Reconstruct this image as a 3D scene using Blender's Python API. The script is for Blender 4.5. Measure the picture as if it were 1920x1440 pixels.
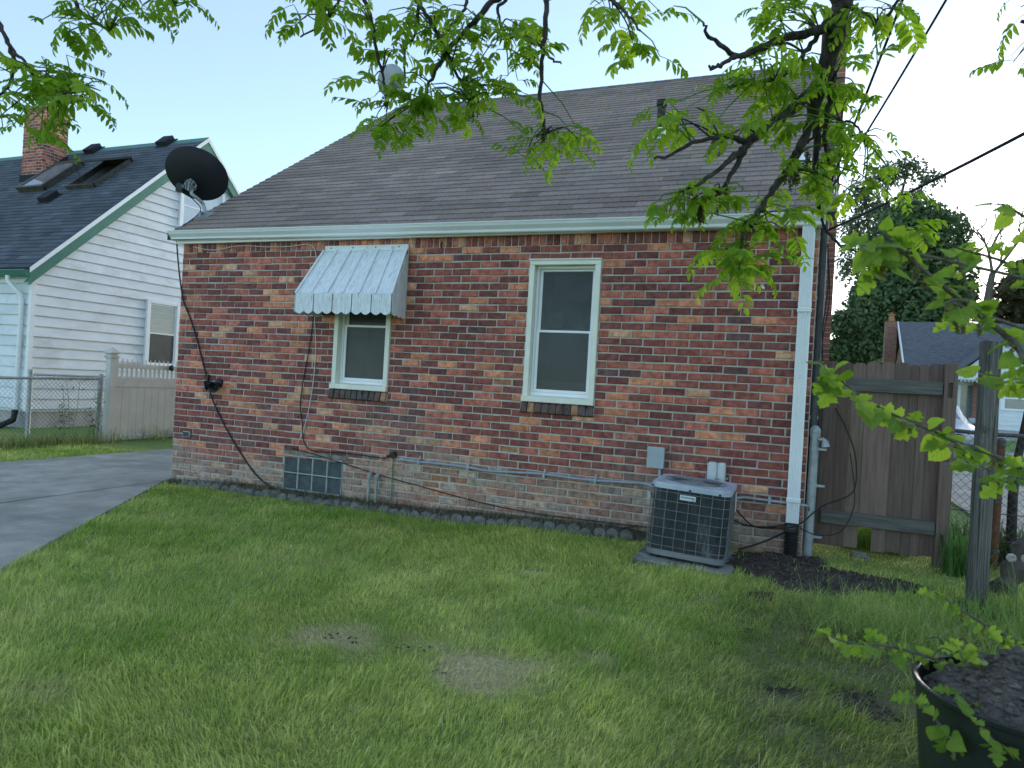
import bpy, bmesh, math, random
import numpy as np
from mathutils import Vector, Matrix

for o in list(bpy.data.objects):
    bpy.data.objects.remove(o, do_unlink=True)
random.seed(11)
rng = np.random.default_rng(11)
SC = bpy.context.scene
COL = SC.collection
R = math.radians

# ------------------------------------------------------------------ camera
CAM = np.array([6.849, -6.311, 1.356])
YAW, PITCH, ROLL, FPX = 0.384, -0.001, 0.0574, 1330.6
_f = np.array([-math.sin(YAW)*math.cos(PITCH), math.cos(YAW)*math.cos(PITCH), math.sin(PITCH)])
_r = np.array([math.cos(YAW), math.sin(YAW), 0.0])
_u = np.cross(_r, _f)
CR = math.cos(ROLL)*_r + math.sin(ROLL)*_u
CU = -math.sin(ROLL)*_r + math.cos(ROLL)*_u
CF = _f
cd = bpy.data.cameras.new('camera')
cam = bpy.data.objects.new('camera', cd)
COL.objects.link(cam)
cd.sensor_fit = 'HORIZONTAL'
cd.sensor_width = 36.0
cd.lens = FPX/1920*36
cd.clip_start = 0.05
cd.clip_end = 2000
cam.matrix_world = Matrix([[CR[0], CU[0], -CF[0], CAM[0]],
                           [CR[1], CU[1], -CF[1], CAM[1]],
                           [CR[2], CU[2], -CF[2], CAM[2]], [0, 0, 0, 1]])
SC.camera = cam
cd.dof.use_dof = True
cd.dof.focus_distance = 7.0
cd.dof.aperture_fstop = 5.0

# ------------------------------------------------------------------ sky, sun, exposure
SUN_AZ, SUN_EL = R(18), R(8)          # azimuth from +Y towards +X
wd = bpy.data.worlds.new('World')
SC.world = wd
wd.use_nodes = True
wn = wd.node_tree.nodes
wl = wd.node_tree.links
sky = wn.new('ShaderNodeTexSky')
sky.sky_type = 'NISHITA'
sky.sun_disc = False
sky.sun_elevation = SUN_EL
sky.sun_rotation = SUN_AZ
sky.altitude = 0
sky.air_density = 0.6
sky.dust_density = 0.25
sky.ozone_density = 1.5
bg = wn['Background']
bg.inputs['Strength'].default_value = 0.15
# tinted clear sky plus an even pale haze term added for fill light
sky_tint = wn.new('ShaderNodeMix'); sky_tint.data_type = 'RGBA'; sky_tint.blend_type = 'MULTIPLY'; sky_tint.inputs['Factor'].default_value = 1
wl.new(sky.outputs[0], sky_tint.inputs['A']); sky_tint.inputs['B'].default_value = (.42, .395, .34, 1)
fill_add = wn.new('ShaderNodeMix'); fill_add.data_type = 'RGBA'; fill_add.blend_type = 'ADD'; fill_add.inputs['Factor'].default_value = 1
wl.new(sky_tint.outputs['Result'], fill_add.inputs['A']); fill_add.inputs['B'].default_value = (.285, .36, .465, 1)
wl.new(fill_add.outputs['Result'], bg.inputs['Color'])
sd = bpy.data.lights.new('sun', 'SUN')
sd.energy = 0.5
sd.angle = R(20)
sd.color = (1.0, 0.92, 0.82)
sun = bpy.data.objects.new('sun', sd)
COL.objects.link(sun)
_sd = Vector((math.sin(SUN_AZ)*math.cos(SUN_EL), math.cos(SUN_AZ)*math.cos(SUN_EL), math.sin(SUN_EL)))
sun.rotation_euler = _sd.to_track_quat('Z', 'Y').to_euler()
sun.location = (20, 40, 30)
SC.view_settings.view_transform = 'Standard'
SC.view_settings.look = 'None'
SC.view_settings.gamma = 1.0
SC.view_settings.use_curve_mapping = False
SC.view_settings.exposure = 2.68

# ------------------------------------------------------------------ pixel helpers (pixels of the 1920 x 1440 photograph)
def ray(u, v):
    return CF + (u-960)/FPX*CR - (v-720)/FPX*CU
def at(u, v, X=None, Y=None, Z=None, D=None):
    d = ray(u, v)
    if X is not None: t = (X-CAM[0])/d[0]
    elif Y is not None: t = (Y-CAM[1])/d[1]
    elif Z is not None: t = (Z-CAM[2])/d[2]
    else: t = D
    return CAM + t*d
def proj(p):
    d = np.asarray(p, float) - CAM
    z = d @ CF
    return 960+FPX*(d@CR)/z, 720-FPX*(d@CU)/z, z

# ------------------------------------------------------------------ numpy value noise
def _h(i, j, s):
    n = (i.astype(np.int64)*374761393 + j.astype(np.int64)*668265263 + s*974634777) & 0x7fffffff
    n = ((n ^ (n >> 13))*1274126177) & 0x7fffffff
    return ((n ^ (n >> 16)) & 0xffff)/65535.0
def vnoise(x, y, s=0):
    x = np.asarray(x, float); y = np.asarray(y, float)
    i = np.floor(x); j = np.floor(y)
    fx = x-i; fy = y-j
    fx = fx*fx*(3-2*fx); fy = fy*fy*(3-2*fy)
    i = i.astype(np.int64); j = j.astype(np.int64)
    a = _h(i, j, s); b = _h(i+1, j, s); c = _h(i, j+1, s); d = _h(i+1, j+1, s)
    return (a*(1-fx)+b*fx)*(1-fy) + (c*(1-fx)+d*fx)*fy
def fbm(x, y, s=0, o=4):
    t = 0; a = .5; n = 0
    for k in range(o):
        t = t + a*vnoise(x*2**k, y*2**k, s+k); n += a; a *= .5
    return t/n
def sstep(a, b, x):
    t = np.clip((np.asarray(x, float)-a)/(b-a), 0, 1)
    return t*t*(3-2*t)

# ------------------------------------------------------------------ mesh builder and object helpers
W0 = {}
class MB:
    def __init__(s):
        s.v = []; s.f = []; s.c = []; s.col = None
    def add(s, verts, faces):
        n = len(s.v)
        s.v.extend([tuple(map(float, p)) for p in verts])
        s.f.extend([tuple(i+n for i in f) for f in faces])
        s.c.extend([s.col or (1, 1, 1)]*len(verts))
        return s
    def box(s, x0, x1, y0, y1, z0, z1):
        return s.add([(x0,y0,z0),(x1,y0,z0),(x1,y1,z0),(x0,y1,z0),(x0,y0,z1),(x1,y0,z1),(x1,y1,z1),(x0,y1,z1)],
              [(0,3,2,1),(4,5,6,7),(0,1,5,4),(1,2,6,5),(2,3,7,6),(3,0,4,7)])
    def obox(s, c, ax, ay, az):
        c = np.asarray(c, float); ax, ay, az = [np.asarray(a, float) for a in (ax, ay, az)]
        P = [c+i*ax+j*ay+k*az for k in (-1, 1) for (i, j) in ((-1,-1),(1,-1),(1,1),(-1,1))]
        return s.add(P, [(0,3,2,1),(4,5,6,7),(0,1,5,4),(1,2,6,5),(2,3,7,6),(3,0,4,7)])
    def bbox(s, x0, x1, y0, y1, z0, z1, b=0.004):
        """box with chamfered edges"""
        xs = (x0, x0+b, x1-b, x1); ys = (y0, y0+b, y1-b, y1); zs = (z0, z0+b, z1-b, z1)
        V = []; idx = {}
        for k in range(4):
            for j in range(4):
                for i in range(4):
                    if sum(q in (1, 2) for q in (i, j, k)) == 2:
                        idx[(i,j,k)] = len(V); V.append((xs[i], ys[j], zs[k]))
        F = []
        m = {1: 0, 2: 3}
        def g(i, j, k): return idx[(i,j,k)]
        F += [(g(1,1,0),g(1,2,0),g(2,2,0),g(2,1,0)), (g(1,1,3),g(2,1,3),g(2,2,3),g(1,2,3)),
              (g(1,0,1),g(2,0,1),g(2,0,2),g(1,0,2)), (g(1,3,1),g(1,3,2),g(2,3,2),g(2,3,1)),
              (g(0,1,1),g(0,1,2),g(0,2,2),g(0,2,1)), (g(3,1,1),g(3,2,1),g(3,2,2),g(3,1,2))]
        for a in (1, 2):
            for b_ in (1, 2):
                F.append((g(1,m[a],b_), g(2,m[a],b_), g(2,a,m[b_]), g(1,a,m[b_])))
                F.append((g(m[a],1,b_), g(m[a],2,b_), g(a,2,m[b_]), g(a,1,m[b_])))
                F.append((g(m[a],b_,1), g(m[a],b_,2), g(a,m[b_],2), g(a,m[b_],1)))
        for i in (1, 2):
            for j in (1, 2):
                for k in (1, 2):
                    F.append((g(m[i],j,k), g(i,m[j],k), g(i,j,m[k])))
        return s.add(V, F)
    def tube(s, path, r, n=8, caps=True):
        P = [np.asarray(p, float) for p in path]
        rs = r if hasattr(r, '__len__') else [r]*len(P)
        T = []
        for i in range(len(P)):
            t = P[min(i+1, len(P)-1)] - P[max(i-1, 0)]
            T.append(t/(np.linalg.norm(t)+1e-12))
        ref = np.array([0, 0, 1.0]) if abs(T[0][2]) < .9 else np.array([1.0, 0, 0])
        a = np.cross(T[0], ref); a /= np.linalg.norm(a)
        V = []
        for i, p in enumerate(P):
            a = a - T[i]*(a@T[i]); a /= (np.linalg.norm(a)+1e-12)
            b = np.cross(T[i], a)
            for k in range(n):
                th = 2*math.pi*k/n
                V.append(p + rs[i]*(math.cos(th)*a + math.sin(th)*b))
        F = []
        for i in range(len(P)-1):
            for k in range(n):
                k2 = (k+1) % n
                F.append((i*n+k, i*n+k2, (i+1)*n+k2, (i+1)*n+k))
        if caps:
            F.append(tuple(range(n-1, -1, -1)))
            F.append(tuple((len(P)-1)*n+k for k in range(n)))
        return s.add(V, F)
    def lathe(s, prof, n=24, M=None, close=True):
        V = []
        for (r, z) in prof:
            for k in range(n):
                th = 2*math.pi*k/n
                V.append(Vector((r*math.cos(th), r*math.sin(th), z)))
        if M is not None: V = [M @ q for q in V]
        F = []
        for i in range(len(prof)-1):
            for k in range(n):
                k2 = (k+1) % n
                F.append((i*n+k, i*n+k2, (i+1)*n+k2, (i+1)*n+k))
        if close:
            F.append(tuple(range(n-1, -1, -1)))
            F.append(tuple((len(prof)-1)*n+k for k in range(n)))
        return s.add(V, F)
    def prism(s, poly, d):
        """poly: list of 3-D points (planar), extruded by vector d"""
        n = len(poly); d = np.asarray(d, float)
        V = [np.asarray(p, float) for p in poly]
        V = V + [p+d for p in V]
        F = [tuple(range(n-1, -1, -1)), tuple(range(n, 2*n))]
        for k in range(n):
            k2 = (k+1) % n
            F.append((k, k2, n+k2, n+k))
        return s.add(V, F)
    def mesh(s, name, org=(0, 0, 0), smooth=False):
        me = bpy.data.meshes.new(name)
        V = np.array(s.v, float) - np.asarray(org, float)
        me.from_pydata(V.tolist(), [], s.f)
        if any(c != (1, 1, 1) for c in s.c[:1]) or s.col is not None:
            ca = me.color_attributes.new('Col', 'FLOAT_COLOR', 'POINT')
            arr = np.ones((len(s.v), 4), np.float32); arr[:, :3] = np.array(s.c, np.float32)
            ca.data.foreach_set('color', arr.ravel())
        bm = bmesh.new(); bm.from_mesh(me)
        bmesh.ops.recalc_face_normals(bm, faces=bm.faces)
        bm.to_mesh(me); bm.free()
        if smooth:
            me.polygons.foreach_set('use_smooth', [True]*len(me.polygons))
            try: me.set_sharp_from_angle(angle=R(40))
            except Exception: pass
        return me
    def build(s, name, mat, parent=None, smooth=False, org=None):
        if parent is not None: org = W0[parent.name]
        elif org is None:
            V = np.array(s.v); org = ((V[:,0].min()+V[:,0].max())/2, (V[:,1].min()+V[:,1].max())/2, V[:,2].min())
        me = s.mesh(name, org, smooth)
        if mat is not None: me.materials.append(mat)
        o = bpy.data.objects.new(name, me)
        COL.objects.link(o)
        if parent is not None: o.parent = parent
        else: o.location = org
        W0[o.name] = tuple(org)
        return o
def tag(o, label=None, cat=None, group=None, kind=None):
    if label: o['label'] = label
    if cat: o['category'] = cat
    if group: o['group'] = group
    if kind: o['kind'] = kind
    return o
def thing(name, loc, label, cat, group=None):
    o = bpy.data.objects.new(name, None)
    o.empty_display_size = 0.1
    COL.objects.link(o)
    o.location = tuple(map(float, loc)); W0[o.name] = tuple(map(float, loc))
    return tag(o, label, cat, group)
def inst(name, me, parent, wloc, rot=None, scale=(1, 1, 1), color=None):
    """child object sharing a mesh; wloc is a world position"""
    o = bpy.data.objects.new(name, me)
    COL.objects.link(o)
    o.parent = parent
    po = W0[parent.name]
    M = Matrix.Translation(Vector([wloc[i]-po[i] for i in range(3)]))
    if rot is not None: M = M @ rot.to_4x4()
    M = M @ Matrix.Diagonal((*scale, 1))
    o.matrix_basis = M
    if color is not None: o.color = (*color, 1)
    return o

# ------------------------------------------------------------------ procedural materials
def lin(r, g, b):
    f = lambda c: (c/255/12.92) if c/255 <= .04045 else ((c/255+.055)/1.055)**2.4
    return (f(r), f(g), f(b))
def pm(name, c1, c2=None, scale=6, rough=.75, bump=0, bscale=None, metal=0, spec=.3, stretch=(1, 1, 1),
       src=None, c3=None, s3=2.0, t3=(.55, .7), trans=0, coat=0, detail=6, lo=.35, hi=.65, bdist=.01, obj=False):
    """noise-mixed principled material; src: None | 'attr' | 'obj' gives a base colour that the noise modulates"""
    m = bpy.data.materials.new(name)
    m.use_nodes = True
    N = m.node_tree.nodes; L = m.node_tree.links
    b = N['Principled BSDF']
    b.inputs['Roughness'].default_value = rough
    b.inputs['Metallic'].default_value = metal
    b.inputs['Specular IOR Level'].default_value = spec
    if coat: b.inputs['Coat Weight'].default_value = coat
    if obj:
        tc = N.new('ShaderNodeTexCoord'); co = tc.outputs['Object']
    else:
        g = N.new('ShaderNodeNewGeometry'); co = g.outputs['Position']
    mp = N.new('ShaderNodeMapping'); mp.inputs['Scale'].default_value = stretch
    L.new(co, mp.inputs[0])
    nz = N.new('ShaderNodeTexNoise'); nz.inputs['Scale'].default_value = scale
    nz.inputs['Detail'].default_value = detail; nz.inputs['Roughness'].default_value = .6
    L.new(mp.outputs[0], nz.inputs['Vector'])
    rp = N.new('ShaderNodeMapRange'); rp.inputs['From Min'].default_value = lo; rp.inputs['From Max'].default_value = hi
    L.new(nz.outputs['Fac'], rp.inputs['Value'])
    mx = N.new('ShaderNodeMix'); mx.data_type = 'RGBA'
    L.new(rp.outputs[0], mx.inputs['Factor'])
    mx.inputs['A'].default_value = (*c1, 1); mx.inputs['B'].default_value = (*(c2 or c1), 1)
    out = mx.outputs['Result']
    if src:
        if src == 'attr':
            a = N.new('ShaderNodeAttribute'); a.attribute_name = 'Col'; base = a.outputs['Color']
        else:
            a = N.new('ShaderNodeObjectInfo'); base = a.outputs['Color']
        ml = N.new('ShaderNodeMix'); ml.data_type = 'RGBA'; ml.blend_type = 'MULTIPLY'
        ml.inputs['Factor'].default_value = 1
        L.new(base, ml.inputs['A']); L.new(out, ml.inputs['B']); out = ml.outputs['Result']
    if c3:
        n3 = N.new('ShaderNodeTexNoise'); n3.inputs['Scale'].default_value = s3; n3.inputs['Detail'].default_value = 7
        n3.inputs['Roughness'].default_value = .65
        L.new(mp.outputs[0], n3.inputs['Vector'])
        r3 = N.new('ShaderNodeMapRange'); r3.inputs['From Min'].default_value = t3[0]; r3.inputs['From Max'].default_value = t3[1]
        L.new(n3.outputs['Fac'], r3.inputs['Value'])
        m3 = N.new('ShaderNodeMix'); m3.data_type = 'RGBA'
        L.new(r3.outputs[0], m3.inputs['Factor']); L.new(out, m3.inputs['A']); m3.inputs['B'].default_value = (*c3, 1)
        out = m3.outputs['Result']
    L.new(out, b.inputs['Base Color'])
    if bump:
        nb = N.new('ShaderNodeTexNoise'); nb.inputs['Scale'].default_value = bscale or scale*3; nb.inputs['Detail'].default_value = 8
        L.new(mp.outputs[0], nb.inputs['Vector'])
        bp = N.new('ShaderNodeBump'); bp.inputs['Strength'].default_value = bump; bp.inputs['Distance'].default_value = bdist
        L.new(nb.outputs['Fac'], bp.inputs['Height']); L.new(bp.outputs[0], b.inputs['Normal'])
    if trans:
        tr = N.new('ShaderNodeBsdfTranslucent'); L.new(out, tr.inputs['Color'])
        ms = N.new('ShaderNodeMixShader'); ms.inputs[0].default_value = trans
        L.new(b.outputs[0], ms.inputs[1]); L.new(tr.outputs[0], ms.inputs[2])
        L.new(ms.outputs[0], N['Material Output'].inputs['Surface'])
    return m
def glass_mat(name, tint=(.55, .6, .6), refl=.9):
    m = bpy.data.materials.new(name); m.use_nodes = True
    N = m.node_tree.nodes; L = m.node_tree.links
    N.remove(N['Principled BSDF'])
    t = N.new('ShaderNodeBsdfTransparent'); t.inputs[0].default_value = (*tint, 1)
    g = N.new('ShaderNodeBsdfGlossy'); g.inputs['Roughness'].default_value = .03; g.inputs['Color'].default_value = (refl, refl, refl, 1)
    fr = N.new('ShaderNodeFresnel'); fr.inputs['IOR'].default_value = 1.5
    geo = N.new('ShaderNodeNewGeometry')
    nz = N.new('ShaderNodeTexNoise'); nz.inputs['Scale'].default_value = 2.5
    bp = N.new('ShaderNodeBump'); bp.inputs['Strength'].default_value = .06; bp.inputs['Distance'].default_value = .02
    L.new(geo.outputs['Position'], nz.inputs['Vector'])
    L.new(nz.outputs['Fac'], bp.inputs['Height']); L.new(bp.outputs[0], g.inputs['Normal'])
    x = N.new('ShaderNodeMixShader')
    L.new(fr.outputs[0], x.inputs[0]); L.new(t.outputs[0], x.inputs[1]); L.new(g.outputs[0], x.inputs[2])
    L.new(x.outputs[0], N['Material Output'].inputs['Surface'])
    return m
def leaf_mat(name, c1, c2, trans=.45, rough=.5, spec=.15):
    """leaf colour varies per object (Object Info random) and softly over the blade"""
    m = bpy.data.materials.new(name); m.use_nodes = True
    N = m.node_tree.nodes; L = m.node_tree.links
    b = N['Principled BSDF']; b.inputs['Roughness'].default_value = rough; b.inputs['Specular IOR Level'].default_value = spec
    oi = N.new('ShaderNodeObjectInfo')
    geo = N.new('ShaderNodeNewGeometry')
    nz = N.new('ShaderNodeTexNoise'); nz.inputs['Scale'].default_value = 30
    L.new(geo.outputs['Position'], nz.inputs['Vector'])
    ad = N.new('ShaderNodeMath'); ad.operation = 'MULTIPLY_ADD'; ad.inputs[1].default_value = .7; 
    L.new(oi.outputs['Random'], ad.inputs[0])
    sc = N.new('ShaderNodeMath'); sc.operation = 'MULTIPLY'; sc.inputs[1].default_value = .4
    L.new(nz.outputs['Fac'], sc.inputs[0]); L.new(sc.outputs[0], ad.inputs[2])
    mx = N.new('ShaderNodeMix'); mx.data_type = 'RGBA'
    mx.inputs['A'].default_value = (*c1, 1); mx.inputs['B'].default_value = (*c2, 1)
    L.new(ad.outputs[0], mx.inputs['Factor'])
    L.new(mx.outputs['Result'], b.inputs['Base Color'])
    tr = N.new('ShaderNodeBsdfTranslucent')
    hs = N.new('ShaderNodeHueSaturation'); hs.inputs['Saturation'].default_value = 1.1; hs.inputs['Value'].default_value = 1.5
    L.new(mx.outputs['Result'], hs.inputs['Color']); L.new(hs.outputs[0], tr.inputs['Color'])
    ms = N.new('ShaderNodeMixShader'); ms.inputs[0].default_value = trans
    L.new(b.outputs[0], ms.inputs[1]); L.new(tr.outputs[0], ms.inputs[2])
    L.new(ms.outputs[0], N['Material Output'].inputs['Surface'])
    return m

def screen_mat(name):
    m = bpy.data.materials.new(name); m.use_nodes = True
    N = m.node_tree.nodes; L = m.node_tree.links
    b = N['Principled BSDF']; b.inputs['Roughness'].default_value = .7; b.inputs['Specular IOR Level'].default_value = .2
    g = N.new('ShaderNodeNewGeometry'); nz = N.new('ShaderNodeTexNoise'); nz.inputs['Scale'].default_value = 5
    L.new(g.outputs['Position'], nz.inputs['Vector'])
    mx = N.new('ShaderNodeMix'); mx.data_type = 'RGBA'; mx.inputs['A'].default_value = (.085, .097, .097, 1); mx.inputs['B'].default_value = (.15, .165, .163, 1)
    L.new(nz.outputs['Fac'], mx.inputs['Factor']); L.new(mx.outputs['Result'], b.inputs['Base Color'])
    t = N.new('ShaderNodeBsdfTransparent'); x = N.new('ShaderNodeMixShader'); x.inputs[0].default_value = .45
    L.new(t.outputs[0], x.inputs[1]); L.new(b.outputs[0], x.inputs[2]); L.new(x.outputs[0], N['Material Output'].inputs['Surface'])
    return m
M = {}
M['mesh_screen'] = screen_mat('window_screen')
M['brick_o'] = pm('brick_single', (.62, .58, .58), (1.32, 1.30, 1.28), 17, .85, .55, 70, src='obj', c3=(.46, .30, .22), s3=14, t3=(.68, .86), bdist=.006)
M['brick_a'] = pm('brick_joined', (.62, .58, .58), (1.32, 1.30, 1.28), 17, .85, .55, 70, src='attr', c3=(.46, .30, .22), s3=14, t3=(.68, .86), bdist=.006)
M['mortar'] = pm('mortar', (.42, .385, .335), (.56, .52, .455), 9, .95, .8, 120, bdist=.006)
M['shingle_o'] = pm('shingle_single', (.75, .75, .75), (1.15, 1.15, 1.15), 40, .95, .5, 240, src='obj', bdist=.004)
M['shingle_a'] = pm('shingle_joined', (.75, .75, .75), (1.15, 1.15, 1.15), 40, .95, .5, 240, src='attr', bdist=.004)
M['alu_white'] = pm('painted_aluminium', (.76, .79, .79), (.82, .84, .84), 3, .35, .05, 30, spec=.5, c3=(.5, .52, .5), s3=6, t3=(.62, .85))
M['cream'] = pm('cream_window_trim', (.74, .74, .62), (.82, .82, .71), 7, .5, .1, 40, c3=(.40, .33, .22), s3=5, t3=(.66, .85))
M['vinyl_white'] = pm('white_vinyl', (.82, .84, .84), (.86, .87, .87), 5, .4, 0)
M['glass'] = glass_mat('window_glass', (.72, .76, .76))
M['glass_clear'] = glass_mat('clear_glass', (.75, .8, .8))
M['dark_room'] = pm('dark_room', (.035, .035, .035), (.05, .048, .045), 3, .9)
M['screen'] = pm('insect_screen', (.030, .036, .036), (.055, .062, .062), 4, .55, .1, 300, spec=.4)
M['awning'] = pm('weathered_awning', (.60, .65, .67), (.78, .81, .82), 9, .55, .2, 40, stretch=(5, 1, 1), c3=(.22, .24, .23), s3=11, t3=(.56, .74))
M['awning_clean'] = pm('awning_rib', (.64, .68, .68), (.76, .79, .79), 8, .5, .1, 40, c3=(.35, .36, .33), s3=14, t3=(.6, .8))
M['black_plastic'] = pm('black_plastic', (.012, .012, .013), (.022, .022, .024), 8, .45, .1, 60)
M['black_cable'] = pm('black_cable', (.014, .013, .013), (.03, .028, .027), 20, .6)
M['white_cable'] = pm('white_cable', (.55, .53, .48), (.65, .62, .58), 20, .6)
M['green_cable'] = pm('green_cable', (.06, .22, .09), (.10, .28, .13), 20, .6)
M['grey_pipe'] = pm('galvanised_pipe', (.28, .31, .32), (.42, .45, .46), 15, .5, .2, 60, metal=.3, c3=(.20, .15, .11), s3=18, t3=(.62, .8))
M['grey_paint'] = pm('grey_enamel', (.34, .39, .42), (.41, .46, .49), 6, .45, .05, 60, c3=(.2, .2, .19), s3=16, t3=(.66, .82))
M['pvc_blue'] = pm('blue_grey_conduit', (.24, .28, .34), (.31, .35, .41), 14, .5, .1, 60)
M['pale_grey'] = pm('pale_grey_box', (.52, .56, .57), (.60, .63, .64), 7, .5, .05, 60)
M['dark_metal'] = pm('dark_conduit', (.055, .06, .066), (.09, .10, .105), 14, .55, .1, 50)
M['louvre'] = pm('louvre_metal', (.12, .145, .145), (.19, .22, .22), 14, .55, .1, 50)
M['copper_green'] = pm('painted_pipe', (.24, .29, .26), (.36, .41, .37), 14, .6, .2, 60)
M['ac_case'] = pm('ac_casing', (.15, .155, .16), (.23, .235, .24), 7, .5, .08, 60, c3=(.13, .13, .12), s3=9, t3=(.56, .8))
M['ac_top'] = pm('ac_top_deck', (.36, .40, .46), (.48, .52, .58), 5, .35, .08, 60, c3=(.20, .22, .24), s3=6, t3=(.55, .8))
M['ac_wire'] = pm('ac_guard_wire', (.14, .145, .145), (.22, .22, .215), 20, .5)
M['ac_coil'] = pm('ac_coil', (.016, .022, .025), (.040, .048, .052), 30, .6, .3, 160, stretch=(1, 1, .25), c3=(.26, .29, .29), s3=9, t3=(.55, .78))
M['ac_dark'] = pm('fan_well', (.02, .02, .02), (.04, .038, .036), 10, .7)
M['plate'] = pm('nameplate', (.55, .62, .66), (.62, .68, .72), 9, .35, metal=.2)
M['navy'] = pm('navy_print', (.01, .02, .05), (.012, .03, .06), 5, .5)
M['green_print'] = pm('green_print', (.03, .12, .10), (.03, .14, .12), 5, .5)
M['concrete'] = pm('concrete', (.32, .295, .25), (.46, .43, .37), 2.6, .9, .5, 60, c3=(.23, .22, .19), s3=1.1, t3=(.45, .7))
M['concrete_old'] = pm('mossy_concrete', (.15, .16, .14), (.30, .31, .28), 9, .95, .6, 50, c3=(.09, .10, .06), s3=6, t3=(.48, .7))
M['edging'] = pm('weathered_edging', (.11, .11, .10), (.20, .20, .18), 14, .95, .7, 60, c3=(.05, .055, .035), s3=9, t3=(.5, .7))
M['asphalt'] = pm('asphalt', (.05, .05, .052), (.08, .08, .082), 8, .9, .3, 80)
M['joint'] = pm('joint_filler', (.05, .05, .045), (.09, .09, .075), 20, .95, .6, 80)
M['soil'] = pm('soil', (.042, .033, .028), (.10, .082, .070), 14, 1, 1, 60, bdist=.03)
M['bark'] = pm('bark', (.022, .019, .017), (.075, .064, .055), 26, .95, .9, 90, stretch=(1, 1, .4), bdist=.01)
M['twig'] = pm('twig_bark', (.09, .085, .07), (.16, .15, .12), 40, 1, .4, 120, spec=.05)
M['gate'] = pm('stained_board', (.145, .098, .080), (.20, .142, .118), 9, .75, .4, 60, stretch=(6, 6, .35), src='obj' , c3=(.11, .085, .07), s3=4, t3=(.68, .9))
M['gate_rail'] = pm('greyed_rail', (.09, .088, .078), (.16, .157, .14), 9, .85, .5, 60, stretch=(.35, 6, 6))
M['gate_post'] = pm('stained_post', (.145, .098, .080), (.20, .142, .118), 9, .75, .4, 60, stretch=(6, 6, .35))
M['grey_wood'] = pm('weathered_wood', (.10, .098, .088), (.30, .29, .26), 5, .95, .9, 26, stretch=(22, 22, .5), c3=(.05, .046, .04), s3=3, t3=(.54, .64), bdist=.02)
M['vinyl_tan'] = pm('tan_vinyl', (.50, .49, .45), (.57, .56, .52), 4, .5, .05, 30, c3=(.30, .30, .24), s3=2.5, t3=(.6, .85))
M['chain'] = pm('galvanised_wire', (.07, .075, .078), (.13, .135, .135), 20, .55, metal=.4)
M['rust'] = pm('rusty_steel', (.10, .045, .025), (.17, .085, .05), 25, .85, .4, 90)
M['siding'] = pm('painted_siding', (.68, .71, .73), (.76, .78, .80), 3, .55, .12, 30, stretch=(1, 1, 2), src='obj', c3=(.50, .51, .47), s3=1.6, t3=(.52, .8))
M['green_trim'] = pm('green_trim', (.05, .17, .125), (.065, .205, .15), 4, .5, .05, 30)
M['foundation'] = pm('foundation', (.38, .36, .345), (.48, .46, .44), 4, .95, .4, 50, c3=(.22, .19, .17), s3=3, t3=(.5, .75))
M['terracotta'] = pm('terracotta', (.38, .17, .09), (.48, .25, .14), 12, .85, .2, 50)
M['skylight'] = pm('bronze_frame', (.06, .055, .045), (.10, .095, .08), 9, .5)
M['grass'] = pm('grass_blade', (.85, .85, .85), (1.15, 1.15, 1.15), 60, .55, src='attr', trans=.45, spec=.35)
M['walnut_leaf'] = leaf_mat('walnut_leaf', (.12, .23, .028), (.30, .42, .06), .6, .6)
M['mulberry_leaf'] = leaf_mat('mulberry_leaf', (.10, .20, .028), (.27, .38, .06), .5, .65)
M['vein'] = pm('leaf_vein', (.26, .36, .10), (.34, .44, .14), 30, .8, spec=.1)
M['catkin'] = pm('catkin', (.10, .09, .03), (.22, .20, .07), 60, .9)
M['catkin_dark'] = pm('walnut_catkin', (.045, .045, .018), (.10, .09, .03), 60, .9)
M['far_leaf'] = pm('far_foliage', (.7, .7, .7), (1.2, 1.2, 1.2), 2, .6, src='attr', trans=.25)
M['bg_roof'] = pm('far_shingles', (.075, .08, .09), (.15, .155, .17), 14, .95, stretch=(.3, .3, 3), detail=3)
M['bg_white'] = pm('far_white_siding', (.70, .74, .77), (.76, .80, .82), 3, .6)
M['car_paint'] = pm('silver_paint', (.36, .39, .41), (.41, .44, .46), 3, .4, metal=.2, coat=.2)
M['tyre'] = pm('tyre', (.012, .012, .012), (.025, .025, .025), 20, .85)
M['chrome'] = pm('chrome', (.5, .52, .54), (.6, .62, .64), 10, .2, metal=.9)
M['bin'] = pm('dark_green_plastic', (.008, .013, .012), (.016, .024, .022), 5, .42, .12, 30, spec=.5, c3=(.07, .085, .085), s3=13, t3=(.70, .80))
M['bin_soil'] = pm('dry_soil', (.07, .06, .052), (.20, .175, .15), 22, 1, 1, 70, bdist=.03)
M['deadwood'] = pm('rotten_wood', (.055, .042, .035), (.11, .09, .075), 12, .95, .9, 40)
M['dandelion'] = pm('dandelion_clock', (.55, .53, .48), (.7, .68, .62), 60, .9, trans=.4)
M['stem'] = pm('green_stem', (.12, .16, .05), (.18, .20, .08), 30, .7)
M['straw'] = pm('straw', (.8, .8, .8), (1.1, 1.1, 1.1), 40, .9, src='attr')
M['wire'] = pm('overhead_wire', (.012, .012, .016), (.02, .02, .026), 10, .6)
M['paper'] = pm('paper_label', (.62, .64, .64), (.7, .72, .72), 8, .6)
M['inside_white'] = pm('inside_sash', (.55, .6, .64), (.62, .66, .7), 5, .6)
M['inside_beige'] = pm('inside_board', (.45, .40, .31), (.5, .46, .36), 5, .7)
M['inside_grey'] = pm('curtain', (.05, .05, .05), (.085, .085, .083), 5, .9, stretch=(8, 1, 1))
M['cord_grey'] = pm('lichen', (.3, .32, .3), (.4, .42, .4), 10, .9)

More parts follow.
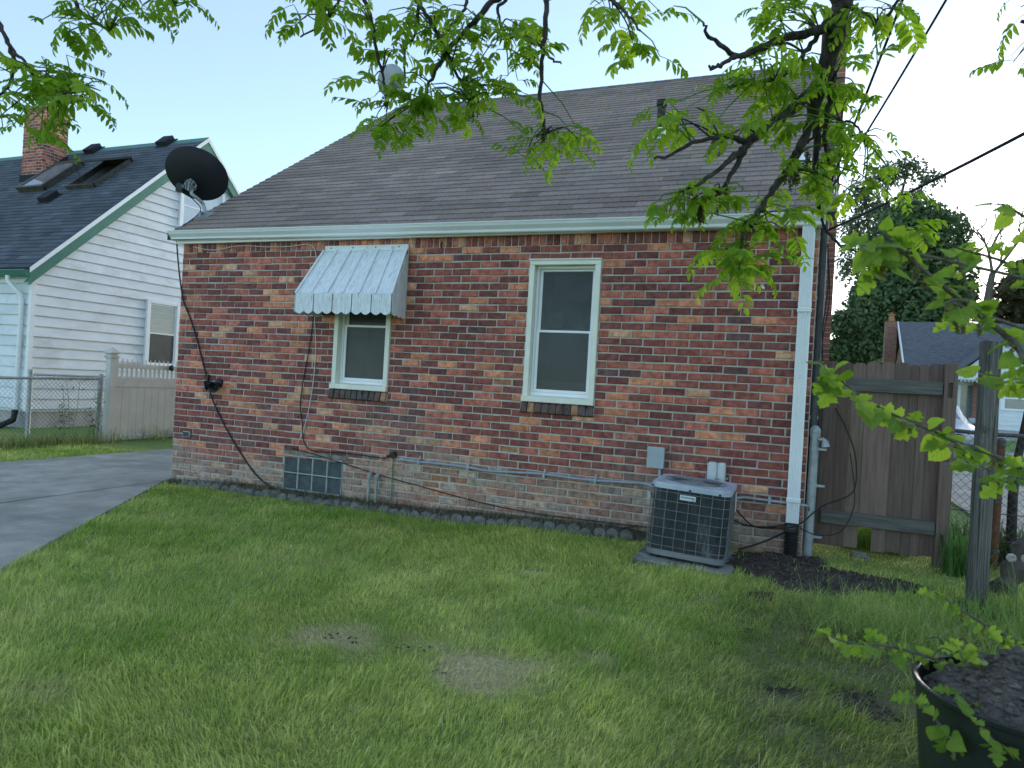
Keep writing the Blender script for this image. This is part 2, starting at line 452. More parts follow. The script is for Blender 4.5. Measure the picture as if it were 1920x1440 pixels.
# ================================================================== GROUND
HW, BP, BL = 6.942, 0.071085, 0.20475       # house width, brick course, brick pitch
def blobs(x, y, L):
    d = np.zeros_like(np.asarray(x, float))
    for (cx, cy, rx, ry, a) in L:
        d = np.maximum(d, a*np.exp(-((x-cx)/rx)**2-((y-cy)/ry)**2))
    return d
DIRT = [(6.75,-.55,.45,.52,1.1),(7.30,-.60,.62,.30,1.1),(7.0,-.95,.40,.30,.95),(6.9,-.15,.3,.3,1),(7.1,-1.9,.30,.45,.60),(6.62,-2.15,.26,.24,.46),
        (6.45,-3.42,.36,.22,.55),(7.18,-2.8,.35,.55,.56),(6.85,-2.75,.28,.3,.5),(6.7,-1.35,.22,.22,.6),(5.45,-.2,.3,.25,.8),(8.0,-.9,.35,.4,.75),(7.6,-1.3,.3,.3,.6)]
DRY = [(4.76,-3.26,.46,.26,.95),(5.6,-3.24,.46,.34,1.0),(4.42,-3.5,.25,.16,.7),(4.1,-4.35,.30,.20,.62),(5.2,-1.64,.14,.09,1),(6.0,-2.95,.5,.35,.58),
       (5.6,-2.2,.45,.2,.50),(3.6,-1.5,.5,.15,.52),(5.1,-3.1,.35,.12,.75),(6.4,-1.7,.3,.4,.55),(3.0,-3.0,.5,.2,.45)]
def dirt_mask(x, y):
    return sstep(.46, .66, blobs(x, y, DIRT) + .42*(fbm(x*4, y*4, 5)-.5))
def dry_mask(x, y):
    return .85*sstep(.35, 1.0, blobs(x, y, DRY) + .75*(fbm(x*5, y*5, 9)-.5) + .3*(fbm(x*16, y*16, 12)-.5))
def drive_edge(y):
    return 0.06-0.66*np.asarray(y, float)
def on_drive(x, y):
    return ((x > -2.25) & (x < drive_edge(y)) & (y < -.02)) | ((x > -2.25) & (x < 0.02) & (y >= -.02))
def gh(x, y):
    x = np.asarray(x, float); y = np.asarray(y, float)
    z = -.005 + .075*sstep(3.0, 5.5, x)*sstep(-3.2, -.4, y)
    z = z + .06*sstep(-.34, -.10, y)*sstep(.2, 1.2, x)*(1-sstep(5.3, 6.3, x))*(y < .3)
    z = z + .020*(fbm(x*1.7, y*1.7, 3)-.5)*(1-sstep(12, 20, np.abs(x)))
    d = dirt_mask(x, y)
    z = z + d*(.045*(fbm(x*9, y*9, 21)-.45)+.02*blobs(x, y, DIRT[:3]))
    z = np.where(on_drive(x, y), -.06, z)
    z = np.where((y > 1.6) & (x > 7), .0, z)
    return z
def axis(lo, a, b, hi, st, k):
    fine = np.arange(a, b+1e-6, st)
    left = a - np.geomspace(st, a-lo, k)[::-1]
    right = b + np.geomspace(st, hi-b, k)
    return np.concatenate([left, fine, right])
gx = axis(-260, -4.2, 9.4, 260, .06, 22)
gy = axis(-120, -6.4, 1.4, 400, .06, 22)
GX, GY = np.meshgrid(gx, gy)
GZ = gh(GX, GY)
nx, ny = len(gx), len(gy)
gme = bpy.data.meshes.new('ground')
gv = np.stack([GX.ravel(), GY.ravel(), GZ.ravel()], 1)
ii, jj = np.meshgrid(np.arange(nx-1), np.arange(ny-1))
a = (jj*nx+ii).ravel()
gf = np.stack([a, a+1, a+1+nx, a+nx], 1)
gme.vertices.add(len(gv)); gme.vertices.foreach_set('co', gv.ravel())
gme.loops.add(gf.size); gme.loops.foreach_set('vertex_index', gf.ravel().astype(np.int32))
gme.polygons.add(len(gf)); gme.polygons.foreach_set('loop_start', (np.arange(len(gf))*4).astype(np.int32))
gme.update(); gme.validate()
gme.polygons.foreach_set('use_smooth', [True]*len(gf))
x, y = gv[:, 0], gv[:, 1]
d = dirt_mask(x, y)[:, None]; dr = dry_mask(x, y)[:, None]
n1 = fbm(x*6, y*6, 31)[:, None]
far = ((np.abs(x-2) > 8) | (y > 2) | (y < -7))[:, None]
c = np.array([.16, .21, .045])*(1-n1) + np.array([.32, .36, .10])*n1
c = np.where(far, np.array([.14, .24, .06])*(.7+.6*n1), c)
c = c*(1-dr) + dr*np.array([.50, .42, .25])
c = c*(1-d) + d*(np.array([.045, .036, .030])*(1-n1)+np.array([.105, .086, .072])*n1)
ms = (sstep(6.2, 6.9, x)*sstep(-.9, -1.6, y)*(~far[:, 0]))[:, None]*.75
c = c*(1-ms) + ms*np.array([.085, .085, .045])*(.5+n1)
bed = ((y > -.30) & (y < .2) & (x > -.1) & (x < 5.8))[:, None]
c = np.where(bed, np.array([.08, .068, .052])*(.6+.9*n1), c)
ca = gme.color_attributes.new('Col', 'FLOAT_COLOR', 'POINT')
cc = np.ones((len(gv), 4), np.float32); cc[:, :3] = c
ca.data.foreach_set('color', cc.ravel())
M['ground'] = pm('turf_and_soil', (.75, .75, .75), (1.2, 1.2, 1.2), 40, 1, .8, 90, src='attr', bdist=.02)
gme.materials.append(M['ground'])
ground = bpy.data.objects.new('ground', gme); COL.objects.link(ground); ground['kind'] = 'structure'

# driveway: separate slabs with open joints
dv = bpy.data.objects.new('driveway', None); COL.objects.link(dv); W0['driveway'] = (0, 0, 0); dv['kind'] = 'structure'
def slab(poly, parent=dv, top=.02, th=.11, mat='concrete', name='concrete_slab'):
    dz = random.uniform(-.005, .004)
    P = [(p[0], p[1], top-th+dz) for p in poly]
    cen = np.mean(np.array(P), 0)
    b = MB()
    ring = [np.array(p) for p in P]
    inner = [cen+(q-cen)*(1-.008/np.linalg.norm((q-cen)[:2])) for q in ring]
    n = len(P)
    V = ring + [q+np.array([0, 0, th-.008]) for q in ring] + [q+np.array([0, 0, th]) for q in inner]
    F = [tuple(range(2*n, 3*n))]
    for k in range(n):
        k2 = (k+1) % n
        F += [(k, k2, n+k2, n+k), (n+k, n+k2, 2*n+k2, 2*n+k)]
    b.add(V, F)
    return b.build(name, M[mat], parent)
slab([(-2.25,-2.14),(.245,-2.14),(.195,-.27),(-2.25,-.40)])
slab([(-2.25,-.38),(.19,-.25),(.1,-.03),(-.03,.0),(-.03,3.0),(-2.25,3.0)])
slab([(-2.25,-6.2),(.30,-6.2),(.262,-2.16),(-2.25,-2.16)])
slab([(.285,-2.14),(1.46,-2.14),(.235,-.32),(.225,-.45)])
slab([(.30,-2.16),(1.48,-2.16),(2.31,-3.39),(4.2,-6.25),(.34,-6.2)])
for y0, y1 in ((3.015, 6.0), (6.015, 9.0), (9.015, 12.0), (12.015, 15.0)):
    slab([(-2.25, y0), (-.03, y0), (-.03, y1), (-2.25, y1)])
b = MB()
b.tube([(.25,-6.1,.004),(.266,-2.15,.006),(.215,-.3,.006),(.05,-.06,.006)], .013, 6)
b.tube([(.27,-2.15,.002),(1.45,-2.15,.002)], .008, 6)
b.build('joint_filler', M['joint'], dv)

# street side: paving beyond the fence, front walk, road
def sheet(name, x0, x1, y0, y1, z, mat):
    b = MB(); b.box(x0, x1, y0, y1, z-.25, z)
    o = b.build(name, M[mat]); o['kind'] = 'structure'; return o
sheet('side_driveway', 8.95, 12.2, 1.7, 19.5, .035, 'concrete')
sheet('pavement', -40, 60, 19.5, 21.0, .05, 'concrete')
sheet('road', -60, 90, 23.0, 31.0, -.02, 'asphalt')
sheet('far_pavement', -40, 60, 33.0, 34.2, .06, 'concrete')

# ================================================================== BRICK HOUSE
house = thing('brick_house', (HW/2, 4.5, 0), 'small red brick bungalow with brown shingle roof and white gutter', 'house')
OPEN = [(2.225, 2.915, 1.095, 2.545), (4.417, 5.115, 1.095, 2.545), (1.655, 2.42, .055, .435)]
def brick_tex(name):
    m = bpy.data.materials.new(name); m.use_nodes = True
    N = m.node_tree.nodes; L = m.node_tree.links
    g = N.new('ShaderNodeNewGeometry'); mp = N.new('ShaderNodeMapping')
    sp = N.new('ShaderNodeSeparateXYZ'); cb = N.new('ShaderNodeCombineXYZ')
    L.new(g.outputs['Position'], sp.inputs[0])
    ad = N.new('ShaderNodeMath'); L.new(sp.outputs['X'], ad.inputs[0]); L.new(sp.outputs['Y'], ad.inputs[1])
    L.new(ad.outputs[0], cb.inputs['X']); L.new(sp.outputs['Z'], cb.inputs['Y'])
    br = N.new('ShaderNodeTexBrick')
    br.inputs['Scale'].default_value = 1; br.inputs['Brick Width'].default_value = BL; br.inputs['Row Height'].default_value = BP
    br.inputs['Mortar Size'].default_value = .006
    br.inputs['Color1'].default_value = (.17, .075, .065, 1); br.inputs['Color2'].default_value = (.36, .14, .095, 1)
    br.inputs['Mortar'].default_value = (.35, .32, .27, 1)
    L.new(cb.outputs[0], br.inputs['Vector'])
    L.new(br.outputs['Color'], N['Principled BSDF'].inputs['Base Color'])
    N['Principled BSDF'].inputs['Roughness'].default_value = .9
    bp = N.new('ShaderNodeBump'); bp.inputs['Strength'].default_value = .6; bp.inputs['Distance'].default_value = -.008; L.new(br.outputs['Fac'], bp.inputs['Height'])
    L.new(bp.outputs[0], N['Principled BSDF'].inputs['Normal'])
    return m
M['brick_tex'] = brick_tex('brick_courses')
# rear wall core: mortar with real openings
b = MB()
ZT = 2.86
xs = sorted({0, HW} | {o[0] for o in OPEN} | {o[1] for o in OPEN})
for xa, xb in zip(xs[:-1], xs[1:]):
    zs = [(-.25, ZT)]
    for o in OPEN:
        if o[0] <= xa+1e-6 and o[1] >= xb-1e-6:
            zs = [q for s in zs for q in ((s[0], max(s[0], min(o[2], s[1]))), (min(s[1], max(o[3], s[0])), s[1])) if q[1]-q[0] > 1e-4]
    for s in zs: b.box(xa, xb, .0095, .24, s[0], s[1])
wall = b.build('wall', M['mortar'], house)
# side and street walls (brick courses as material; they face away from the garden)
HD = 9.1
RS = .69
def roofz(y): return 2.965 + RS*y
RY = 4.58
RZ = roofz(RY)
for xa, xb in ((.004, .22), (HW-.22, HW-.004)):
    b = MB()
    b.prism([(xa, .012, -.25), (xa, HD, -.25), (xa, HD, 2.88), (xa, RY, RZ-.12), (xa, .012, 2.86)], (xb-xa, 0, 0))
    b.build('side_wall', M['brick_tex'], house)
b = MB(); b.box(.23, HW-.23, HD-.22, HD-.004, -.25, 2.8); b.build('street_wall', M['brick_tex'], house)
b = MB(); b.box(.23, HW-.23, .25, HD-.24, .0, .02); b.build('inside_floor', M['dark_room'], house)
b = MB(); b.box(.23, HW-.23, .26, HD-.24, 2.6, 2.64); b.build('inside_ceiling', M['dark_room'], house)

def brick_mesh(name, L, H, D=.035, ch=.0045, seed=0, mat='brick_o'):
    r = random.Random(seed)
    j = lambda a: r.uniform(-a, a)
    V = []
    for (sx, sz) in ((-1,-1), (1,-1), (1,1), (-1,1)):
        V.append((sx*(L/2-ch*r.uniform(.8, 1.9)), j(.0015), sz*(H/2-ch*r.uniform(.7, 1.6))))
    # midpoints of the long edges, slightly worn
    V.append((j(.03), j(.0015), -H/2+ch*r.uniform(.6, 1.7)))
    V.append((j(.03), j(.0015), H/2-ch*r.uniform(.6, 1.7)))
    for (sx, sz) in ((-1,-1), (1,-1), (1,1), (-1,1)):
        V.append((sx*(L/2+j(.0015)), ch*1.2, sz*(H/2+j(.0015))))
    for (sx, sz) in ((-1,-1), (1,-1), (1,1), (-1,1)):
        V.append((sx*L/2, D, sz*H/2))
    F = [(0,4,5,3), (4,1,2,5), (0,6,7,1,4), (1,7,8,2), (2,8,9,3,5), (3,9,6,0)]
    for k in range(4):
        k2 = (k+1) % 4
        F.append((6+k, 10+k, 10+k2, 6+k2))
    me = bpy.data.meshes.new(name); me.from_pydata(V, [], F)
    bm = bmesh.new(); bm.from_mesh(me); bmesh.ops.recalc_face_normals(bm, faces=bm.faces); bm.to_mesh(me); bm.free()
    me.materials.append(M[mat])
    return me
BFULL = [brick_mesh('brick', BL-.0125, BP-.0125, seed=k) for k in range(10)]
RAWB = [([tuple(v.co) for v in m.vertices], [tuple(p.vertices) for p in m.polygons]) for m in BFULL]
PAL = [((.205, .072, .061), .33), ((.295, .096, .073), .32), ((.46, .155, .105), .18), ((.60, .245, .13), .11), ((.66, .36, .21), .025), ((.15, .078, .074), .035)]
def brick_col(x, z, r):
    t = r.random(); c = PAL[0][0]
    for q, w in PAL:
        if t < w: c = q; break
        t -= w
    c = np.array(c)*r.uniform(.82, 1.18)
    # weathered, lime-washed look of the low courses
    n = float(fbm(x*1.1, z*2.2, 40))
    top = .40 + .26*(n-.5)*2
    if 3.0 < x < 5.8: top += .10
    k = float(sstep(top+.14, top-.14, z))*r.uniform(.55, 1.0)
    pale = np.array((.42, .345, .265))*r.uniform(.7, 1.15) if x < 3.2 or r.random() < .5 else np.array((.42, .27, .19))*r.uniform(.8, 1.1)
    c = c*(1-k) + pale*k
    g = float(sstep(.60, .8, fbm(x*.9+3, z*1.3, 44)))*float(sstep(1.25, .9, z))*.35
    c = c*(1-g) + np.array((.21, .165, .145))*g
    return tuple(c)
br = random.Random(5)
bricks = []   # (cx, cz, length, vertical?)
for n in range(1, 42):
    z1 = 2.677-(n-1)*BP
    zc = z1-BP/2
    if zc < -.15: break
    iv = [(0, HW)]
    for o in OPEN:
        if o[2] < zc < o[3]:
            iv = [q for s in iv for q in ((s[0], min(s[1], o[0])), (max(s[0], o[1]), s[1])) if q[1]-q[0] > .02]
    off = 0 if n % 2 else -BL/2
    off += br.uniform(-.006, .006)
    k = 0
    while True:
        a0, a1 = off+k*BL, off+(k+1)*BL
        k += 1
        if a0 > HW: break
        jl = br.uniform(-.006, .006)
        for s in iv:
            q0, q1 = max(a0+jl*.5, s[0]), min(a1+jl*.5, s[1])
            if q1-q0 > .035: bricks.append(((q0+q1)/2, zc, q1-q0, False))
ns = int(HW/BP)
for k in range(ns):
    bricks.append((BP*(k+.5)+.012, 2.677+.098, BP, True))
HOLES = [(815, 902), (848, 906), (957, 795), (944, 842), (932, 719), (1080, 978)]
recs = []
for (cx, cz, L, vert) in bricks:
    u, v, dd = proj((cx, 0, cz))
    recs.append((dd, cx, cz, L, vert, u, v))
recs.sort(key=lambda q: q[0])
stuff = MB(); stuff.col = (1, 1, 1)
nb = 0
RV = Matrix.Rotation(R(90), 3, 'Y')
for (dd, cx, cz, L, vert, u, v) in recs:
    col = brick_col(cx, cz, br)
    dy = br.uniform(-.0025, .003)
    for hu, hv in HOLES:
        if abs(u-hu) < 13 and abs(v-hv) < 6.5: dy = .0078; col = (.34, .17, .09)
    if vert: col = tuple(np.array(PAL[br.choice([0, 0, 1, 1, 2, 2, 3, 4])][0])*br.uniform(.85, 1.15)); sx = 1
    else: sx = (L-.0125)/(BL-.0125)
    mi = br.randrange(10)
    jz = br.uniform(-.0025, .0025); tl_ = br.uniform(-.006, .006)
    if nb < 300 and cz > -.02 and 300 < u < 1540:
        nb += 1
        inst('brick', BFULL[mi], wall, (cx, dy, cz+jz), RV if vert else Matrix.Rotation(tl_, 3, 'Y'), (sx, 1, 1), col)
    else:
        V, F = RAWB[mi]
        stuff.col = col
        if vert: V = [(p[2], p[1], -p[0]) for p in V]
        stuff.add([(p[0]*(1 if vert else sx)+cx, p[1]+dy, p[2]+cz+jz-p[0]*tl_) for p in V], F)
so = stuff.build('brick', M['brick_a'], wall); so['kind'] = 'stuff'; so['label'] = 'remaining red and maroon bricks laid in running bond'

# ---- windows
def window(x0, x1, z0, z1, deep=.07):
    w = MB(); t = .052
    # brick mould (cream)
    w.bbox(x0, x0+t, -.018, .055, z0+.05, z1-t, .004)
    w.bbox(x1-t, x1, -.018, .055, z0+.05, z1-t, .004)
    w.bbox(x0, x1, -.018, .055, z1-t+.001, z1, .004)
    w.bbox(x0-.006, x1+.006, -.032, -.012, z1-.008, z1+.006, .003)
    # reveal
    w.box(x0+.012, x0+t-.003, .05, .15, z0+.06, z1-t); w.box(x1-t+.003, x1-.012, .05, .15, z0+.06, z1-t)
    w.box(x0+.012, x1-.012, .05, .15, z1-t+.003, z1-.012)
    win = w.build('window', M['cream'], house)
    s = MB(); s.prism([(x0-.004, -.04, z0), (x0-.004, .16, z0), (x0-.004, .16, z0+.075), (x0-.004, -.04, z0+.05)], (x1-x0+.008, 0, 0))
    s.build('sill', M['cream'], win)
    a0, a1, b0, b1 = x0+t, x1-t, z0+.062, z1-t
    f = MB(); e = .022
    f.box(a0, a0+e, .06, .13, b0, b1); f.box(a1-e, a1, .06, .13, b0, b1)
    f.box(a0+e, a1-e, .06, .13, b1-e, b1); f.box(a0+e, a1-e, .06, .13, b0, b0+e+.008)
    f.build('frame', M['vinyl_white'], win)
    zm = z0 + (z1-z0)*.50
    c0, c1 = a0+e+.001, a1-e-.001
    for nm, y, q0, q1 in (('upper_sash', .098, zm-.012, b1-e-.001), ('lower_sash', .072, b0+e+.009, zm+.014)):
        s = MB(); r = .028
        s.bbox(c0, c0+r, y, y+.022, q0, q1, .003); s.bbox(c1-r, c1, y, y+.022, q0, q1, .003)
        s.bbox(c0+r-.001, c1-r+.001, y+.001, y+.021, q1-r*.8, q1, .003); s.bbox(c0+r-.001, c1-r+.001, y+.001, y+.021, q0, q0+r, .003)
        sash = s.build(nm, M['vinyl_white'], win)
        p = MB(); p.box(c0+r-.004, c1-r+.004, y+.009, y+.013, q0+r-.004, q1-r*.8+.004)
        p.build('pane', M['glass'], win)
        p = MB(); p.box(c0+r-.003, c1-r+.003, y+.004, y+.005, q0+r-.003, q1-r*.8+.003); p.build('insect_screen', M['mesh_screen'], win)
    return win, (c0, c1, b0, b1, zm)
w1, g1 = window(2.225, 2.915, 1.195, 2.54)
w1['label'] = 'double-hung window under the metal awning'
w2, g2 = window(4.417, 5.115, 1.195, 2.54)
w2['label'] = 'double-hung window with cream trim and no awning'
for wn_, g_ in ((w1, g1), (w2, g2)):
    b = MB(); b.box(g_[0]-.02, g_[1]+.02, .55, .58, g_[2]-.05, g_[3]+.03)
    b.build('curtain', M['inside_grey'], wn_)
b = MB(); b.box(g2[0]+.03, g2[1]-.02, .13, .145, 1.375, 1.395); b.build('storm_rail', M['inside_white'], w2)
b = MB(); b.box(g2[0]+.03, g2[1]-.02, .135, .15, 1.325, 1.373); b.build('inside_stool', M['inside_beige'], w2)
for k, (uu, vv) in enumerate(((1042, 600), (1083, 600))):
    p = at(uu, vv, Y=.17)
    b = MB(); Mx = Matrix.Translation(Vector(p)) @ Matrix.Rotation(R(90), 4, 'X')
    b.lathe([(.001, .02), (.05, .018), (.085, 0), (.088, -.01), (.001, -.02)], 28, Mx)
    o = b.build('plate', M['inside_beige'], w2)
    b = MB(); b.lathe([(.001, .032), (.018, .03), (.02, .021), (.001, .02)], 12, Mx); b.build('plate_centre', M['dark_room'], o)
# rowlock brick sills
SILLB = [brick_mesh('sill_brick', .062, .095, .11, .004, seed=50+k) for k in range(4)]
for x0, x1 in ((2.205, 2.925), (4.405, 5.125)):
    n = 10; st = (x1-x0)/n
    for k in range(n):
        rx = Matrix.Rotation(R(-14), 3, 'X')
        c = random.choice([(.11, .085, .078), (.09, .077, .074), (.13, .078, .066), (.125, .10, .085)])
        if (x0 < 3 and k == 9) or (x0 > 3 and k in (1, 7)): c = (.38, .21, .12)
        inst('brick', SILLB[k % 4], wall, (x0+st*(k+.5), -.032, 1.142), rx @ Matrix.Rotation(R(random.uniform(-3, 3)), 3, 'Y'), (1, 1, 1), c)
for xq in (2.2, 4.4):
    b = MB(); b.prism([(xq, -.018, 1.094), (xq, .1, 1.094), (xq, .1, 1.196), (xq, -.005, 1.17)], (.725, 0, 0)); b.build('sill_bedding', M['mortar'], wall)
# ---- basement vent
x0, x1, z0, z1 = OPEN[2]
b = MB(); b.box(x0, x1, .06, .09, z0, z1); bv = b.build('basement_vent', M['dark_metal'], house); bv['label'] = 'louvred basement window of eight grey cells'
b = MB()
for k in range(5):
    xx = x0+(x1-x0)*k/4
    b.bbox(max(x0, xx-.009), min(x1, xx+.009), -.004, .058, z0, z1, .003)
for zz in (z0+.008, (z0+z1)/2, z1-.008): b.bbox(x0+.001, x1-.001, -.006, .056, zz-.008, zz+.008, .003)
b.build('frame', M['copper_green'], bv)
for k in range(4):
    for j in range(2):
        xa, xb = x0+(x1-x0)*k/4+.012, x0+(x1-x0)*(k+1)/4-.012
        za = z0+(z1-z0)*j/2+.018; zb = z0+(z1-z0)*(j+1)/2-.018
        b = MB()
        for i in range(9):
            zz = za+(zb-za)*(i+.5)/9
            b.prism([(xa, .006, zz-.008), (xa, .010, zz-.010), (xa, .040, zz+.006), (xa, .036, zz+.008)], (xb-xa, 0, 0))
        b.build('louvre_panel', M['louvre'], bv)
b = MB(); b.box(x0-.01, x1+.05, -.004, .006, z1+.012, z1+.05); b.build('mortar_patch', M['concrete_old'], bv)

# ---- soffit, gutter, downspout
b = MB(); b.box(-.03, HW+.03, -.06, .01, 2.775, 2.80); b.box(-.03, HW+.03, -.075, -.05, 2.77, 2.90)
b.build('soffit', M['alu_white'], house)
def gut(xa, za):
    return [(xa, -.078, za), (xa, -.125, za), (xa, -.135, za+.008), (xa, -.140, za+.030), (xa, -.175, za+.062), (xa, -.185, za+.085), (xa, -.192, za+.086),
            (xa, -.195, za+.098), (xa, -.183, za+.100), (xa, -.180, za+.090), (xa, -.165, za+.06), (xa, -.128, za+.03), (xa, -.122, za+.012), (xa, -.078, za+.012)]
zl, zr_ = 2.802, 2.765
pa, pb = gut(-.05, zl), gut(HW+.03, zr_)
b = MB(); n = len(pa)
b.add(pa+pb, [(k, (k+1) % n, n+(k+1) % n, n+k) for k in range(n)] + [tuple(range(n-1, -1, -1)), tuple(range(n, 2*n))])
gutter = b.build('gutter', M['alu_white'], house)
for xa, za, s in ((-.05, zl, -1), (HW+.03, zr_, 1)):
    b = MB(); b.prism([(xa, -.078, za-.002), (xa, -.13, za-.002), (xa, -.143, za+.03), (xa, -.18, za+.062), (xa, -.198, za+.1), (xa, -.078, za+.1)], (s*.004, 0, 0))
    b.build('end_cap', M['alu_white'], gutter)
# downspout: ribbed sheet profile
def ds_prof(x0, x1, y0, y1):
    P = [(x0, y1), (x0, y0+.006), (x0+.006, y0)]
    n = 5; w = (x1-x0-.024)/n
    for k in range(n):
        a = x0+.012+k*w
        P += [(a, y0), (a+w*.25, y0+.006), (a+w*.75, y0+.006), (a+w, y0)]
    P += [(x1-.006, y0), (x1, y0+.006), (x1, y1)]
    return P
prof = ds_prof(6.806, 6.905, -.095, -.025)
b = MB(); b.prism([(p[0], p[1], .352) for p in prof], (0, 0, 2.50-.352))
b.prism([(p[0]-.003 if p[0] < 6.85 else p[0]+.003, p[1]-.003, 2.12) for p in prof], (0, 0, .03))
b.prism([(p[0], p[1]-.0, 2.505) for p in prof], (-.0, -.03, .27))
dsp = b.build('downspout', M['alu_white'], house)
for zz in (2.07, .52):
    b = MB(); b.bbox(6.800, 6.911, -.1025, -.02, zz, zz+.032, .003)
    b.box(6.80, 6.911, -.106, -.1025, zz+.004, zz+.009); b.box(6.80, 6.911, -.106, -.1025, zz+.022, zz+.027)
    b.build('strap', M['alu_white'], dsp)
b = MB(); b.bbox(6.802, 6.909, -.10, -.015, .27, .351, .006); bt = b.build('drain_adapter', M['black_plastic'], dsp)
b = MB(); b.prism([(6.818, -.104, .335), (6.893, -.104, .335), (6.878, -.104, .30), (6.833, -.104, .30)], (0, .006, 0)); b.build('adapter_logo_plate', M['dark_metal'], bt)
b = MB(); pr_ = []
for k in range(12):
    zz = .27-k*.026
    pr_ += [(.046, zz), (.054, zz-.006), (.054, zz-.015), (.046, zz-.021)]
b.lathe(pr_, 22, Matrix.Translation((6.856, -.058, 0))); b.build('corrugated_drain', M['black_plastic'], dsp, smooth=True)

# ---- roof
th = math.atan(RS); eS = np.array([0, math.cos(th), math.sin(th)]); eN = np.array([0, -math.sin(th), math.cos(th)])
XL, XR = -.11, HW+.11
Y0 = -.135
b = MB()
b.prism([(XL, Y0, roofz(Y0)-.07), (XL, Y0, roofz(Y0)), (XL, RY, RZ), (XL, 2*RY-Y0, roofz(Y0)), (XL, 2*RY-Y0, roofz(Y0)-.07), (XL, RY, RZ-.09)], (XR-XL, 0, 0))
M['roof_core'] = pm('roof_underlay', (.035, .030, .028), (.05, .044, .040), 20, .95)
roof = b.build('roof', M['roof_core'], house)
def tab_mesh(name, w, l, seed, mat):
    r = random.Random(seed); t0, t1 = .015, .001
    j = lambda a: r.uniform(-a, a)
    V = [(-w/2, 0+j(.003), -.002), (w/2, 0+j(.003), -.002), (w/2, l, -.004), (-w/2, l, -.004),
         (-w/2, 0+j(.003), t0+j(.001)), (w/2, 0+j(.003), t0+j(.001)), (w/2, l, t1), (-w/2, l, t1)]
    V[4] = (V[0][0], V[0][1], V[4][2]); V[5] = (V[1][0], V[1][1], V[5][2])
    F = [(4,5,6,7), (0,1,5,4), (1,2,6,5), (3,0,4,7), (0,3,2,1)]
    me = bpy.data.meshes.new(name); me.from_pydata(V, [], F); me.materials.append(M[mat]); return me
def shingle_slope(org, ex, es, en, width, length, expo, tabw, parent, base, var, maxparts, mat_o, mat_a, seed):
    """tabs in courses up a slope; the largest in view become parts, the rest one joined part"""
    r = random.Random(seed)
    ms = [tab_mesh('shingle', tabw-.004, expo+.045, seed*10+k, mat_o) for k in range(6)]
    rot = Matrix([[ex[i], es[i], en[i]] for i in range(3)])
    L = []
    rows = int(length/expo)
    for k in range(rows):
        off = -tabw*(k % 2)/2 - r.uniform(0, .03)
        x = off
        while x < width:
            a0, a1 = max(x, 0), min(x+tabw, width)
            if a1-a0 > .04:
                p = np.asarray(org)+ex*((a0+a1)/2)+es*(k*expo+.002)+en*(.003)
                sh = r.uniform(1-var, 1+var)*(1+.25*(float(fbm(x*.6, k*.13, seed))-.5)*2)
                if r.random() < .13: sh *= r.uniform(.75, 1.3)
                col = tuple(np.array(base)*sh*np.array([r.uniform(.97, 1.03), 1, r.uniform(.97, 1.03)]))
                L.append((proj(p)[2], p, (a1-a0-.004)/(tabw-.004), col, r.randrange(6)))
            x += tabw
    L.sort(key=lambda q: q[0])
    st = MB(); st.col = (1, 1, 1)
    for i, (dd, p, sx, col, mi) in enumerate(L):
        if i < maxparts: inst('shingle', ms[mi], parent, p, rot, (sx, 1, 1), col)
        else:
            st.col = col
            st.add([p+ex*(v.co[0]*sx)+es*v.co[1]+en*v.co[2] for v in ms[mi].vertices], [tuple(f.vertices) for f in ms[mi].polygons])
    o = st.build('shingle', M[mat_a], parent); o['kind'] = 'stuff'
SL = (RY-Y0)/math.cos(th)
shingle_slope((XL, Y0-.012, roofz(Y0-.012)), np.array([1., 0, 0]), eS, eN, XR-XL, SL, .1365, .305, roof, (.27, .215, .185), .17, 300, 'shingle_o', 'shingle_a', 3)
cm = MB(); cm.prism([(-.15, -.14, -.098), (-.15, 0, .006), (-.15, .14, -.09), (-.15, .14, -.098), (-.15, 0, -.006), (-.15, -.14, -.106)], (.31, 0, 0))
cme = cm.mesh('ridge_cap'); cme.materials.append(M['shingle_o'])
k = 0; xx = XL+.15
while xx < XR-.1:
    s = random.uniform(.85, 1.1)
    inst('ridge_cap', cme, roof, (xx, RY, RZ+.012), Matrix.Rotation(R(1.2), 3, 'Y'), (1, 1, 1), (.16*s, .135*s, .12*s)); xx += .145; k += 1
b = MB()
for X in (XL-.008, XR-.012): b.prism([(X, Y0+.02, roofz(Y0+.02)-.075), (X, Y0+.02, roofz(Y0+.02)-.002), (X, RY, RZ-.002), (X, RY, RZ-.095)], (.02, 0, 0))
b.build('rake_board', M['alu_white'], roof)
# chimney on the gable end
chim = MB(); chim.box(HW-.02, 7.20, 4.05, 4.85, -.2, 6.45)
chimney = chim.build('chimney', M['brick_tex'], house)
b = MB(); b.box(HW-.06, 7.24, 4.01, 4.89, 6.45, 6.52); b.build('chimney_cap', M['concrete'], chimney)
b = MB(); b.lathe([(.10, 6.52), (.11, 6.78), (.085, 6.78), (.08, 6.55)], 18, Matrix.Translation((7.07, 4.45, 0)), close=False); b.build('flue', M['terracotta'], chimney, smooth=True)

def on_roof(u, v):
    d = ray(u, v); t = (2.965+RS*CAM[1]-CAM[2])/(d[2]-RS*d[1]); return CAM+t*d
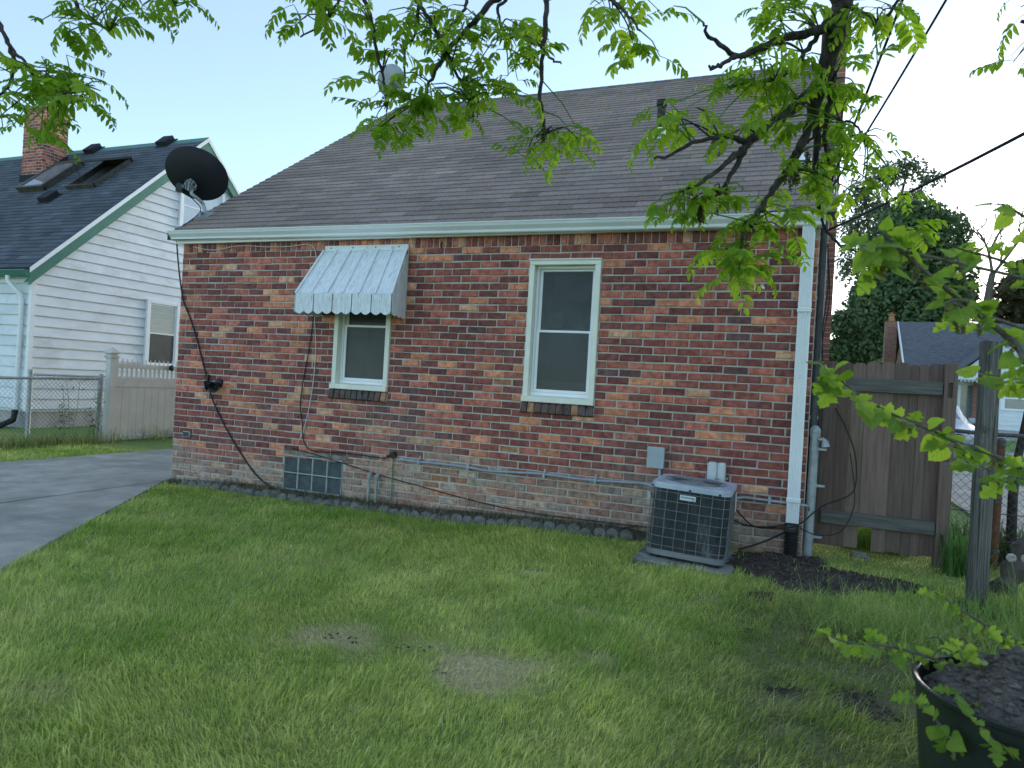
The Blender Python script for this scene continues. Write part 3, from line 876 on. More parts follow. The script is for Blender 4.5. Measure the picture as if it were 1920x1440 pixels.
# plumbing vent with pale flashing
p = on_roof(1236, 258)
pv = thing('vent_pipe', p, 'dark roof vent pipe with white flashing collar on the brown roof', 'vent pipe')
b = MB(); rot = Matrix([[1, eS[0], eN[0]], [0, eS[1], eN[1]], [0, eS[2], eN[2]]])
b.obox(p+eN*.012+eS*.05, np.array([.13, 0, 0]), eS*.13, eN*.004)
b.lathe([(.10, -.02), (.08, .05), (.055, .09)], 20, Matrix.Translation(Vector(p+eS*.05))); b.build('flashing', M['alu_white'], pv)
b = MB(); b.lathe([(.048, 0), (.048, .36), (.062, .36), (.062, .42), (.0, .43)], 18, Matrix.Translation(Vector(p+eS*.05))); b.build('pipe', M['black_plastic'], pv, smooth=True)
p = on_roof(1500, 306)
b = MB(); b.obox(p+eN*.014, np.array([.10, 0, 0]), eS*.08, eN*.004); b.lathe([(.07, 0), (.03, .07), (.03, .12)], 14, Matrix.Translation(Vector(p)))
tag(b.build('roof_flashing', M['alu_white']), 'small white roof flashing low on the brown roof above the downspout', 'flashing')

# ================================================================== THINGS ON THE REAR WALL
# ---- awning: overlapping metal pans, scalloped valance, side pans
aw = thing('window_awning', (2.6, 0, 2.0), 'weathered white metal awning with scalloped edge over a window', 'awning')
T0, T1 = np.array([2.055, -.03, 2.655]), np.array([3.075, -.03, 2.655])
F0, F1 = np.array([2.0, -.385, 2.150]), np.array([3.15, -.385, 2.150])
sl = F0-T0; nrm = np.cross(np.array([1., 0, 0]), sl/np.linalg.norm(sl)); nrm = nrm if nrm[2] > 0 else -nrm
b = MB(); b.bbox(2.05, 3.08, -.018, -.002, 2.655, 2.715, .003); b.box(2.05, 3.08, -.04, -.002, 2.650, 2.658)
fl = b.build('mounting_flange', M['awning_clean'], aw)
for k in range(4):
    b = MB(); b.lathe([(.008, 0), (.006, .006), (.001, .007)], 8, Matrix.Translation((2.13+k*.28, -.018, 2.69)) @ Matrix.Rotation(R(90), 4, 'X')); b.build('screw', M['dark_metal'], fl)
NP = 6
def lerp(a, b_, t): return a+(b_-a)*t
for k in range(NP):
    t0, t1 = k/NP, (k+1)/NP
    a0, a1, f0, f1 = lerp(T0, T1, t0+.008), lerp(T0, T1, t1-.008), lerp(F0, F1, t0+.008), lerp(F0, F1, t1-.008)
    b = MB()
    rows = 6
    V = []
    for i in range(rows+1):
        s = i/rows; sag = nrm*(random.uniform(-.002, .002)+(.006 if k % 2 else 0))
        V += [lerp(a0, f0, s)+sag, lerp(lerp(a0, a1, .5), lerp(f0, f1, .5), s)+sag-nrm*.003, lerp(a1, f1, s)+sag]
    n = len(V)
    V = V + [p-nrm*.003 for p in V]
    F = []
    for i in range(rows):
        for j in range(2):
            q = i*3+j
            F += [(q, q+1, q+4, q+3), (n+q, n+q+3, n+q+4, n+q+1)]
    F += [(0, 3*rows, n+3*rows, n)] if False else []
    for i in range(rows):
        F += [(i*3, i*3+3, n+i*3+3, n+i*3), (i*3+2, n+i*3+2, n+i*3+5, i*3+5)]
    for j in range(2):
        F += [(j, n+j, n+j+1, j+1), (3*rows+j, 3*rows+j+1, n+3*rows+j+1, n+3*rows+j)]
    b.add(V, F); b.build('roof_pan', M['awning'], aw)
for k in range(NP+1):
    t = k/NP
    p0, p1 = lerp(T0, T1, t), lerp(F0, F1, t)
    b = MB(); ax = np.array([.010, 0, 0]); ay = (p1-p0)/2
    b.obox((p0+p1)/2+nrm*.010, ax, ay, nrm*.009); b.build('rib', M['awning_clean'], aw)
ns_ = 10
for k in range(ns_):
    x0 = 2.0+1.15*k/ns_; x1 = 2.0+1.15*(k+1)/ns_
    yy = -.388 - (.008 if k % 2 else 0)
    w_ = x1-x0; P = [(x0+.002, yy, 2.158), (x1-.002, yy, 2.158)]
    for i in range(9):
        t = i/8; P.append((x1-.002-(w_-.004)*t, yy, 1.975-.028*math.sin(math.pi*t)))
    b = MB(); b.prism(P, (0, .004, 0)); b.build('scallop', M['awning'], aw)
for XT, XF, s in ((3.075, 3.15, 1), (2.055, 2.0, -1)):
    for k in range(3):
        y0, y1 = -.385+.125*k, -.385+.125*(k+1)
        zt = lambda yv: min(2.655+(yv+.03)*(2.655-2.15)/.355, 2.655)-.004
        XX = lambda yv: XT+(XF-XT)*(yv+.01)/-.375+s*(.006+.005*(k % 2))
        P = [(XX(y0), y0-.003, zt(y0)), (XX(y1), y1+.003, zt(y1))]
        for i in range(7):
            t = i/6; yv = y1+.003-(y1-y0+.006)*t; P.append((XX(yv), yv, 1.965-.022*math.sin(math.pi*t)))
        b = MB(); b.prism(P, (s*.004, 0, 0)); b.build('side_pan', M['awning_clean'], aw)

# ---- cables and pipes
def wallpath(pts, y=-.012):
    return [at(u, v, Y=(q[0] if q else y)) for (u, v, *q) in pts]
def smooth_path(P, n=5):
    P = [np.asarray(p, float) for p in P]
    out = []
    for i in range(len(P)-1):
        p0, p1, p2, p3 = P[max(i-1, 0)], P[i], P[i+1], P[min(i+2, len(P)-1)]
        for k in range(n):
            t = k/n
            out.append(.5*((2*p1)+(-p0+p2)*t+(2*p0-5*p1+4*p2-p3)*t*t+(-p0+3*p1-3*p2+p3)*t**3))
    out.append(P[-1]); return out
def cable(name, pts, r, mat, label, cat='cable', y=-.012, group=None):
    b = MB(); b.tube(smooth_path(wallpath(pts, y)), r, 8)
    return tag(b.build(name, M[mat], smooth=True), label, cat, group)
cable('cable', [(331, 449, -.06), (335, 500, -.03), (343, 560), (355, 592), (370, 640), (383, 690), (392, 728, -.03), (405, 765), (438, 828), (478, 888), (512, 917, -.03)], .0085, 'black_cable',
      'thick black cable running from the gutter end down past the floodlight')
cable('cable', [(362, 463), (400, 469), (440, 462), (465, 461), (500, 463), (545, 462), (572, 458), (586, 462), (592, 475), (593, 505), (592, 560), (590, 600), (592, 645), (589, 700), (583, 745), (575, 785), (566, 815), (559, 828)], .0045, 'white_cable',
      'thin white cable hanging beside the awning and ending in a loose tail')
cable('cable', [(589, 560), (587, 600), (580, 650), (573, 690), (566, 730), (563, 760), (566, 790), (569, 825), (577, 840), (592, 846), (640, 849), (690, 855), (722, 859), (738, 852)], .0055, 'black_cable',
      'thin black cable hanging below the awning and turning along the wall')
cable('cable', [(547, 840), (600, 855), (641, 868), (720, 893), (800, 915), (900, 942), (1000, 962), (1100, 975), (1222, 990, -.06)], .005, 'black_cable',
      'slack black wire slanting across the low brick courses above the edging stones')
cable('ground_wire', [(738, 848), (736, 880), (735, 905), (733, 940)], .006, 'green_cable', 'green ground wire dropping to the soil bed', 'wire')
b = MB(); q = at(738, 853, Y=-.02); b.obox(q, (.022, 0, .01), (0, .014, 0), (-.01, 0, .028)); b.obox(q+np.array([-.05, 0, -.012]), (.03, 0, .006), (0, .01, 0), (0, 0, .01))
tag(b.build('cable_splice', M['black_cable']), 'taped cable splice where the green wire starts', 'cable splice')
for (u, v, lab) in ((692, 894, 'stub pipe with cap beside the basement vent, the taller one'), (706, 898, 'stub pipe with cap next to the green wire, the shorter one')):
    p = at(u, v, Y=-.05); r = thing('stub_pipe', (p[0], p[1], .02), lab, 'pipe')
    b = MB(); b.tube([(p[0], p[1], -.03), (p[0], p[1], p[2])], .014, 12); b.build('pipe', M['copper_green'], r, smooth=True)
    b = MB(); b.tube([(p[0], p[1], p[2]-.01), (p[0], p[1]-.004, p[2]+.018), (p[0], p[1]+.012, p[2]+.034), (p[0], p[1]+.06, p[2]+.036)], [.02, .023, .021, .018], 12); b.build('elbow', M['grey_pipe'], r, smooth=True)

# flexible conduit with clamps
P = [(3.177, -.03, .515), (3.35, -.028, .512), (3.6, -.03, .517), (3.9, -.028, .512), (4.1, -.033, .498), (4.35, -.03, .510), (4.685, -.028, .525), (4.95, -.03, .517), (5.18, -.028, .517), (5.45, -.03, .53), (5.66, -.05, .535), (5.78, -.18, .50), (5.825, -.40, .50)]
cn = thing('conduit', (4.4, -.03, .5), 'blue grey flexible conduit clamped along the wall to the condenser', 'conduit')
b = MB(); b.tube(smooth_path(P, 6), .0125, 10); b.build('tube', M['pvc_blue'], cn, smooth=True)
for X in (3.35, 3.9, 4.685, 5.18):
    b = MB(); b.bbox(X-.012, X+.012, -.044, -.001, .487, .543, .003); b.box(X-.008, X+.008, -.012, -.002, .543, .57)
    b.build('clamp', M['grey_pipe'], cn)
b = MB(); b.tube([(3.13, -.03, .518), (3.185, -.03, .516)], .019, 10); b.tube([(3.10, -.03, .505), (3.14, -.03, .52)], .012, 8); b.build('connector', M['grey_pipe'], cn)
cr = thing('conduit', (6.65, -.03, .5), 'grey rigid conduit between the condenser and the downspout', 'conduit')
b = MB(); b.tube([(6.39, -.35, .50), (6.42, -.08, .505), (6.48, -.03, .51), (6.70, -.028, .505), (6.965, -.028, .497)], .0125, 10); b.build('tube', M['grey_pipe'], cr, smooth=True)
b = MB(); b.bbox(6.66, 6.685, -.045, -.001, .47, .54, .003); b.build('clamp', M['grey_pipe'], cr)
# electrical boxes
bx = thing('junction_box', (5.72, -.05, .69), 'plain blue grey junction box on the wall behind the condenser', 'electrical box')
b = MB(); b.bbox(5.657, 5.79, -.09, -.001, .693, .868, .006); b.build('housing', M['grey_paint'], bx)
b = MB(); b.bbox(5.650, 5.797, -.098, -.0905, .688, .874, .003); b.build('cover', M['grey_paint'], bx)
b = MB(); b.tube([(5.755, -.05, .70), (5.76, -.05, .62), (5.79, -.08, .56), (5.83, -.30, .54)], .012, 10); b.build('conduit', M['grey_paint'], bx, smooth=True)
bx = thing('disconnect_box', (6.235, -.05, .52), 'pale grey disconnect box with latch above the condenser top', 'electrical box')
b = MB(); b.bbox(6.165, 6.312, -.10, -.001, .53, .785, .012); b.build('housing', M['pale_grey'], bx)
b = MB(); b.bbox(6.240, 6.250, -.106, -.1005, .54, .79, .002); b.build('seam', M['grey_pipe'], bx)
b = MB(); b.bbox(6.235, 6.268, -.125, -.1065, .645, .66, .003); b.bbox(6.258, 6.268, -.125, -.1065, .62, .645, .003); b.tube([(6.313, -.06, .655), (6.335, -.06, .655)], .008, 8); b.build('latch', M['grey_pipe'], bx)
b = MB(); b.lathe([(.014, .786), (.012, .80), (.001, .803)], 10, Matrix.Translation((6.245, -.09, 0))); b.build('hinge_pin', M['dark_metal'], bx)
# outlet box
bx = thing('outdoor_outlet', (.237, -.02, .5), 'small grey weatherproof outlet cover low on the brick corner', 'outlet')
b = MB(); b.bbox(.185, .29, -.028, -.001, .507, .577, .004); b.build('plate', M['grey_pipe'], bx)
for X in (.198, .242): b = MB(); b.bbox(X, X+.036, -.04, -.0285, .516, .568, .003); b.build('flip_cover', M['dark_metal'], bx)
# floodlight
fl = thing('floodlight', (.63, -.05, 1.1), 'black twin floodlight with hooded lamp heads on the brick wall', 'wall light')
p = at(408, 718, Y=-.03)
b = MB(); b.lathe([(.055, 0), (.055, .02), (.03, .035), (.001, .036)], 20, Matrix.Translation(Vector((p[0], -.002, p[2]))) @ Matrix.Rotation(R(90), 4, 'X')); b.build('base', M['black_plastic'], fl, smooth=True)
for sx, tip in ((-1, (-.13, -.10, -.045)), (1, (.05, -.16, -.07))):
    d = Vector(tip).normalized(); o0 = Vector((p[0]+sx*.01, -.03, p[2]-.005))
    Mx = Matrix.Translation(o0) @ d.to_track_quat('Z', 'Y').to_matrix().to_4x4()
    b = MB(); b.lathe([(.014, 0), (.016, .03), (.030, .04), (.036, .07), (.058, .125), (.062, .128), (.052, .122), (.032, .07), (.001, .06)], 20, Mx); b.build('lamp_head', M['black_plastic'], fl, smooth=True)
b = MB(); q = at(390, 710, Y=-.02); b.obox(q, (.012, 0, 0), (0, .014, 0), (0, 0, .045)); tag(b.build('cable_clip', M['black_plastic']), 'black clip holding the thick cable above the floodlight', 'cable clip')
# small camera / hook on the wall
p = at(1430, 537, Y=-.03)
b = MB(); b.tube([(p[0]-.006, -.001, p[2]+.01), (p[0]-.006, -.035, p[2]+.006), (p[0]+.012, -.05, p[2]-.022)], [.010, .012, .010], 10)
tag(b.build('hose_hook', M['alu_white']), 'small white hook screwed into the brick near the downspout', 'hook')
p = at(827, 460, Y=-.02)
b = MB(); b.tube([(p[0], -.001, p[2]+.03), (p[0]+.004, -.03, p[2]+.01), (p[0]+.012, -.03, p[2]-.035)], .009, 8)
tag(b.build('iron_hook', M['black_plastic']), 'little black iron hook in the soldier course right of the awning', 'hook')

# service conduit at the corner
sm = thing('service_mast', (7.0, .14, 1.6), 'dark service conduit rising along the house corner past the gutter', 'conduit')
p0, p1 = at(1546, 425, Y=.14), at(1526, 690, Y=.14)
Xm = HW+.035
b = MB(); b.tube([(Xm, .14, .62), (Xm, .14, 3.05)], .030, 14); b.build('pipe', M['dark_metal'], sm, smooth=True)
b = MB(); b.bbox(Xm-.045, Xm+.05, .09, .19, .50, .66, .006); b.build('fitting', M['dark_metal'], sm)
for zz in (1.2, 2.2, 2.7): b = MB(); b.bbox(HW-.002, Xm+.036, .125, .155, zz, zz+.03, .003); b.build('strap', M['grey_pipe'], sm)
b = MB(); b.lathe([(.03, 0), (.055, .02), (.06, .08), (.03, .12), (.001, .125)], 14, Matrix.Translation((Xm, .14, 3.04))); b.build('weatherhead', M['dark_metal'], sm, smooth=True)
b = MB()
b.tube(smooth_path([(Xm+.03, .11, 2.66), (Xm+.05, .10, 2.3), (Xm+.028, .10, 1.95), (Xm+.05, .10, 1.5), (Xm+.035, .10, 1.0), (Xm+.05, .09, .6)]), .006, 6)
b.tube(smooth_path([(Xm+.035, .105, 2.6), (Xm+.065, .10, 2.2), (Xm+.03, .10, 1.8), (Xm+.06, .10, 1.3), (Xm+.04, .09, .9), (Xm+.0, .02, .45)]), .005, 6)
tag(b.build('loose_cables', M['black_cable'], smooth=True), 'pair of loose black cables beside the corner service conduit', 'cable')

# ---- satellite dishes
p = np.array([-.03, .34, roofz(.34)])
dsh = thing('satellite_dish', p, 'big black-backed satellite dish on a curved arm at the roof corner', 'satellite dish')
b = MB(); b.obox(p+eN*.014, np.array([.10, 0, 0]), eS*.07, eN*.004); b.obox(p+eN*.03+np.array([.03, 0, 0]), np.array([.004, 0, 0]), eS*.04, eN*.03); b.obox(p+eN*.03-np.array([.03, 0, 0]), np.array([.004, 0, 0]), eS*.04, eN*.03)
b.build('foot', M['grey_pipe'], dsh)
Dc = at(369, 326, D=proj(p)[2]-.06)
bk = at(356, 348, D=proj(p)[2]-.13)
b = MB(); b.tube(smooth_path([p+eN*.03, p+np.array([-.04, -.01, .14]), lerp(p, bk, .62)+np.array([.0, 0, .0]), bk+np.array([.005, .03, -.09]), bk+np.array([0, .04, 0])]), .021, 12); b.build('arm', M['grey_pipe'], dsh, smooth=True)
nd = Vector((-.33, .80, .42)).normalized()     # the dish looks away, over the roof
up = Vector((.30, 0, 1)); ex = nd.cross(up).normalized(); ey = ex.cross(nd).normalized()
Vv = []; Ff = []; nr, na = 8, 44
for side in (0, 1):
    for i in range(nr+1):
        q = i/nr
        for k in range(na):
            t = 2*math.pi*k/na
            xx, yy = .385*q*math.cos(t), .315*q*math.sin(t)
            h = .075*(q*q) - .075
            pt = Vector(Dc) + ex*xx + ey*yy + nd*(h + side*.006)
            Vv.append(pt)
for side in (0, 1):
    o_ = side*(nr+1)*na
    for i in range(nr):
        for k in range(na):
            k2 = (k+1) % na; q = (o_+i*na+k, o_+i*na+k2, o_+(i+1)*na+k2, o_+(i+1)*na+k)
            Ff.append(q)
for k in range(na):
    k2 = (k+1) % na; Ff.append((nr*na+k, nr*na+k2, (nr+1)*na+nr*na+k2, (nr+1)*na+nr*na+k))
M['dish'] = pm('black_dish', (.006, .007, .011), (.012, .013, .018), 4, .55, 0, spec=.3)
b = MB(); b.add(Vv, Ff); b.build('reflector', M['dish'], dsh, smooth=True)
Mx = Matrix.Translation(Vector(bk)+nd*.005) @ nd.to_track_quat('Z', 'Y').to_matrix().to_4x4()
b = MB(); b.lathe([(.075, .0), (.075, .012), (.06, .012), (.06, .0)], 26, Mx, close=False)
for a_ in (0, 60, 120): b.obox(Vector(bk)+nd*.006, (ex*math.cos(R(a_))+ey*math.sin(R(a_)))*.07, (ex*-math.sin(R(a_))+ey*math.cos(R(a_)))*.008, nd*.006)
b.obox(Vector(bk)-nd*.02, ex*.012, ey*.055, nd*.022); b.obox(Vector(bk)-nd*.02-ex*.03, ex*.004, ey*.05, nd*.02); b.obox(Vector(bk)-nd*.02+ex*.03, ex*.004, ey*.05, nd*.02)
for a_ in (90, 20, 200): b.tube([Vector(bk)+(ex*math.cos(R(a_))+ey*math.sin(R(a_)))*.08, Vector(bk)+(ex*math.cos(R(a_))+ey*math.sin(R(a_)))*.08-nd*.02], .010, 8)
b.build('mount', M['grey_pipe'], dsh)
lc = Vector(Dc)+ex*.18-ey*.26
b = MB()
lq = at(337, 352, D=proj(p)[2]-.05)
b.obox(lq, (ex*.035), (ey*.05), nd*.03); b.tube([Vector(lq), Vector(lq)+nd*.35-ey*.05], .012, 8); b.tube([Vector(bk)-ey*.03, Vector(lq)], .012, 8)
b.build('feed_bracket', M['dark_metal'], dsh)
b = MB(); b.tube(smooth_path([Vector(lq)+Vector((0, -.03, -.03)), Vector(bk)+Vector((-.04, -.05, -.10)), lerp(p, bk, .5)+np.array([-.03, -.03, 0]), p+np.array([-.05, -.04, .04]), np.array([-.06, -.05, 2.93]), np.array([-.07, -.09, 2.86])]), .006, 6); b.build('coax_lead', M['black_cable'], dsh, smooth=True)
# second dish on the ridge
p2 = np.array([-.02, RY+.03, RZ+.0]); d2 = thing('satellite_dish', p2, 'pale grey satellite dish standing on the ridge among leaves', 'satellite dish')
b = MB(); b.tube([p2+np.array([0, 0, -.02]), p2+np.array([-.03, 0, .22]), p2+np.array([-.07, .02, .40])], .02, 10); b.obox(p2+np.array([0, -.02, .01]), (.07, 0, 0), (0, .06, 0), (0, 0, .01)); b.build('mast', M['grey_pipe'], d2, smooth=True)
Dc2 = Vector(at(734, 152, Y=RY+.1)); nd = Vector((-.62, .62, .48)).normalized(); ex2 = nd.cross(Vector((0, 0, 1))).normalized(); ey2 = ex2.cross(nd)
Vv = []; Ff = []
for side in (0, 1):
    for i in range(nr+1):
        q = i/nr
        for k in range(na):
            t = 2*math.pi*k/na; Vv.append(Dc2+ex2*.25*q*math.cos(t)+ey2*.29*q*math.sin(t)+nd*(.06*q*q-.06+side*.005))
for side in (0, 1):
    o_ = side*(nr+1)*na
    for i in range(nr):
        for k in range(na):
            k2 = (k+1) % na; Ff.append((o_+i*na+k, o_+i*na+k2, o_+(i+1)*na+k2, o_+(i+1)*na+k))
for k in range(na):
    k2 = (k+1) % na; Ff.append((nr*na+k, nr*na+k2, (nr+1)*na+nr*na+k2, (nr+1)*na+nr*na+k))
b = MB(); b.add(Vv, Ff); b.build('reflector', M['grey_paint'], d2, smooth=True)
b = MB(); b.tube([Vector(p2)+Vector((-.07, .02, .39)), Dc2-nd*.03], .03, 8); b.build('mount', M['dark_metal'], d2)

# ================================================================== CONDENSER AND PAD
GA = float(gh(6.1, -.7))
padc = np.array([6.11, -.62, 0])
tilt = Matrix.Rotation(R(2.6), 3, 'Y') @ Matrix.Rotation(R(.5), 3, 'X')
def tl(p, c=np.array([6.11, -.62, .10])):
    return c + np.array(tilt @ Vector(np.asarray(p, float)-c))
b = MB(); V = []; 
nxp, nyp = 9, 8
PX = np.linspace(5.765, 6.475, nxp); PY = np.linspace(-1.03, -.26, nyp)
b.bbox(5.765, 6.475, -1.03, -.26, .015, .102, .012)
for i in range(len(b.v)):
    q = np.array(b.v[i]); q[:2] += np.array([random.uniform(-.006, .006), random.uniform(-.006, .006)]); b.v[i] = tuple(tl(q))
tag(b.build('equipment_pad', M['concrete_old']), 'mossy concrete pad under the air conditioner', 'concrete pad')
ac = thing('air_conditioner', tl((6.12, -.63, .105)), 'outdoor air conditioner with wire guard on a concrete pad', 'air conditioner')
def rrect(x0, x1, y0, y1, r, n=6):
    P = []
    for cx, cy, a0 in ((x1-r, y0+r, -90), (x1-r, y1-r, 0), (x0+r, y1-r, 90), (x0+r, y0+r, 180)):
        for k in range(n+1):
            a_ = R(a0+90*k/n); P.append((cx+r*math.cos(a_), cy+r*math.sin(a_)))
    return P
AX0, AX1, AY0, AY1 = 5.835, 6.405, -.925, -.355
ZB, ZC0, ZC1, ZD = .128, .172, .628, .672
def rr_solid(b, x0, x1, y0, y1, r, z0, z1, bev=0):
    ring = rrect(x0, x1, y0, y1, r); n = len(ring)
    lv = [(z0, 0)] + ([(z1-bev, 0), (z1, bev)] if bev else [(z1, 0)])
    V = []
    for z, ins in lv:
        R2 = rrect(x0+ins, x1-ins, y0+ins, y1-ins, max(r-ins, .005)); V += [tl((q[0], q[1], z)) for q in R2]
    F = [tuple(range(n-1, -1, -1)), tuple((len(lv)-1)*n+k for k in range(n))]
    for i in range(len(lv)-1):
        for k in range(n):
            k2 = (k+1) % n; F.append((i*n+k, i*n+k2, (i+1)*n+k2, (i+1)*n+k))
    b.add(V, F)
b = MB(); rr_solid(b, AX0+.012, AX1-.012, AY0+.012, AY1-.012, .06, ZB+.012, ZD-.02); b.build('coil', M['ac_coil'], ac)
b = MB(); rr_solid(b, AX0-.004, AX1+.004, AY0-.004, AY1+.004, .075, ZB, ZC0-.003); base = b.build('base_pan', M['ac_case'], ac)
b = MB()
for sx in (AX0+.06, AX1-.06):
    for sy in (AY0+.06, AY1-.06):
        q = tl((sx, sy, ZB-.013)); b.obox(q, (.03, 0, 0), (0, .03, 0), (0, 0, .0145))
b.build('feet', M['black_plastic'], ac)
# top deck: rim with a round opening
ring = rrect(AX0-.006, AX1+.006, AY0-.006, AY1+.006, .08, 8); n = len(ring)
cx, cy = (AX0+AX1)/2, (AY0+AY1)/2
rf = .235
V = []; F = []
def ringv(pts, z): return [tl((q[0], q[1], z)) for q in pts]
inner = []
for q in ring:
    a_ = math.atan2(q[1]-cy, q[0]-cx); inner.append((cx+rf*math.cos(a_), cy+rf*math.sin(a_)))
ins = [(cx+(q[0]-cx)*.985, cy+(q[1]-cy)*.985) for q in ring]
lv = [ringv(ring, ZC1+.004), ringv(ring, ZD-.008), ringv(ins, ZD), ringv(inner, ZD+.006), ringv([(cx+(q[0]-cx)*.97, cy+(q[1]-cy)*.97) for q in inner], ZD-.012)]
for l in lv: V += l
for i in range(len(lv)-1):
    for k in range(n):
        k2 = (k+1) % n; F.append((i*n+k, i*n+k2, (i+1)*n+k2, (i+1)*n+k))
b = MB(); b.add(V, F); top = b.build('top_deck', M['ac_top'], ac)
b = MB(); b.lathe([(.001, 0), (rf*.985, 0), (rf*.985, -.01), (.001, -.01)], 40, Matrix.Translation(Vector(tl((cx, cy, ZD-.018)))) @ tilt.to_4x4()); b.build('fan_well', M['ac_dark'], top)
b = MB()
for k in range(14):
    rr = .045+(.185)*k/13
    P = [tl((cx+rr*math.cos(2*math.pi*i/36), cy+rr*math.sin(2*math.pi*i/36), ZD+.010-.004*(k/13))) for i in range(37)]
    b.tube(P, .0022, 4, caps=False)
for k in range(4):
    a_ = R(45+90*k); b.tube([tl((cx+.03*math.cos(a_), cy+.03*math.sin(a_), ZD+.006)), tl((cx+rf*math.cos(a_), cy+rf*math.sin(a_), ZD+.004))], .003, 5)
b.build('fan_grille', M['ac_wire'], top)
b = MB(); b.lathe([(.001, .016), (.05, .014), (.062, .008), (.062, 0)], 24, Matrix.Translation(Vector(tl((cx, cy, ZD)))) @ tilt.to_4x4()); b.build('motor_cap', M['ac_case'], top, smooth=True)
# wire guard
GR = .074
def guard_ring(z):
    return [tl((q[0], q[1], z)) for q in rrect(AX0-.002, AX1+.002, AY0-.002, AY1+.002, GR, 6)]
b = MB()
for k in range(7):
    z = ZC0+.03+(ZC1-ZC0-.03)*k/6.3
    P = guard_ring(z); b.tube(P+[P[0]], .0026, 6, caps=False)
b.build('guard_hoops', M['ac_wire'], ac, smooth=True)
b = MB()
for k in range(7):
    t = k/6
    xx = AX0+.035+(AX1-AX0-.07)*t
    b.tube([tl((xx, AY0-.006, ZC0-.01)), tl((xx, AY0-.006, ZC1+.006))], .0026, 6)
    b.tube([tl((xx, AY1+.006, ZC0-.01)), tl((xx, AY1+.006, ZC1+.006))], .0032, 6)
for k in range(6):
    yy = AY0+.05+(AY1-AY0-.1)*k/5
    b.tube([tl((AX1+.006, yy, ZC0-.01)), tl((AX1+.006, yy, ZC1+.006))], .0032, 6)
    b.tube([tl((AX0-.006, yy, ZC0-.01)), tl((AX0-.006, yy, ZC1+.006))], .0032, 6)
b.build('guard_bars', M['ac_wire'], ac, smooth=True)
for xx in (AX0+.01, cx, AX1-.07):
    b = MB(); b.lathe([(.009, 0), (.007, .007), (.001, .008)], 8, Matrix.Translation(Vector(tl((xx, AY0-.010 if xx == cx or xx > cx else AY0+.03, ZC1+.012)))) @ Matrix.Rotation(R(90), 4, 'X')); b.build('screw', M['black_plastic'], top)
b = MB(); q0 = tl((AX1+.010, AY1-.12, .56)); b.obox(tl((AX1+.012, AY1-.09, .535)), (.002, 0, 0), (0, .035, 0), (0, 0, .075)); b.build('data_label', M['paper'], ac)
b = MB(); b.obox(tl((AX0-.014, AY0+.02, .50+.06)), (.012, 0, 0), (0, .02, 0), (0, 0, .03)); b.build('conduit_fitting', M['grey_pipe'], ac)
# nameplate
pl0 = tl((cx-.010, AY0-.013, ZC1-.044))
exx = np.array(tilt @ Vector((1, 0, 0))); ezz = np.array(tilt @ Vector((0, 0, 1)))
b = MB(); b.obox(pl0, exx*.058, (0, .0025, 0), ezz*.0185); plate = b.build('nameplate', M['plate'], ac)
def text_mesh(name, s, size, mat, pos, parent, rot):
    cu = bpy.data.curves.new(name, 'FONT'); cu.body = s; cu.size = size; cu.extrude = .0006; cu.align_x = 'CENTER'; cu.offset = .0004
    tmp = bpy.data.objects.new(name+'_tmp', cu); COL.objects.link(tmp)
    dg = bpy.context.evaluated_depsgraph_get(); dg.update()
    me = bpy.data.meshes.new_from_object(tmp.evaluated_get(dg)); bpy.data.objects.remove(tmp, do_unlink=True)
    me.materials.clear(); me.materials.append(M[mat])
    return inst(name, me, parent, pos, rot)
rt = tilt @ Matrix.Rotation(R(90), 3, 'X')
text_mesh('lettering', 'Comfortmaker', .0165, 'navy', pl0+np.array([0, -.0032, 0])-ezz*.0015, plate, rt)
text_mesh('lettering', '10.2', .0105, 'green_print', pl0+np.array([0, -.0032, 0])-ezz*.0145+exx*.040, plate, rt)
# cords round the condenser and drain
cable('cord', [(1377, 975, -.1), (1400, 985, -.06), (1440, 988, -.05), (1472, 984, -.09)], .006, 'black_cable', 'black cord from the condenser side straight to the drain', y=-.05)
cable('cord', [(1376, 950, -.12), (1410, 985, -.06), (1450, 990, -.05), (1495, 985, -.11), (1540, 950, .02), (1590, 930, .1), (1605, 905, .18), (1603, 850, .22), (1585, 800, .25), (1566, 765, .27)], .006, 'black_cable', 'long black cord looping from the condenser up over the brown gate', y=-.05)
cable('cord', [(1385, 1030, -.15), (1420, 1020, -.1), (1450, 1008, -.06), (1471, 998, -.10)], .008, 'black_cable', 'thick black cord lying along the dirt to the drain', y=-.05)
cable('cord', [(1500, 990, -.05), (1530, 1003, .0), (1570, 1000, .1), (1592, 975, .17), (1603, 930, .22), (1594, 850, .26)], .004, 'black_cable', 'thin black cord drooping low in front of the gate', y=.05)
cable('cord', [(1195, 985, -.12), (1160, 992, -.1), (1130, 997, -.08), (1090, 1000, -.1), (1050, 975, -.02)], .007, 'black_cable', 'black cord on the soil bed left of the condenser', y=-.1)

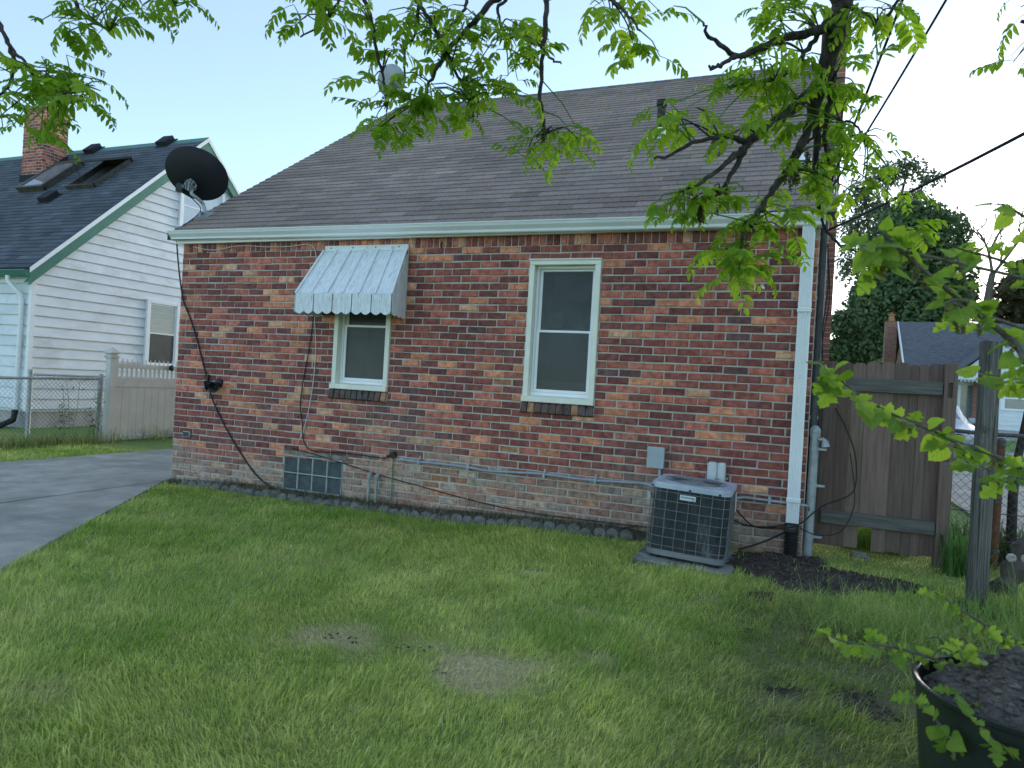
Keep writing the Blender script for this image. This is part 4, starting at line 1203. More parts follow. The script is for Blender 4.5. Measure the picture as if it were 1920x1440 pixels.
# ================================================================== EDGING STONES
es_m = []
for s in range(5):
    r = random.Random(s); b = MB(); P = []
    wd_ = .056
    P = [(-wd_, 0, -.08), (wd_, 0, -.08)]
    for k in range(9):
        t = math.pi*k/8; P.append((wd_*math.cos(t)*1.0, 0, .035+.045*math.sin(t)*r.uniform(.92, 1.08)))
    b.prism(P, (0, .05, 0))
    for i in range(len(b.v)):
        q = b.v[i]; b.v[i] = (q[0]+r.uniform(-.003, .003), q[1]+r.uniform(-.004, .004), q[2]+r.uniform(-.003, .003))
    me = b.mesh('edging_stone'); me.materials.append(M['edging']); es_m.append(me)
xx = .52
while xx < 5.62:
    yy = -.30+.02*math.sin(xx*1.3)+random.uniform(-.012, .012)
    o = bpy.data.objects.new('edging_stone', random.choice(es_m)); COL.objects.link(o)
    o.location = (xx, yy, float(gh(xx, yy-.05))+random.uniform(-.018, .012))
    o.rotation_euler = (R(random.uniform(-14, 4)), R(random.uniform(-6, 6)), R(random.uniform(-6, 6)))
    tag(o, 'small round-topped grey concrete edging stone along the soil bed', 'edging stone', 'edging stones along the house wall')
    xx += .113+random.uniform(-.004, .006)

# ================================================================== NEIGHBOUR'S HOUSE (left)
NX, NY, NRY, NRZ, NEZ = -6.4, 2.52, 6.32, 6.68, 2.96
NXW = -15.0
NYF = 2*NRY-NY
nsl = (NRZ-NEZ)/(NRY-2.36)
def nroof(y): return NRZ-abs(y-NRY)*nsl
nh = thing('siding_house', (-10, 6, 0), 'white lap-sided house with green trim and dark shingle roof', 'house')
b = MB()
b.prism([(NX-.03, NY+.03, .30), (NX-.03, NYF-.03, .30), (NX-.03, NYF-.03, nroof(NYF)-.16), (NX-.03, NRY, NRZ-.18), (NX-.03, NY+.03, nroof(NY)-.16)], (NXW-NX, 0, 0))
nw = b.build('wall', M['bg_white'], nh)
b = MB(); b.box(NXW-.03, NX-.05, NY+.05, NYF-.05, -.2, .355); b.build('foundation', M['foundation'], nh)
def board_col(): 
    s = random.uniform(.93, 1.05); return (s, s, s)
SB = .195
k = 0; z = .36
while z < NRZ-.3:
    z2 = z+SB
    ya, yb = NY+.015, NYF-.015
    def lim(zz):
        if zz < nroof(NY): return ya, yb
        dy = (NRZ-.10-zz)/nsl
        return max(ya, NRY-dy), min(yb, NRY+dy)
    l0, h0 = lim(z+.05); l1, h1 = lim(z2)
    if h1 > l1:
        b = MB()
        b.add([(NX+.026, l0, z), (NX+.026, h0, z), (NX-.008, h1, z2+.006), (NX-.008, l1, z2+.006), (NX-.03, l0, z), (NX-.03, h0, z), (NX-.03, h1, z2+.006), (NX-.03, l1, z2+.006)],
              [(0,1,2,3), (4,7,6,5), (0,4,5,1), (3,2,6,7), (0,3,7,4), (1,5,6,2)])
        o = b.build('siding_board', M['siding'], nw); o.color = (*board_col(), 1)
    z = z2; k += 1
z = .36
while z < 2.80:
    z2 = min(z+SB, 2.84)
    b = MB(); xa, xb = NX-.02, NXW+.02
    b.add([(xa, NY-.026, z), (xb, NY-.026, z), (xb, NY+.008, z2+.006), (xa, NY+.008, z2+.006), (xa, NY+.03, z), (xb, NY+.03, z), (xb, NY+.03, z2+.006), (xa, NY+.03, z2+.006)],
          [(0,1,2,3), (4,7,6,5), (0,4,5,1), (3,2,6,7), (0,3,7,4), (1,5,6,2)])
    o = b.build('siding_board', M['siding'], nw); o.color = (*board_col(), 1); z += SB
b = MB(); b.box(NX-.04, NX+.034, NY-.034, NY+.05, .34, 2.86); b.build('corner_board', M['vinyl_white'], nw)
# roof
NOV = .14
b = MB()
ye = 2.36
b.prism([(NX+NOV, ye, NEZ-.05), (NX+NOV, ye, NEZ), (NX+NOV, NRY, NRZ), (NX+NOV, 2*NRY-ye, NEZ), (NX+NOV, 2*NRY-ye, NEZ-.05), (NX+NOV, NRY, NRZ-.07)], (NXW-NX-2*NOV, 0, 0))
M['slate_core'] = pm('slate_underlay', (.02, .024, .03), (.03, .034, .04), 20, .95)
nr_ = b.build('roof', M['slate_core'], nh)
nth = math.atan(nsl); es2 = np.array([0, math.cos(nth), math.sin(nth)]); en2 = np.array([0, -math.sin(nth), math.cos(nth)])
shingle_slope((NX+NOV-8.6, ye-.01, NEZ-.009), np.array([1., 0, 0]), es2, en2, 8.6, (NRY-ye)/math.cos(nth), .14, .305, nr_, (.085, .10, .12), .22, 0, 'shingle_o', 'shingle_a', 8)
b = MB(); b.prism([(NX+NOV+.01, NRY-.16, NRZ-.135), (NX+NOV+.01, NRY, NRZ+.02), (NX+NOV+.01, NRY+.16, NRZ-.135), (NX+NOV+.01, NRY, NRZ-.005)], (-8.6, 0, 0)); b.build('ridge_cap', M['green_trim'], nr_)
# rake boards: green fascia with white drip edge
for sgn, nm in ((-1, 'rake'), (1, 'rake')):
    y0, y1 = NRY, NRY+sgn*(NRY-ye)
    for (o0, o1, mt, xo, nmx) in ((-.065, .004, 'vinyl_white', .012, 'drip_edge'), (-.235, -.067, 'green_trim', .0, 'rake_board')):
        b = MB(); X = NX+NOV-.02+xo
        b.prism([(X, y0, NRZ+o0*1.36), (X, y1, NEZ+o0*1.36), (X, y1, NEZ+o1*1.36), (X, y0, NRZ+o1*1.36)], (.025, 0, 0)); b.build(nmx, M[mt], nr_)
b = MB()
for sgn in (-1, 1):
    y1 = NRY+sgn*(NRY-ye)
    b.prism([(NX-.01, NRY, NRZ-.27), (NX-.01, y1, NEZ-.27), (NX-.01, y1, NEZ-.255), (NX-.01, NRY, NRZ-.255)], (NOV-.01, 0, 0))
b.build('rake_soffit', M['green_trim'], nr_)
b = MB(); b.prism([(NX+NOV, ye+.02, NEZ-.17), (NX+NOV, ye-.06, NEZ-.15), (NX+NOV, ye-.10, NEZ-.06), (NX+NOV, ye-.10, NEZ-.04), (NX+NOV, ye+.02, NEZ-.04)], (-8.6, 0, 0)); b.build('gutter', M['green_trim'], nr_)
b = MB(); b.box(NX-8, NX+NOV-.03, ye, NY, NEZ-.16, NEZ-.14); b.build('eave_soffit', M['vinyl_white'], nr_)
# downspout
b = MB(); qx = at(14, 512, Y=2.3)[0]; qb = at(6, 780, Y=2.46)
b.tube([(qx, 2.31, NEZ-.15), (qx, 2.31, NEZ-.24), (qx+.20, 2.44, NEZ-.50), (qx+.21, 2.45, NEZ-.58), (qx+.20, 2.45, .30)], .042, 10); b.build('downspout', M['vinyl_white'], nh, smooth=True)
b = MB(); b.tube([(qx+.20, 2.45, .34), (qx+.20, 2.42, .15), (qx+.14, 2.2, .03)], .055, 10); b.build('drain_tube', M['black_plastic'], nh, smooth=True)
# windows in the gable
def nwin(y0, y1, z0, z1, lab):
    X = NX+.028; t = .085
    b = MB(); b.bbox(X-.03, X+.035, y0, y0+t, z0, z1, .006); b.bbox(X-.03, X+.035, y1-t, y1, z0, z1, .006); b.bbox(X-.03, X+.034, y0+t, y1-t, z1-t, z1, .006); b.bbox(X-.03, X+.05, y0+t, y1-t, z0, z0+t*.8, .006)
    w = b.build('window', M['vinyl_white'], nh); w['label'] = lab
    zm = (z0+z1)/2
    for nm, q0, q1, xo in (('upper_sash', zm-.01, z1-t, -.005), ('lower_sash', z0+t*.8, zm+.02, .008)):
        r = .03; b = MB(); a0, a1 = y0+t+.002, y1-t-.002
        b.box(X+xo-.012, X+xo+.012, a0, a0+r, q0, q1); b.box(X+xo-.012, X+xo+.012, a1-r, a1, q0, q1); b.box(X+xo-.011, X+xo+.011, a0+r, a1-r, q1-r, q1); b.box(X+xo-.011, X+xo+.011, a0+r, a1-r, q0, q0+r)
        s = b.build(nm, M['vinyl_white'], w)
        b = MB(); b.box(X+xo-.003, X+xo+.003, a0+r-.003, a1-r+.003, q0+r-.003, q1-r+.003); b.build('pane', M['far_glass'] if nm == 'upper_sash' or z0 > 3 else M['screen'], w)
M['far_glass'] = pm('blind_behind_glass', (.16, .20, .20), (.24, .28, .28), 3, .12, stretch=(1, 1, 14), spec=.6)
M['sky_glass'] = pm('bright_glass', (.42, .50, .56), (.5, .58, .64), 2, .08, spec=.6)
nwin(4.98, 5.86, 1.26, 2.74, 'double-hung window in the white siding beside the vinyl fence')
tmp = M['far_glass']; M['far_glass'] = M['sky_glass']
nwin(5.70, 7.02, 4.42, 5.55, 'upper gable window half hidden behind the satellite dish')
M['far_glass'] = tmp
# chimney with real bricks
def on_nroof(u, v):
    d = ray(u, v); # plane z = NEZ + nsl*(y-ye)
    t = (NEZ+nsl*(CAM[1]-ye)-CAM[2])/(d[2]-nsl*d[1]); return CAM+t*d
cL, cR = on_nroof(34, 343), on_nroof(95, 322)
ccx = (cL[0]+cR[0])/2
cx0, cx1 = cL[0]+.05, cR[0]+.18
cy0 = cL[1]+.02; cy1 = cy0+.62; cz1 = at(60, 205, Y=cy0)[2]
b = MB(); b.box(cx0+.006, cx1-.006, cy0+.006, cy1, roofz(0), cz1); nch = b.build('chimney', M['mortar'], nh)
bs = random.Random(9)
zz = NEZ+nsl*(cy0-ye)-.1; row = 0
while zz < cz1-.03:
    for face in (0, 1):
        Lf = (cx1-cx0) if face == 0 else (cy1-cy0)
        x_ = -BL/2 if (row+face) % 2 else 0
        while x_ < Lf:
            a0, a1 = max(x_, 0), min(x_+BL, Lf)
            if a1-a0 > .05:
                c_ = tuple(np.array(bs.choice([PAL[0][0], PAL[1][0], PAL[2][0], PAL[3][0], PAL[1][0], PAL[2][0]]))*bs.uniform(.85, 1.2))
                if face == 0: inst('brick', BFULL[bs.randrange(10)], nch, (cx0+(a0+a1)/2, cy0, zz+BP/2), None, ((a1-a0-.0125)/(BL-.0125), 1, 1), c_)
                else: inst('brick', BFULL[bs.randrange(10)], nch, (cx1, cy0+(a0+a1)/2, zz+BP/2), Matrix.Rotation(R(90), 3, 'Z'), ((a1-a0-.0125)/(BL-.0125), 1, 1), c_)
            x_ += BL
    zz += BP; row += 1
b = MB(); b.bbox(cx0-.03, cx1+.03, cy0-.03, cy1+.03, cz1, cz1+.07, .01); b.build('chimney_crown', M['concrete'], nch)
b = MB(); b.box(cx0+.25, cx0+.55, cy0+.15, cy0+.45, cz1+.07, cz1+.26); b.build('flue', M['inside_beige'], nch)
b = MB(); q = NEZ+nsl*(cy0-ye)
b.box(cx0-.02, cx1+.02, cy0-.02, cy0-.0005-.01, q-.1, q+.17); b.prism([(cx1+.012, cy0, q-.1), (cx1+.012, cy1, q+nsl*.62-.1), (cx1+.012, cy1, q+nsl*.62+.22), (cx1+.012, cy0, q+.20)], (.008, 0, 0)); b.build('chimney_flashing', M['slate_core'], nch)
# roof vents and skylights
def roof_frame(u, v):
    p = on_nroof(u, v); return p, np.array([1., 0, 0]), es2, en2
for (u, v, s, lab) in ((312, 270, 1, 'box vent near the gable peak'), (176, 284, 1, 'box vent beside the chimney'), (94, 374, 1.0, 'box vent below the skylights')):
    p, e0, e1, e2 = roof_frame(u, v)
    b = MB(); b.obox(p+e2*.012, e0*.20, e1*.22, e2*.01); 
    P = [p-e0*.15-e1*.16+e2*.02, p-e0*.15-e1*.16+e2*.13, p-e0*.15+e1*.17+e2*.13, p-e0*.15+e1*.17+e2*.02]
    b.prism(P, e0*.30); o = b.build('roof_vent', M['slate_core'], nh); o['label'] = 'dark '+lab
for (u, v, op, lab) in ((100, 336, 0, 'closed skylight'), (190, 330, 22, 'tilted-open skylight')):
    p, e0, e1, e2 = roof_frame(u, v)
    w_, h_ = .40, .62
    b = MB()
    for sx in (-1, 1): b.obox(p+e0*sx*w_+e2*.05, e0*.03, e1*h_, e2*.06)
    for sy in (-1, 1): b.obox(p+e1*sy*h_+e2*.05, e0*(w_+.03), e1*.03, e2*.062)
    sk = b.build('skylight', M['skylight'], nh); sk['label'] = lab+' in the dark shingle roof'
    b = MB(); b.obox(p+e2*.015, e0*w_, e1*h_, e2*.006); b.build('shaft', M['screen'], sk)
    c_, s_ = math.cos(R(op)), math.sin(R(op))
    a1 = e1*c_-e2*s_; a2 = e2*c_+e1*s_      # hinge at the top edge
    hp = p+e1*h_+e2*.13
    ctr = hp-a1*h_
    b = MB()
    for sx in (-1, 1): b.obox(ctr+e0*sx*w_, e0*.04, a1*(h_+.04), a2*.025)
    for sy in (-1, 1): b.obox(ctr+a1*sy*h_, e0*(w_-.04), a1*.04, a2*.024)
    b.build('casement', M['skylight'], sk)
    b = MB(); b.obox(ctr, e0*(w_-.035), a1*(h_-.035), a2*.006); b.build('pane', M['sky_pane'] if 'sky_pane' in M else M.setdefault('sky_pane', pm('skylight_glass', (.12, .14, .16), (.2, .23, .26), 2, .04, spec=1.0)), sk)
    if op: 
        b = MB(); b.tube([p-e1*h_*.8+e2*.1, ctr-a1*h_*.85], .01, 6); b.build('opener_arm', M['dark_metal'], sk)

# ================================================================== LEFT FENCES
FX = -3.75
vf = thing('vinyl_fence', (FX, 3.2, 0), 'tan vinyl fence panel with picket top and capped post', 'fence')
pw = .063
py = 2.13
b = MB(); b.bbox(FX-pw, FX+pw, py-pw, py+pw, -.1, 1.40, .008); post = b.build('post', M['vinyl_tan'], vf)
b = MB(); b.bbox(FX-.08, FX+.08, py-.08, py+.08, 1.39, 1.415, .005)
ringz = [(.080, 1.415), (.082, 1.43), (.05, 1.445), (.055, 1.455), (.085, 1.475), (.080, 1.50), (.04, 1.545), (.004, 1.575)]
Vv = []; Ff = []
for r_, z_ in ringz: Vv += [(FX-r_, py-r_, z_), (FX+r_, py-r_, z_), (FX+r_, py+r_, z_), (FX-r_, py+r_, z_)]
for i in range(len(ringz)-1):
    for k in range(4): Ff.append((i*4+k, i*4+(k+1) % 4, (i+1)*4+(k+1) % 4, (i+1)*4+k))
Ff.append(tuple(len(ringz)*4-4+k for k in range(4)))
b.add(Vv, Ff); b.build('post_cap', M['vinyl_tan'], post)
PE = 4.65
for z0, z1, nm in ((1.235, 1.31, 'rail'), (.915, 1.085, 'rail'), (.02, .10, 'rail')):
    b = MB(); b.bbox(FX-.022, FX+.022, py+pw-.004, PE, z0, z1, .004); b.build(nm, M['vinyl_tan'], vf)
y = py+pw+.01; bw = .148
while y < PE-.02:
    b = MB(); b.bbox(FX-.012, FX+.012, y+.001, min(y+bw-.001, PE), .095, .92, .003); b.build('board', M['vinyl_tan'], vf); y += bw
y = py+pw+.05
while y < PE-.05:
    b = MB(); b.bbox(FX-.012, FX+.012, y-.018, y+.018, 1.08, 1.24, .002)
    b.prism([(FX-.006, y-.014, 1.30), (FX-.006, y+.014, 1.30), (FX-.006, y+.006, 1.345), (FX-.006, y+.012, 1.36), (FX-.006, y, 1.40), (FX-.006, y-.012, 1.36), (FX-.006, y-.006, 1.345)], (.012, 0, 0))
    b.build('picket', M['vinyl_tan'], vf); y += .093
b = MB(); b.bbox(FX-pw, FX+pw, PE, PE+.126, -.1, 1.40, .008); b.build('post', M['vinyl_tan'], vf)
b = MB(); q = at(319, 690, X=FX); b.lathe([(.012, 0), (.05, .02), (.055, .04), (.03, .06), (.001, .065)], 12, Matrix.Translation(Vector(q)) @ Matrix.Rotation(R(90), 4, 'Y')); b.build('gate_latch', M['black_plastic'], vf)

def chain_mesh(p0, p1, z0, z1, cell=.062, r=.0016):
    p0 = np.array(p0, float); p1 = np.array(p1, float); L = np.linalg.norm(p1-p0); e = (p1-p0)/L
    b = MB(); H = z1-z0
    for sgn in (1, -1):
        s = -H
        while s < L+H:
            # line: a = s + sgn*t, z=z0+t ; t in [0,H]
            if sgn > 0: t0, t1 = max(0, -s), min(H, L-s); A = lambda t: s+t
            else: t0, t1 = max(0, s-L), min(H, s); A = lambda t: s-t
            if t1-t0 > .02:
                n = max(1, int((t1-t0)/cell*1))
                P = []
                for k in range(n+1):
                    t = t0+(t1-t0)*k/n
                    nn = np.array([-e[1], e[0]])
                    P.append((*(p0+e*A(t)+nn*(.003 if (k % 2) ^ (sgn > 0) else -.003)), z0+t))
                b.tube(P, r, 3, caps=False)
            s += cell*1.15
    return b
cf = thing('chain_link_fence', (FX, -.5, 0), 'low chain-link fence beside the driveway ending at the tan vinyl post', 'fence')
b = MB(); b.tube([(FX+.02, -3.5, .99), (FX+.02, .4, 1.015), (FX+.02, 1.93, 1.05)], .021, 10); b.build('top_rail', M['grey_pipe'], cf, smooth=True)
for yy, r_, zt in ((1.95, .040, 1.09), (-1.2, .026, 1.03), (-3.4, .026, 1.0)):
    b = MB(); b.tube([(FX+.0, yy, -.1), (FX+.0, yy, zt)], r_, 12); b.lathe([(r_+.004, zt-.02), (r_+.005, zt+.005), (r_*.7, zt+.03), (.001, zt+.04)], 12, Matrix.Translation((FX, yy, 0)))
    for zz in (.25, .55, .85): b.lathe([(r_+.004, zz-.012), (r_+.004, zz+.012)], 12, Matrix.Translation((FX, yy, 0)))
    b.build('post', M['grey_pipe'], cf, smooth=True)
b = chain_mesh((FX+.026, -3.4), (FX+.026, 1.9), .04, 1.02); b.build('chain_mesh', M['chain'], cf)
b = MB(); b.tube([(FX+.03, 1.89, .04), (FX+.03, 1.89, 1.03)], .008, 6); b.build('tension_bar', M['grey_pipe'], cf)
cf2 = thing('chain_link_fence', (-5.2, 1.4, 0), 'second chain-link run with capped post in front of the white siding', 'fence')
qa = at(57, 712, X=-5.2)
b = MB(); b.tube([(-5.2, qa[1], -.1), (-5.2, qa[1], 1.08)], .036, 12); b.lathe([(.04, 1.07), (.042, 1.09), (.03, 1.125), (.001, 1.135)], 12, Matrix.Translation((-5.2, qa[1], 0))); b.build('post', M['grey_pipe'], cf2, smooth=True)
b = MB(); b.tube([(-5.2, qa[1], 1.04), (-5.2, qa[1]+2.6, 1.04)], .02, 10); b.build('top_rail', M['grey_pipe'], cf2, smooth=True)
b = MB(); b.tube([(-5.2, qa[1]+2.6, -.1), (-5.2, qa[1]+2.6, 1.08)], .03, 12); b.build('post', M['grey_pipe'], cf2, smooth=True)
b = chain_mesh((-5.2, qa[1]), (-5.2, qa[1]+2.6), .05, 1.03); b.build('chain_mesh', M['chain'], cf2)

# ================================================================== BROWN GATE (right)
gt = thing('board_gate', (7.5, .32, .1), 'tall dark brown wooden gate of vertical boards beside the house', 'gate')
GY0 = .30
edges = [1530, 1549, 1575, 1600, 1626, 1652, 1679, 1707, 1725, 1743, 1769]
gxs = [at(u, 690, Y=GY0)[0] for u in edges]
for k in range(len(gxs)-1):
    xa, xb = gxs[k]+.0003, gxs[k+1]-.0003
    zt = 1.70+random.uniform(-.008, .012); zb = .14+random.uniform(-.01, .01)
    if k == 4: zb = .385
    w_ = xb-xa; c_ = min(.028, w_*.3)
    b = MB(); yo = (.006 if k % 2 else -.001)+random.uniform(-.001, .001)
    b.prism([(xa, GY0+yo, zb), (xb, GY0+yo, zb), (xb, GY0+yo, zt-c_), (xb-c_*.35, GY0+yo, zt-c_*.35), (xb-c_, GY0+yo, zt), (xa+c_, GY0+yo, zt), (xa+c_*.35, GY0+yo, zt-c_*.35), (xa, GY0+yo, zt-c_)], (0, .02, 0))
    o = b.build('board', M['gate'], gt); s = random.uniform(.74, 1.25); o.color = (s, s*random.uniform(.95, 1.02), s*random.uniform(.92, 1.02), 1)
for zc, xa, xb in ((1.51, gxs[1]+.01, gxs[-1]+.0), (.385, gxs[1]+.02, gxs[-1]+.0)):
    b = MB(); b.bbox(xa, xb, GY0-.042, GY0-.006, zc-.055, zc+.055, .004); b.build('rail', M['gate_rail'], gt)
X0, X1 = gxs[-1]+.004, gxs[-1]+.098
gp = MB(); gp.bbox(X0, X1, GY0-.02, GY0+.07, -.1, 1.72, .005); post = gp.build('gate_post', M['gate_post'], gt)
b = MB(); zcur = .0
slots = [(.235, .345), (.93, 1.04), (1.44, 1.56)]
ya, yb = GY0-.055, GY0-.0215
zc = -.1
sa, sb = X0+.028, X0+.062
b.bbox(X0+.001, sa, ya, yb, -.1, 1.715, .003); b.bbox(sb, X1-.001, ya, yb, -.1, 1.715, .003)
for (s0, s1) in slots+[(1.715, 1.8)]:
    b.box(sa-.0005, sb+.0005, ya+.0012, yb, zc, s0); zc = s1
b.build('post_face', M['gate_post'], post)
b = MB(); b.box(gxs[0]-.045, gxs[0]+.004, GY0-.01, GY0+.07, -.1, 1.70); b.build('hinge_post', M['gate_post'], gt)
# galvanised gate post with cap and clamps
pp = thing('steel_post', (6.985, .06, 0), 'galvanised steel post with domed cap beside the downspout', 'post')
PXc, PYc = 6.992, .055
b = MB(); b.tube([(PXc-.005, PYc, -.1), (PXc, PYc, 1.10)], .036, 16); b.build('pipe', M['grey_pipe'], pp, smooth=True)
b = MB(); b.lathe([(.042, 1.06), (.044, 1.10), (.046, 1.105), (.040, 1.125), (.02, 1.15), (.001, 1.155)], 18, Matrix.Translation((PXc, PYc, 0))); b.build('cap', M['grey_pipe'], pp, smooth=True)
for zz in (.96, .66, .24):
    b = MB(); b.lathe([(.040, zz-.014), (.040, zz+.014)], 16, Matrix.Translation((PXc, PYc, 0))); b.bbox(PXc+.03, PXc+.095, PYc-.02, PYc-.002, zz-.010, zz+.010, .003); b.build('clamp', M['grey_pipe'], pp)
b = MB(); b.tube([(PXc+.03, PYc-.03, 1.04), (PXc+.06, PYc-.04, 1.045), (PXc+.075, PYc-.04, 1.03), (PXc+.085, PYc-.04, .985)], [.014, .016, .026, .034], 12); b.build('rail_cup', M['grey_pipe'], pp, smooth=True)

# ================================================================== RIGHT SIDE FENCE, POSTS
RFY = .55
rf_ = thing('chain_link_fence', (9.3, RFY, 0), 'rusty chain-link fence between the brown gate and the timber post', 'fence')
b = MB(); b.tube([(8.04, RFY, 1.175), (8.35, RFY-.01, 1.165), (8.7, RFY, 1.17), (10.5, RFY, 1.17)], .017, 10); b.build('top_rail', M['chain'], rf_, smooth=True)
b = chain_mesh((8.04, RFY), (10.5, RFY), .08, 1.16, .060, .0017); b.build('chain_mesh', M['chain'], rf_)
b = MB()
for zz in (.30, .52, .85): b.tube([(8.04, RFY+.006, zz), (10.5, RFY+.006, zz+.01)], .004, 5)
b.build('tension_wire', M['chain'], rf_)
pfx = at(1874, 900, Y=RFY-.03)[0]
for X, m_ in ((pfx, 'rust'), (10.5, 'chain')):
    b = MB(); b.tube([(X-.01, RFY-.03, -.1), (X, RFY-.03, 1.10)], .028, 14); o = b.build('post', M[m_], rf_, smooth=True)
    b = MB(); b.lathe([(.034, 1.08), (.036, 1.12), (.02, 1.14), (.001, 1.145)], 14, Matrix.Translation((X, RFY-.03, 0)))
    b.build('post_cap', M['chain'], o, smooth=True)
    for zz in (.62, .655, .22):
        b = MB(); b.lathe([(.033, zz-.010), (.034, zz), (.033, zz+.010)], 14, Matrix.Translation((X-.004, RFY-.03, 0))); b.build('fence_band', M['chain'], o, smooth=True)
# weathered timber post
q0 = at(1829, 1145, D=4.72); q1 = at(1859, 641, D=4.72)
tp = thing('timber_post', (q0[0], q0[1], float(gh(q0[0], q0[1]))), 'weathered grey square timber post standing in front of the chain-link fence', 'post')
b = MB(); nlev = 14; Vv = []; Ff = []
hw = .052
rp = random.Random(4)
zb_ = float(gh(q0[0], q0[1]))-.3
pr8 = [(-1, -.72), (-.72, -1), (.72, -1), (1, -.72), (1, .72), (.72, 1), (-.72, 1), (-1, .72)]
cyw, syw = math.cos(R(18)), math.sin(R(18))
for i in range(nlev+1):
    t = i/nlev; z_ = zb_+(q1[2]-zb_)*t
    tt = (z_-q0[2])/(q1[2]-q0[2])
    c_ = lerp(q0, q1, tt)
    for (a_, b_) in pr8:
        s = hw*(1+rp.uniform(-.03, .03)); Vv.append((c_[0]+s*(a_*cyw-b_*syw), c_[1]+s*(a_*syw+b_*cyw), z_+(rp.uniform(-.008, .008) if i == nlev else 0)))
for i in range(nlev):
    for k in range(8): Ff.append((i*8+k, i*8+(k+1) % 8, (i+1)*8+(k+1) % 8, (i+1)*8+k))
Ff.append(tuple(nlev*8+k for k in range(8)))
b.add(Vv, Ff); b.build('shaft', M['grey_wood'], tp)
for (u, v, s) in ((1850, 805, .018), (1843, 905, .024)):
    c_ = at(u, v, D=4.655); b = MB()
    Mx = Matrix.Translation(Vector(c_)) @ Vector(-CF).to_track_quat('Z', 'Y').to_matrix().to_4x4() @ Matrix.Diagonal((1, 1.5, 1, 1))
    b.lathe([(s, -.012), (s*.85, .002), (s*.6, .0), (s*.35, .006), (.001, .004)], 14, Mx); b.build('knot', M['grey_wood'], tp, smooth=True)

# ================================================================== ACROSS THE STREET
bh = thing('brick_bungalow', (15, 39, 0), 'brick bungalow across the street with dark roof and white porch gable', 'house')
RYb, EYb = 41.0, 37.0
rl = at(1684, 603, Y=RYb); el = at(1699, 692, Y=EYb)
xl = rl[0]; rz = rl[2]; ez = el[2]; xr = xl+14
bsl = (rz-ez)/(RYb-EYb)
b = MB(); b.box(xl+.3, xr-.3, EYb+.4, 2*RYb-EYb-.4, -.1, ez); b.build('wall', M['brick_tex'], bh)
b = MB(); b.prism([(xl+.3, EYb+.4, ez-.02), (xl+.3, RYb, rz-.15), (xl+.3, 2*RYb-EYb-.4, ez-.02)], (.25, 0, 0)); b.build('gable_wall', M['brick_tex'], bh)
b = MB(); b.prism([(xl, EYb, ez-.1), (xl, EYb, ez), (xl, RYb, rz), (xl, 2*RYb-EYb, ez), (xl, 2*RYb-EYb, ez-.1), (xl, RYb, rz-.14)], (xr-xl, 0, 0)); bro = b.build('roof', M['bg_roof'], bh)
b = MB(); b.prism([(xl-.04, EYb, ez-.22), (xl-.04, EYb, ez+.02), (xl-.04, RYb, rz+.02), (xl-.04, RYb, rz-.25)], (.06, 0, 0)); b.prism([(xl-.04, 2*RYb-EYb, ez-.22), (xl-.04, 2*RYb-EYb, ez+.02), (xl-.04, RYb, rz+.02), (xl-.04, RYb, rz-.25)], (.06, 0, 0)); b.build('rake_board', M['bg_white'], bro)
b = MB(); b.box(xl+.26, xl+.31, RYb-.8, RYb-.2, rz-2.3, rz-1.0); wbg = b.build('window', M['bg_white'], bh)
b = MB(); b.box(xl+.23, xl+.255, RYb-.72, RYb-.28, rz-2.2, rz-1.1); b.build('pane', M['sky_glass'], wbg)
b = MB(); cxb = at(1670, 640, Y=RYb+.2)[0]; zc_ = at(1671, 603, Y=RYb+.2)[2]
b.box(cxb-.34, cxb+.28, RYb-.1, RYb+.6, -.1, zc_); bch = b.build('chimney', M['brick_tex'], bh)
b = MB(); b.lathe([(.16, zc_), (.14, zc_+.35), (.2, zc_+.36), (.2, zc_+.42), (.10, zc_+.44), (.1, zc_+.5), (.2, zc_+.52), (.001, zc_+.56)], 12, Matrix.Translation((cxb-.02, RYb+.2, 0))); b.build('flue', M['terracotta'], bch)
# porch gable
PYb = 34.6
pk = at(1883, 640, Y=PYb); pl_ = at(1799, 700, Y=PYb)
hwid = pk[0]-pl_[0]; pz0 = pl_[2]
b = MB(); b.prism([(pl_[0], PYb, pz0), (pk[0]+hwid, PYb, pz0), (pk[0], PYb, pk[2])], (0, .12, 0)); pg = b.build('porch_gable', M['bg_white'], bh)
for k in range(16):
    x_ = pl_[0]+.3+k*.29; 
    if x_ > pk[0]+hwid-.3: break
    t = 1-abs(x_-pk[0])/hwid
    b = MB(); b.box(x_-.01, x_+.01, PYb-.012, PYb-.001, pz0+.18, pz0+t*(pk[2]-pz0)-.12); b.build('batten', M['bg_white'], pg)
b = MB(); b.prism([(pl_[0]-.3, PYb-.25, pz0-.1), (pl_[0]-.3, PYb-.25, pz0), (pk[0], PYb-.25, pk[2]+.16), (pk[0]+hwid+.3, PYb-.25, pz0), (pk[0]+hwid+.3, PYb-.25, pz0-.1), (pk[0], PYb-.25, pk[2]+.05)], (0, RYb-PYb-1.2, 0)); b.build('porch_roof', M['bg_roof'], bh)
b = MB(); b.box(pl_[0]-.1, pk[0]+hwid+.1, PYb-.06, PYb+2.2, pz0-.30, pz0-.0); b.build('porch_beam', M['bg_white'], bh)
n = 22
b = MB()
for k in range(n):
    xa = pl_[0]+(2*hwid)*k/n; b.prism([(xa+.01, PYb-.09, pz0-.28), (xa+2*hwid/n-.01, PYb-.09, pz0-.28), (xa+2*hwid/n-.03, PYb-.09, pz0-.38), (xa+hwid/n, PYb-.09, pz0-.43), (xa+.03, PYb-.09, pz0-.38)], (0, .01, 0))
b.build('scalloped_valance', M['grey_paint'], bh)
xs0 = at(1873, 700, Y=PYb)[0]
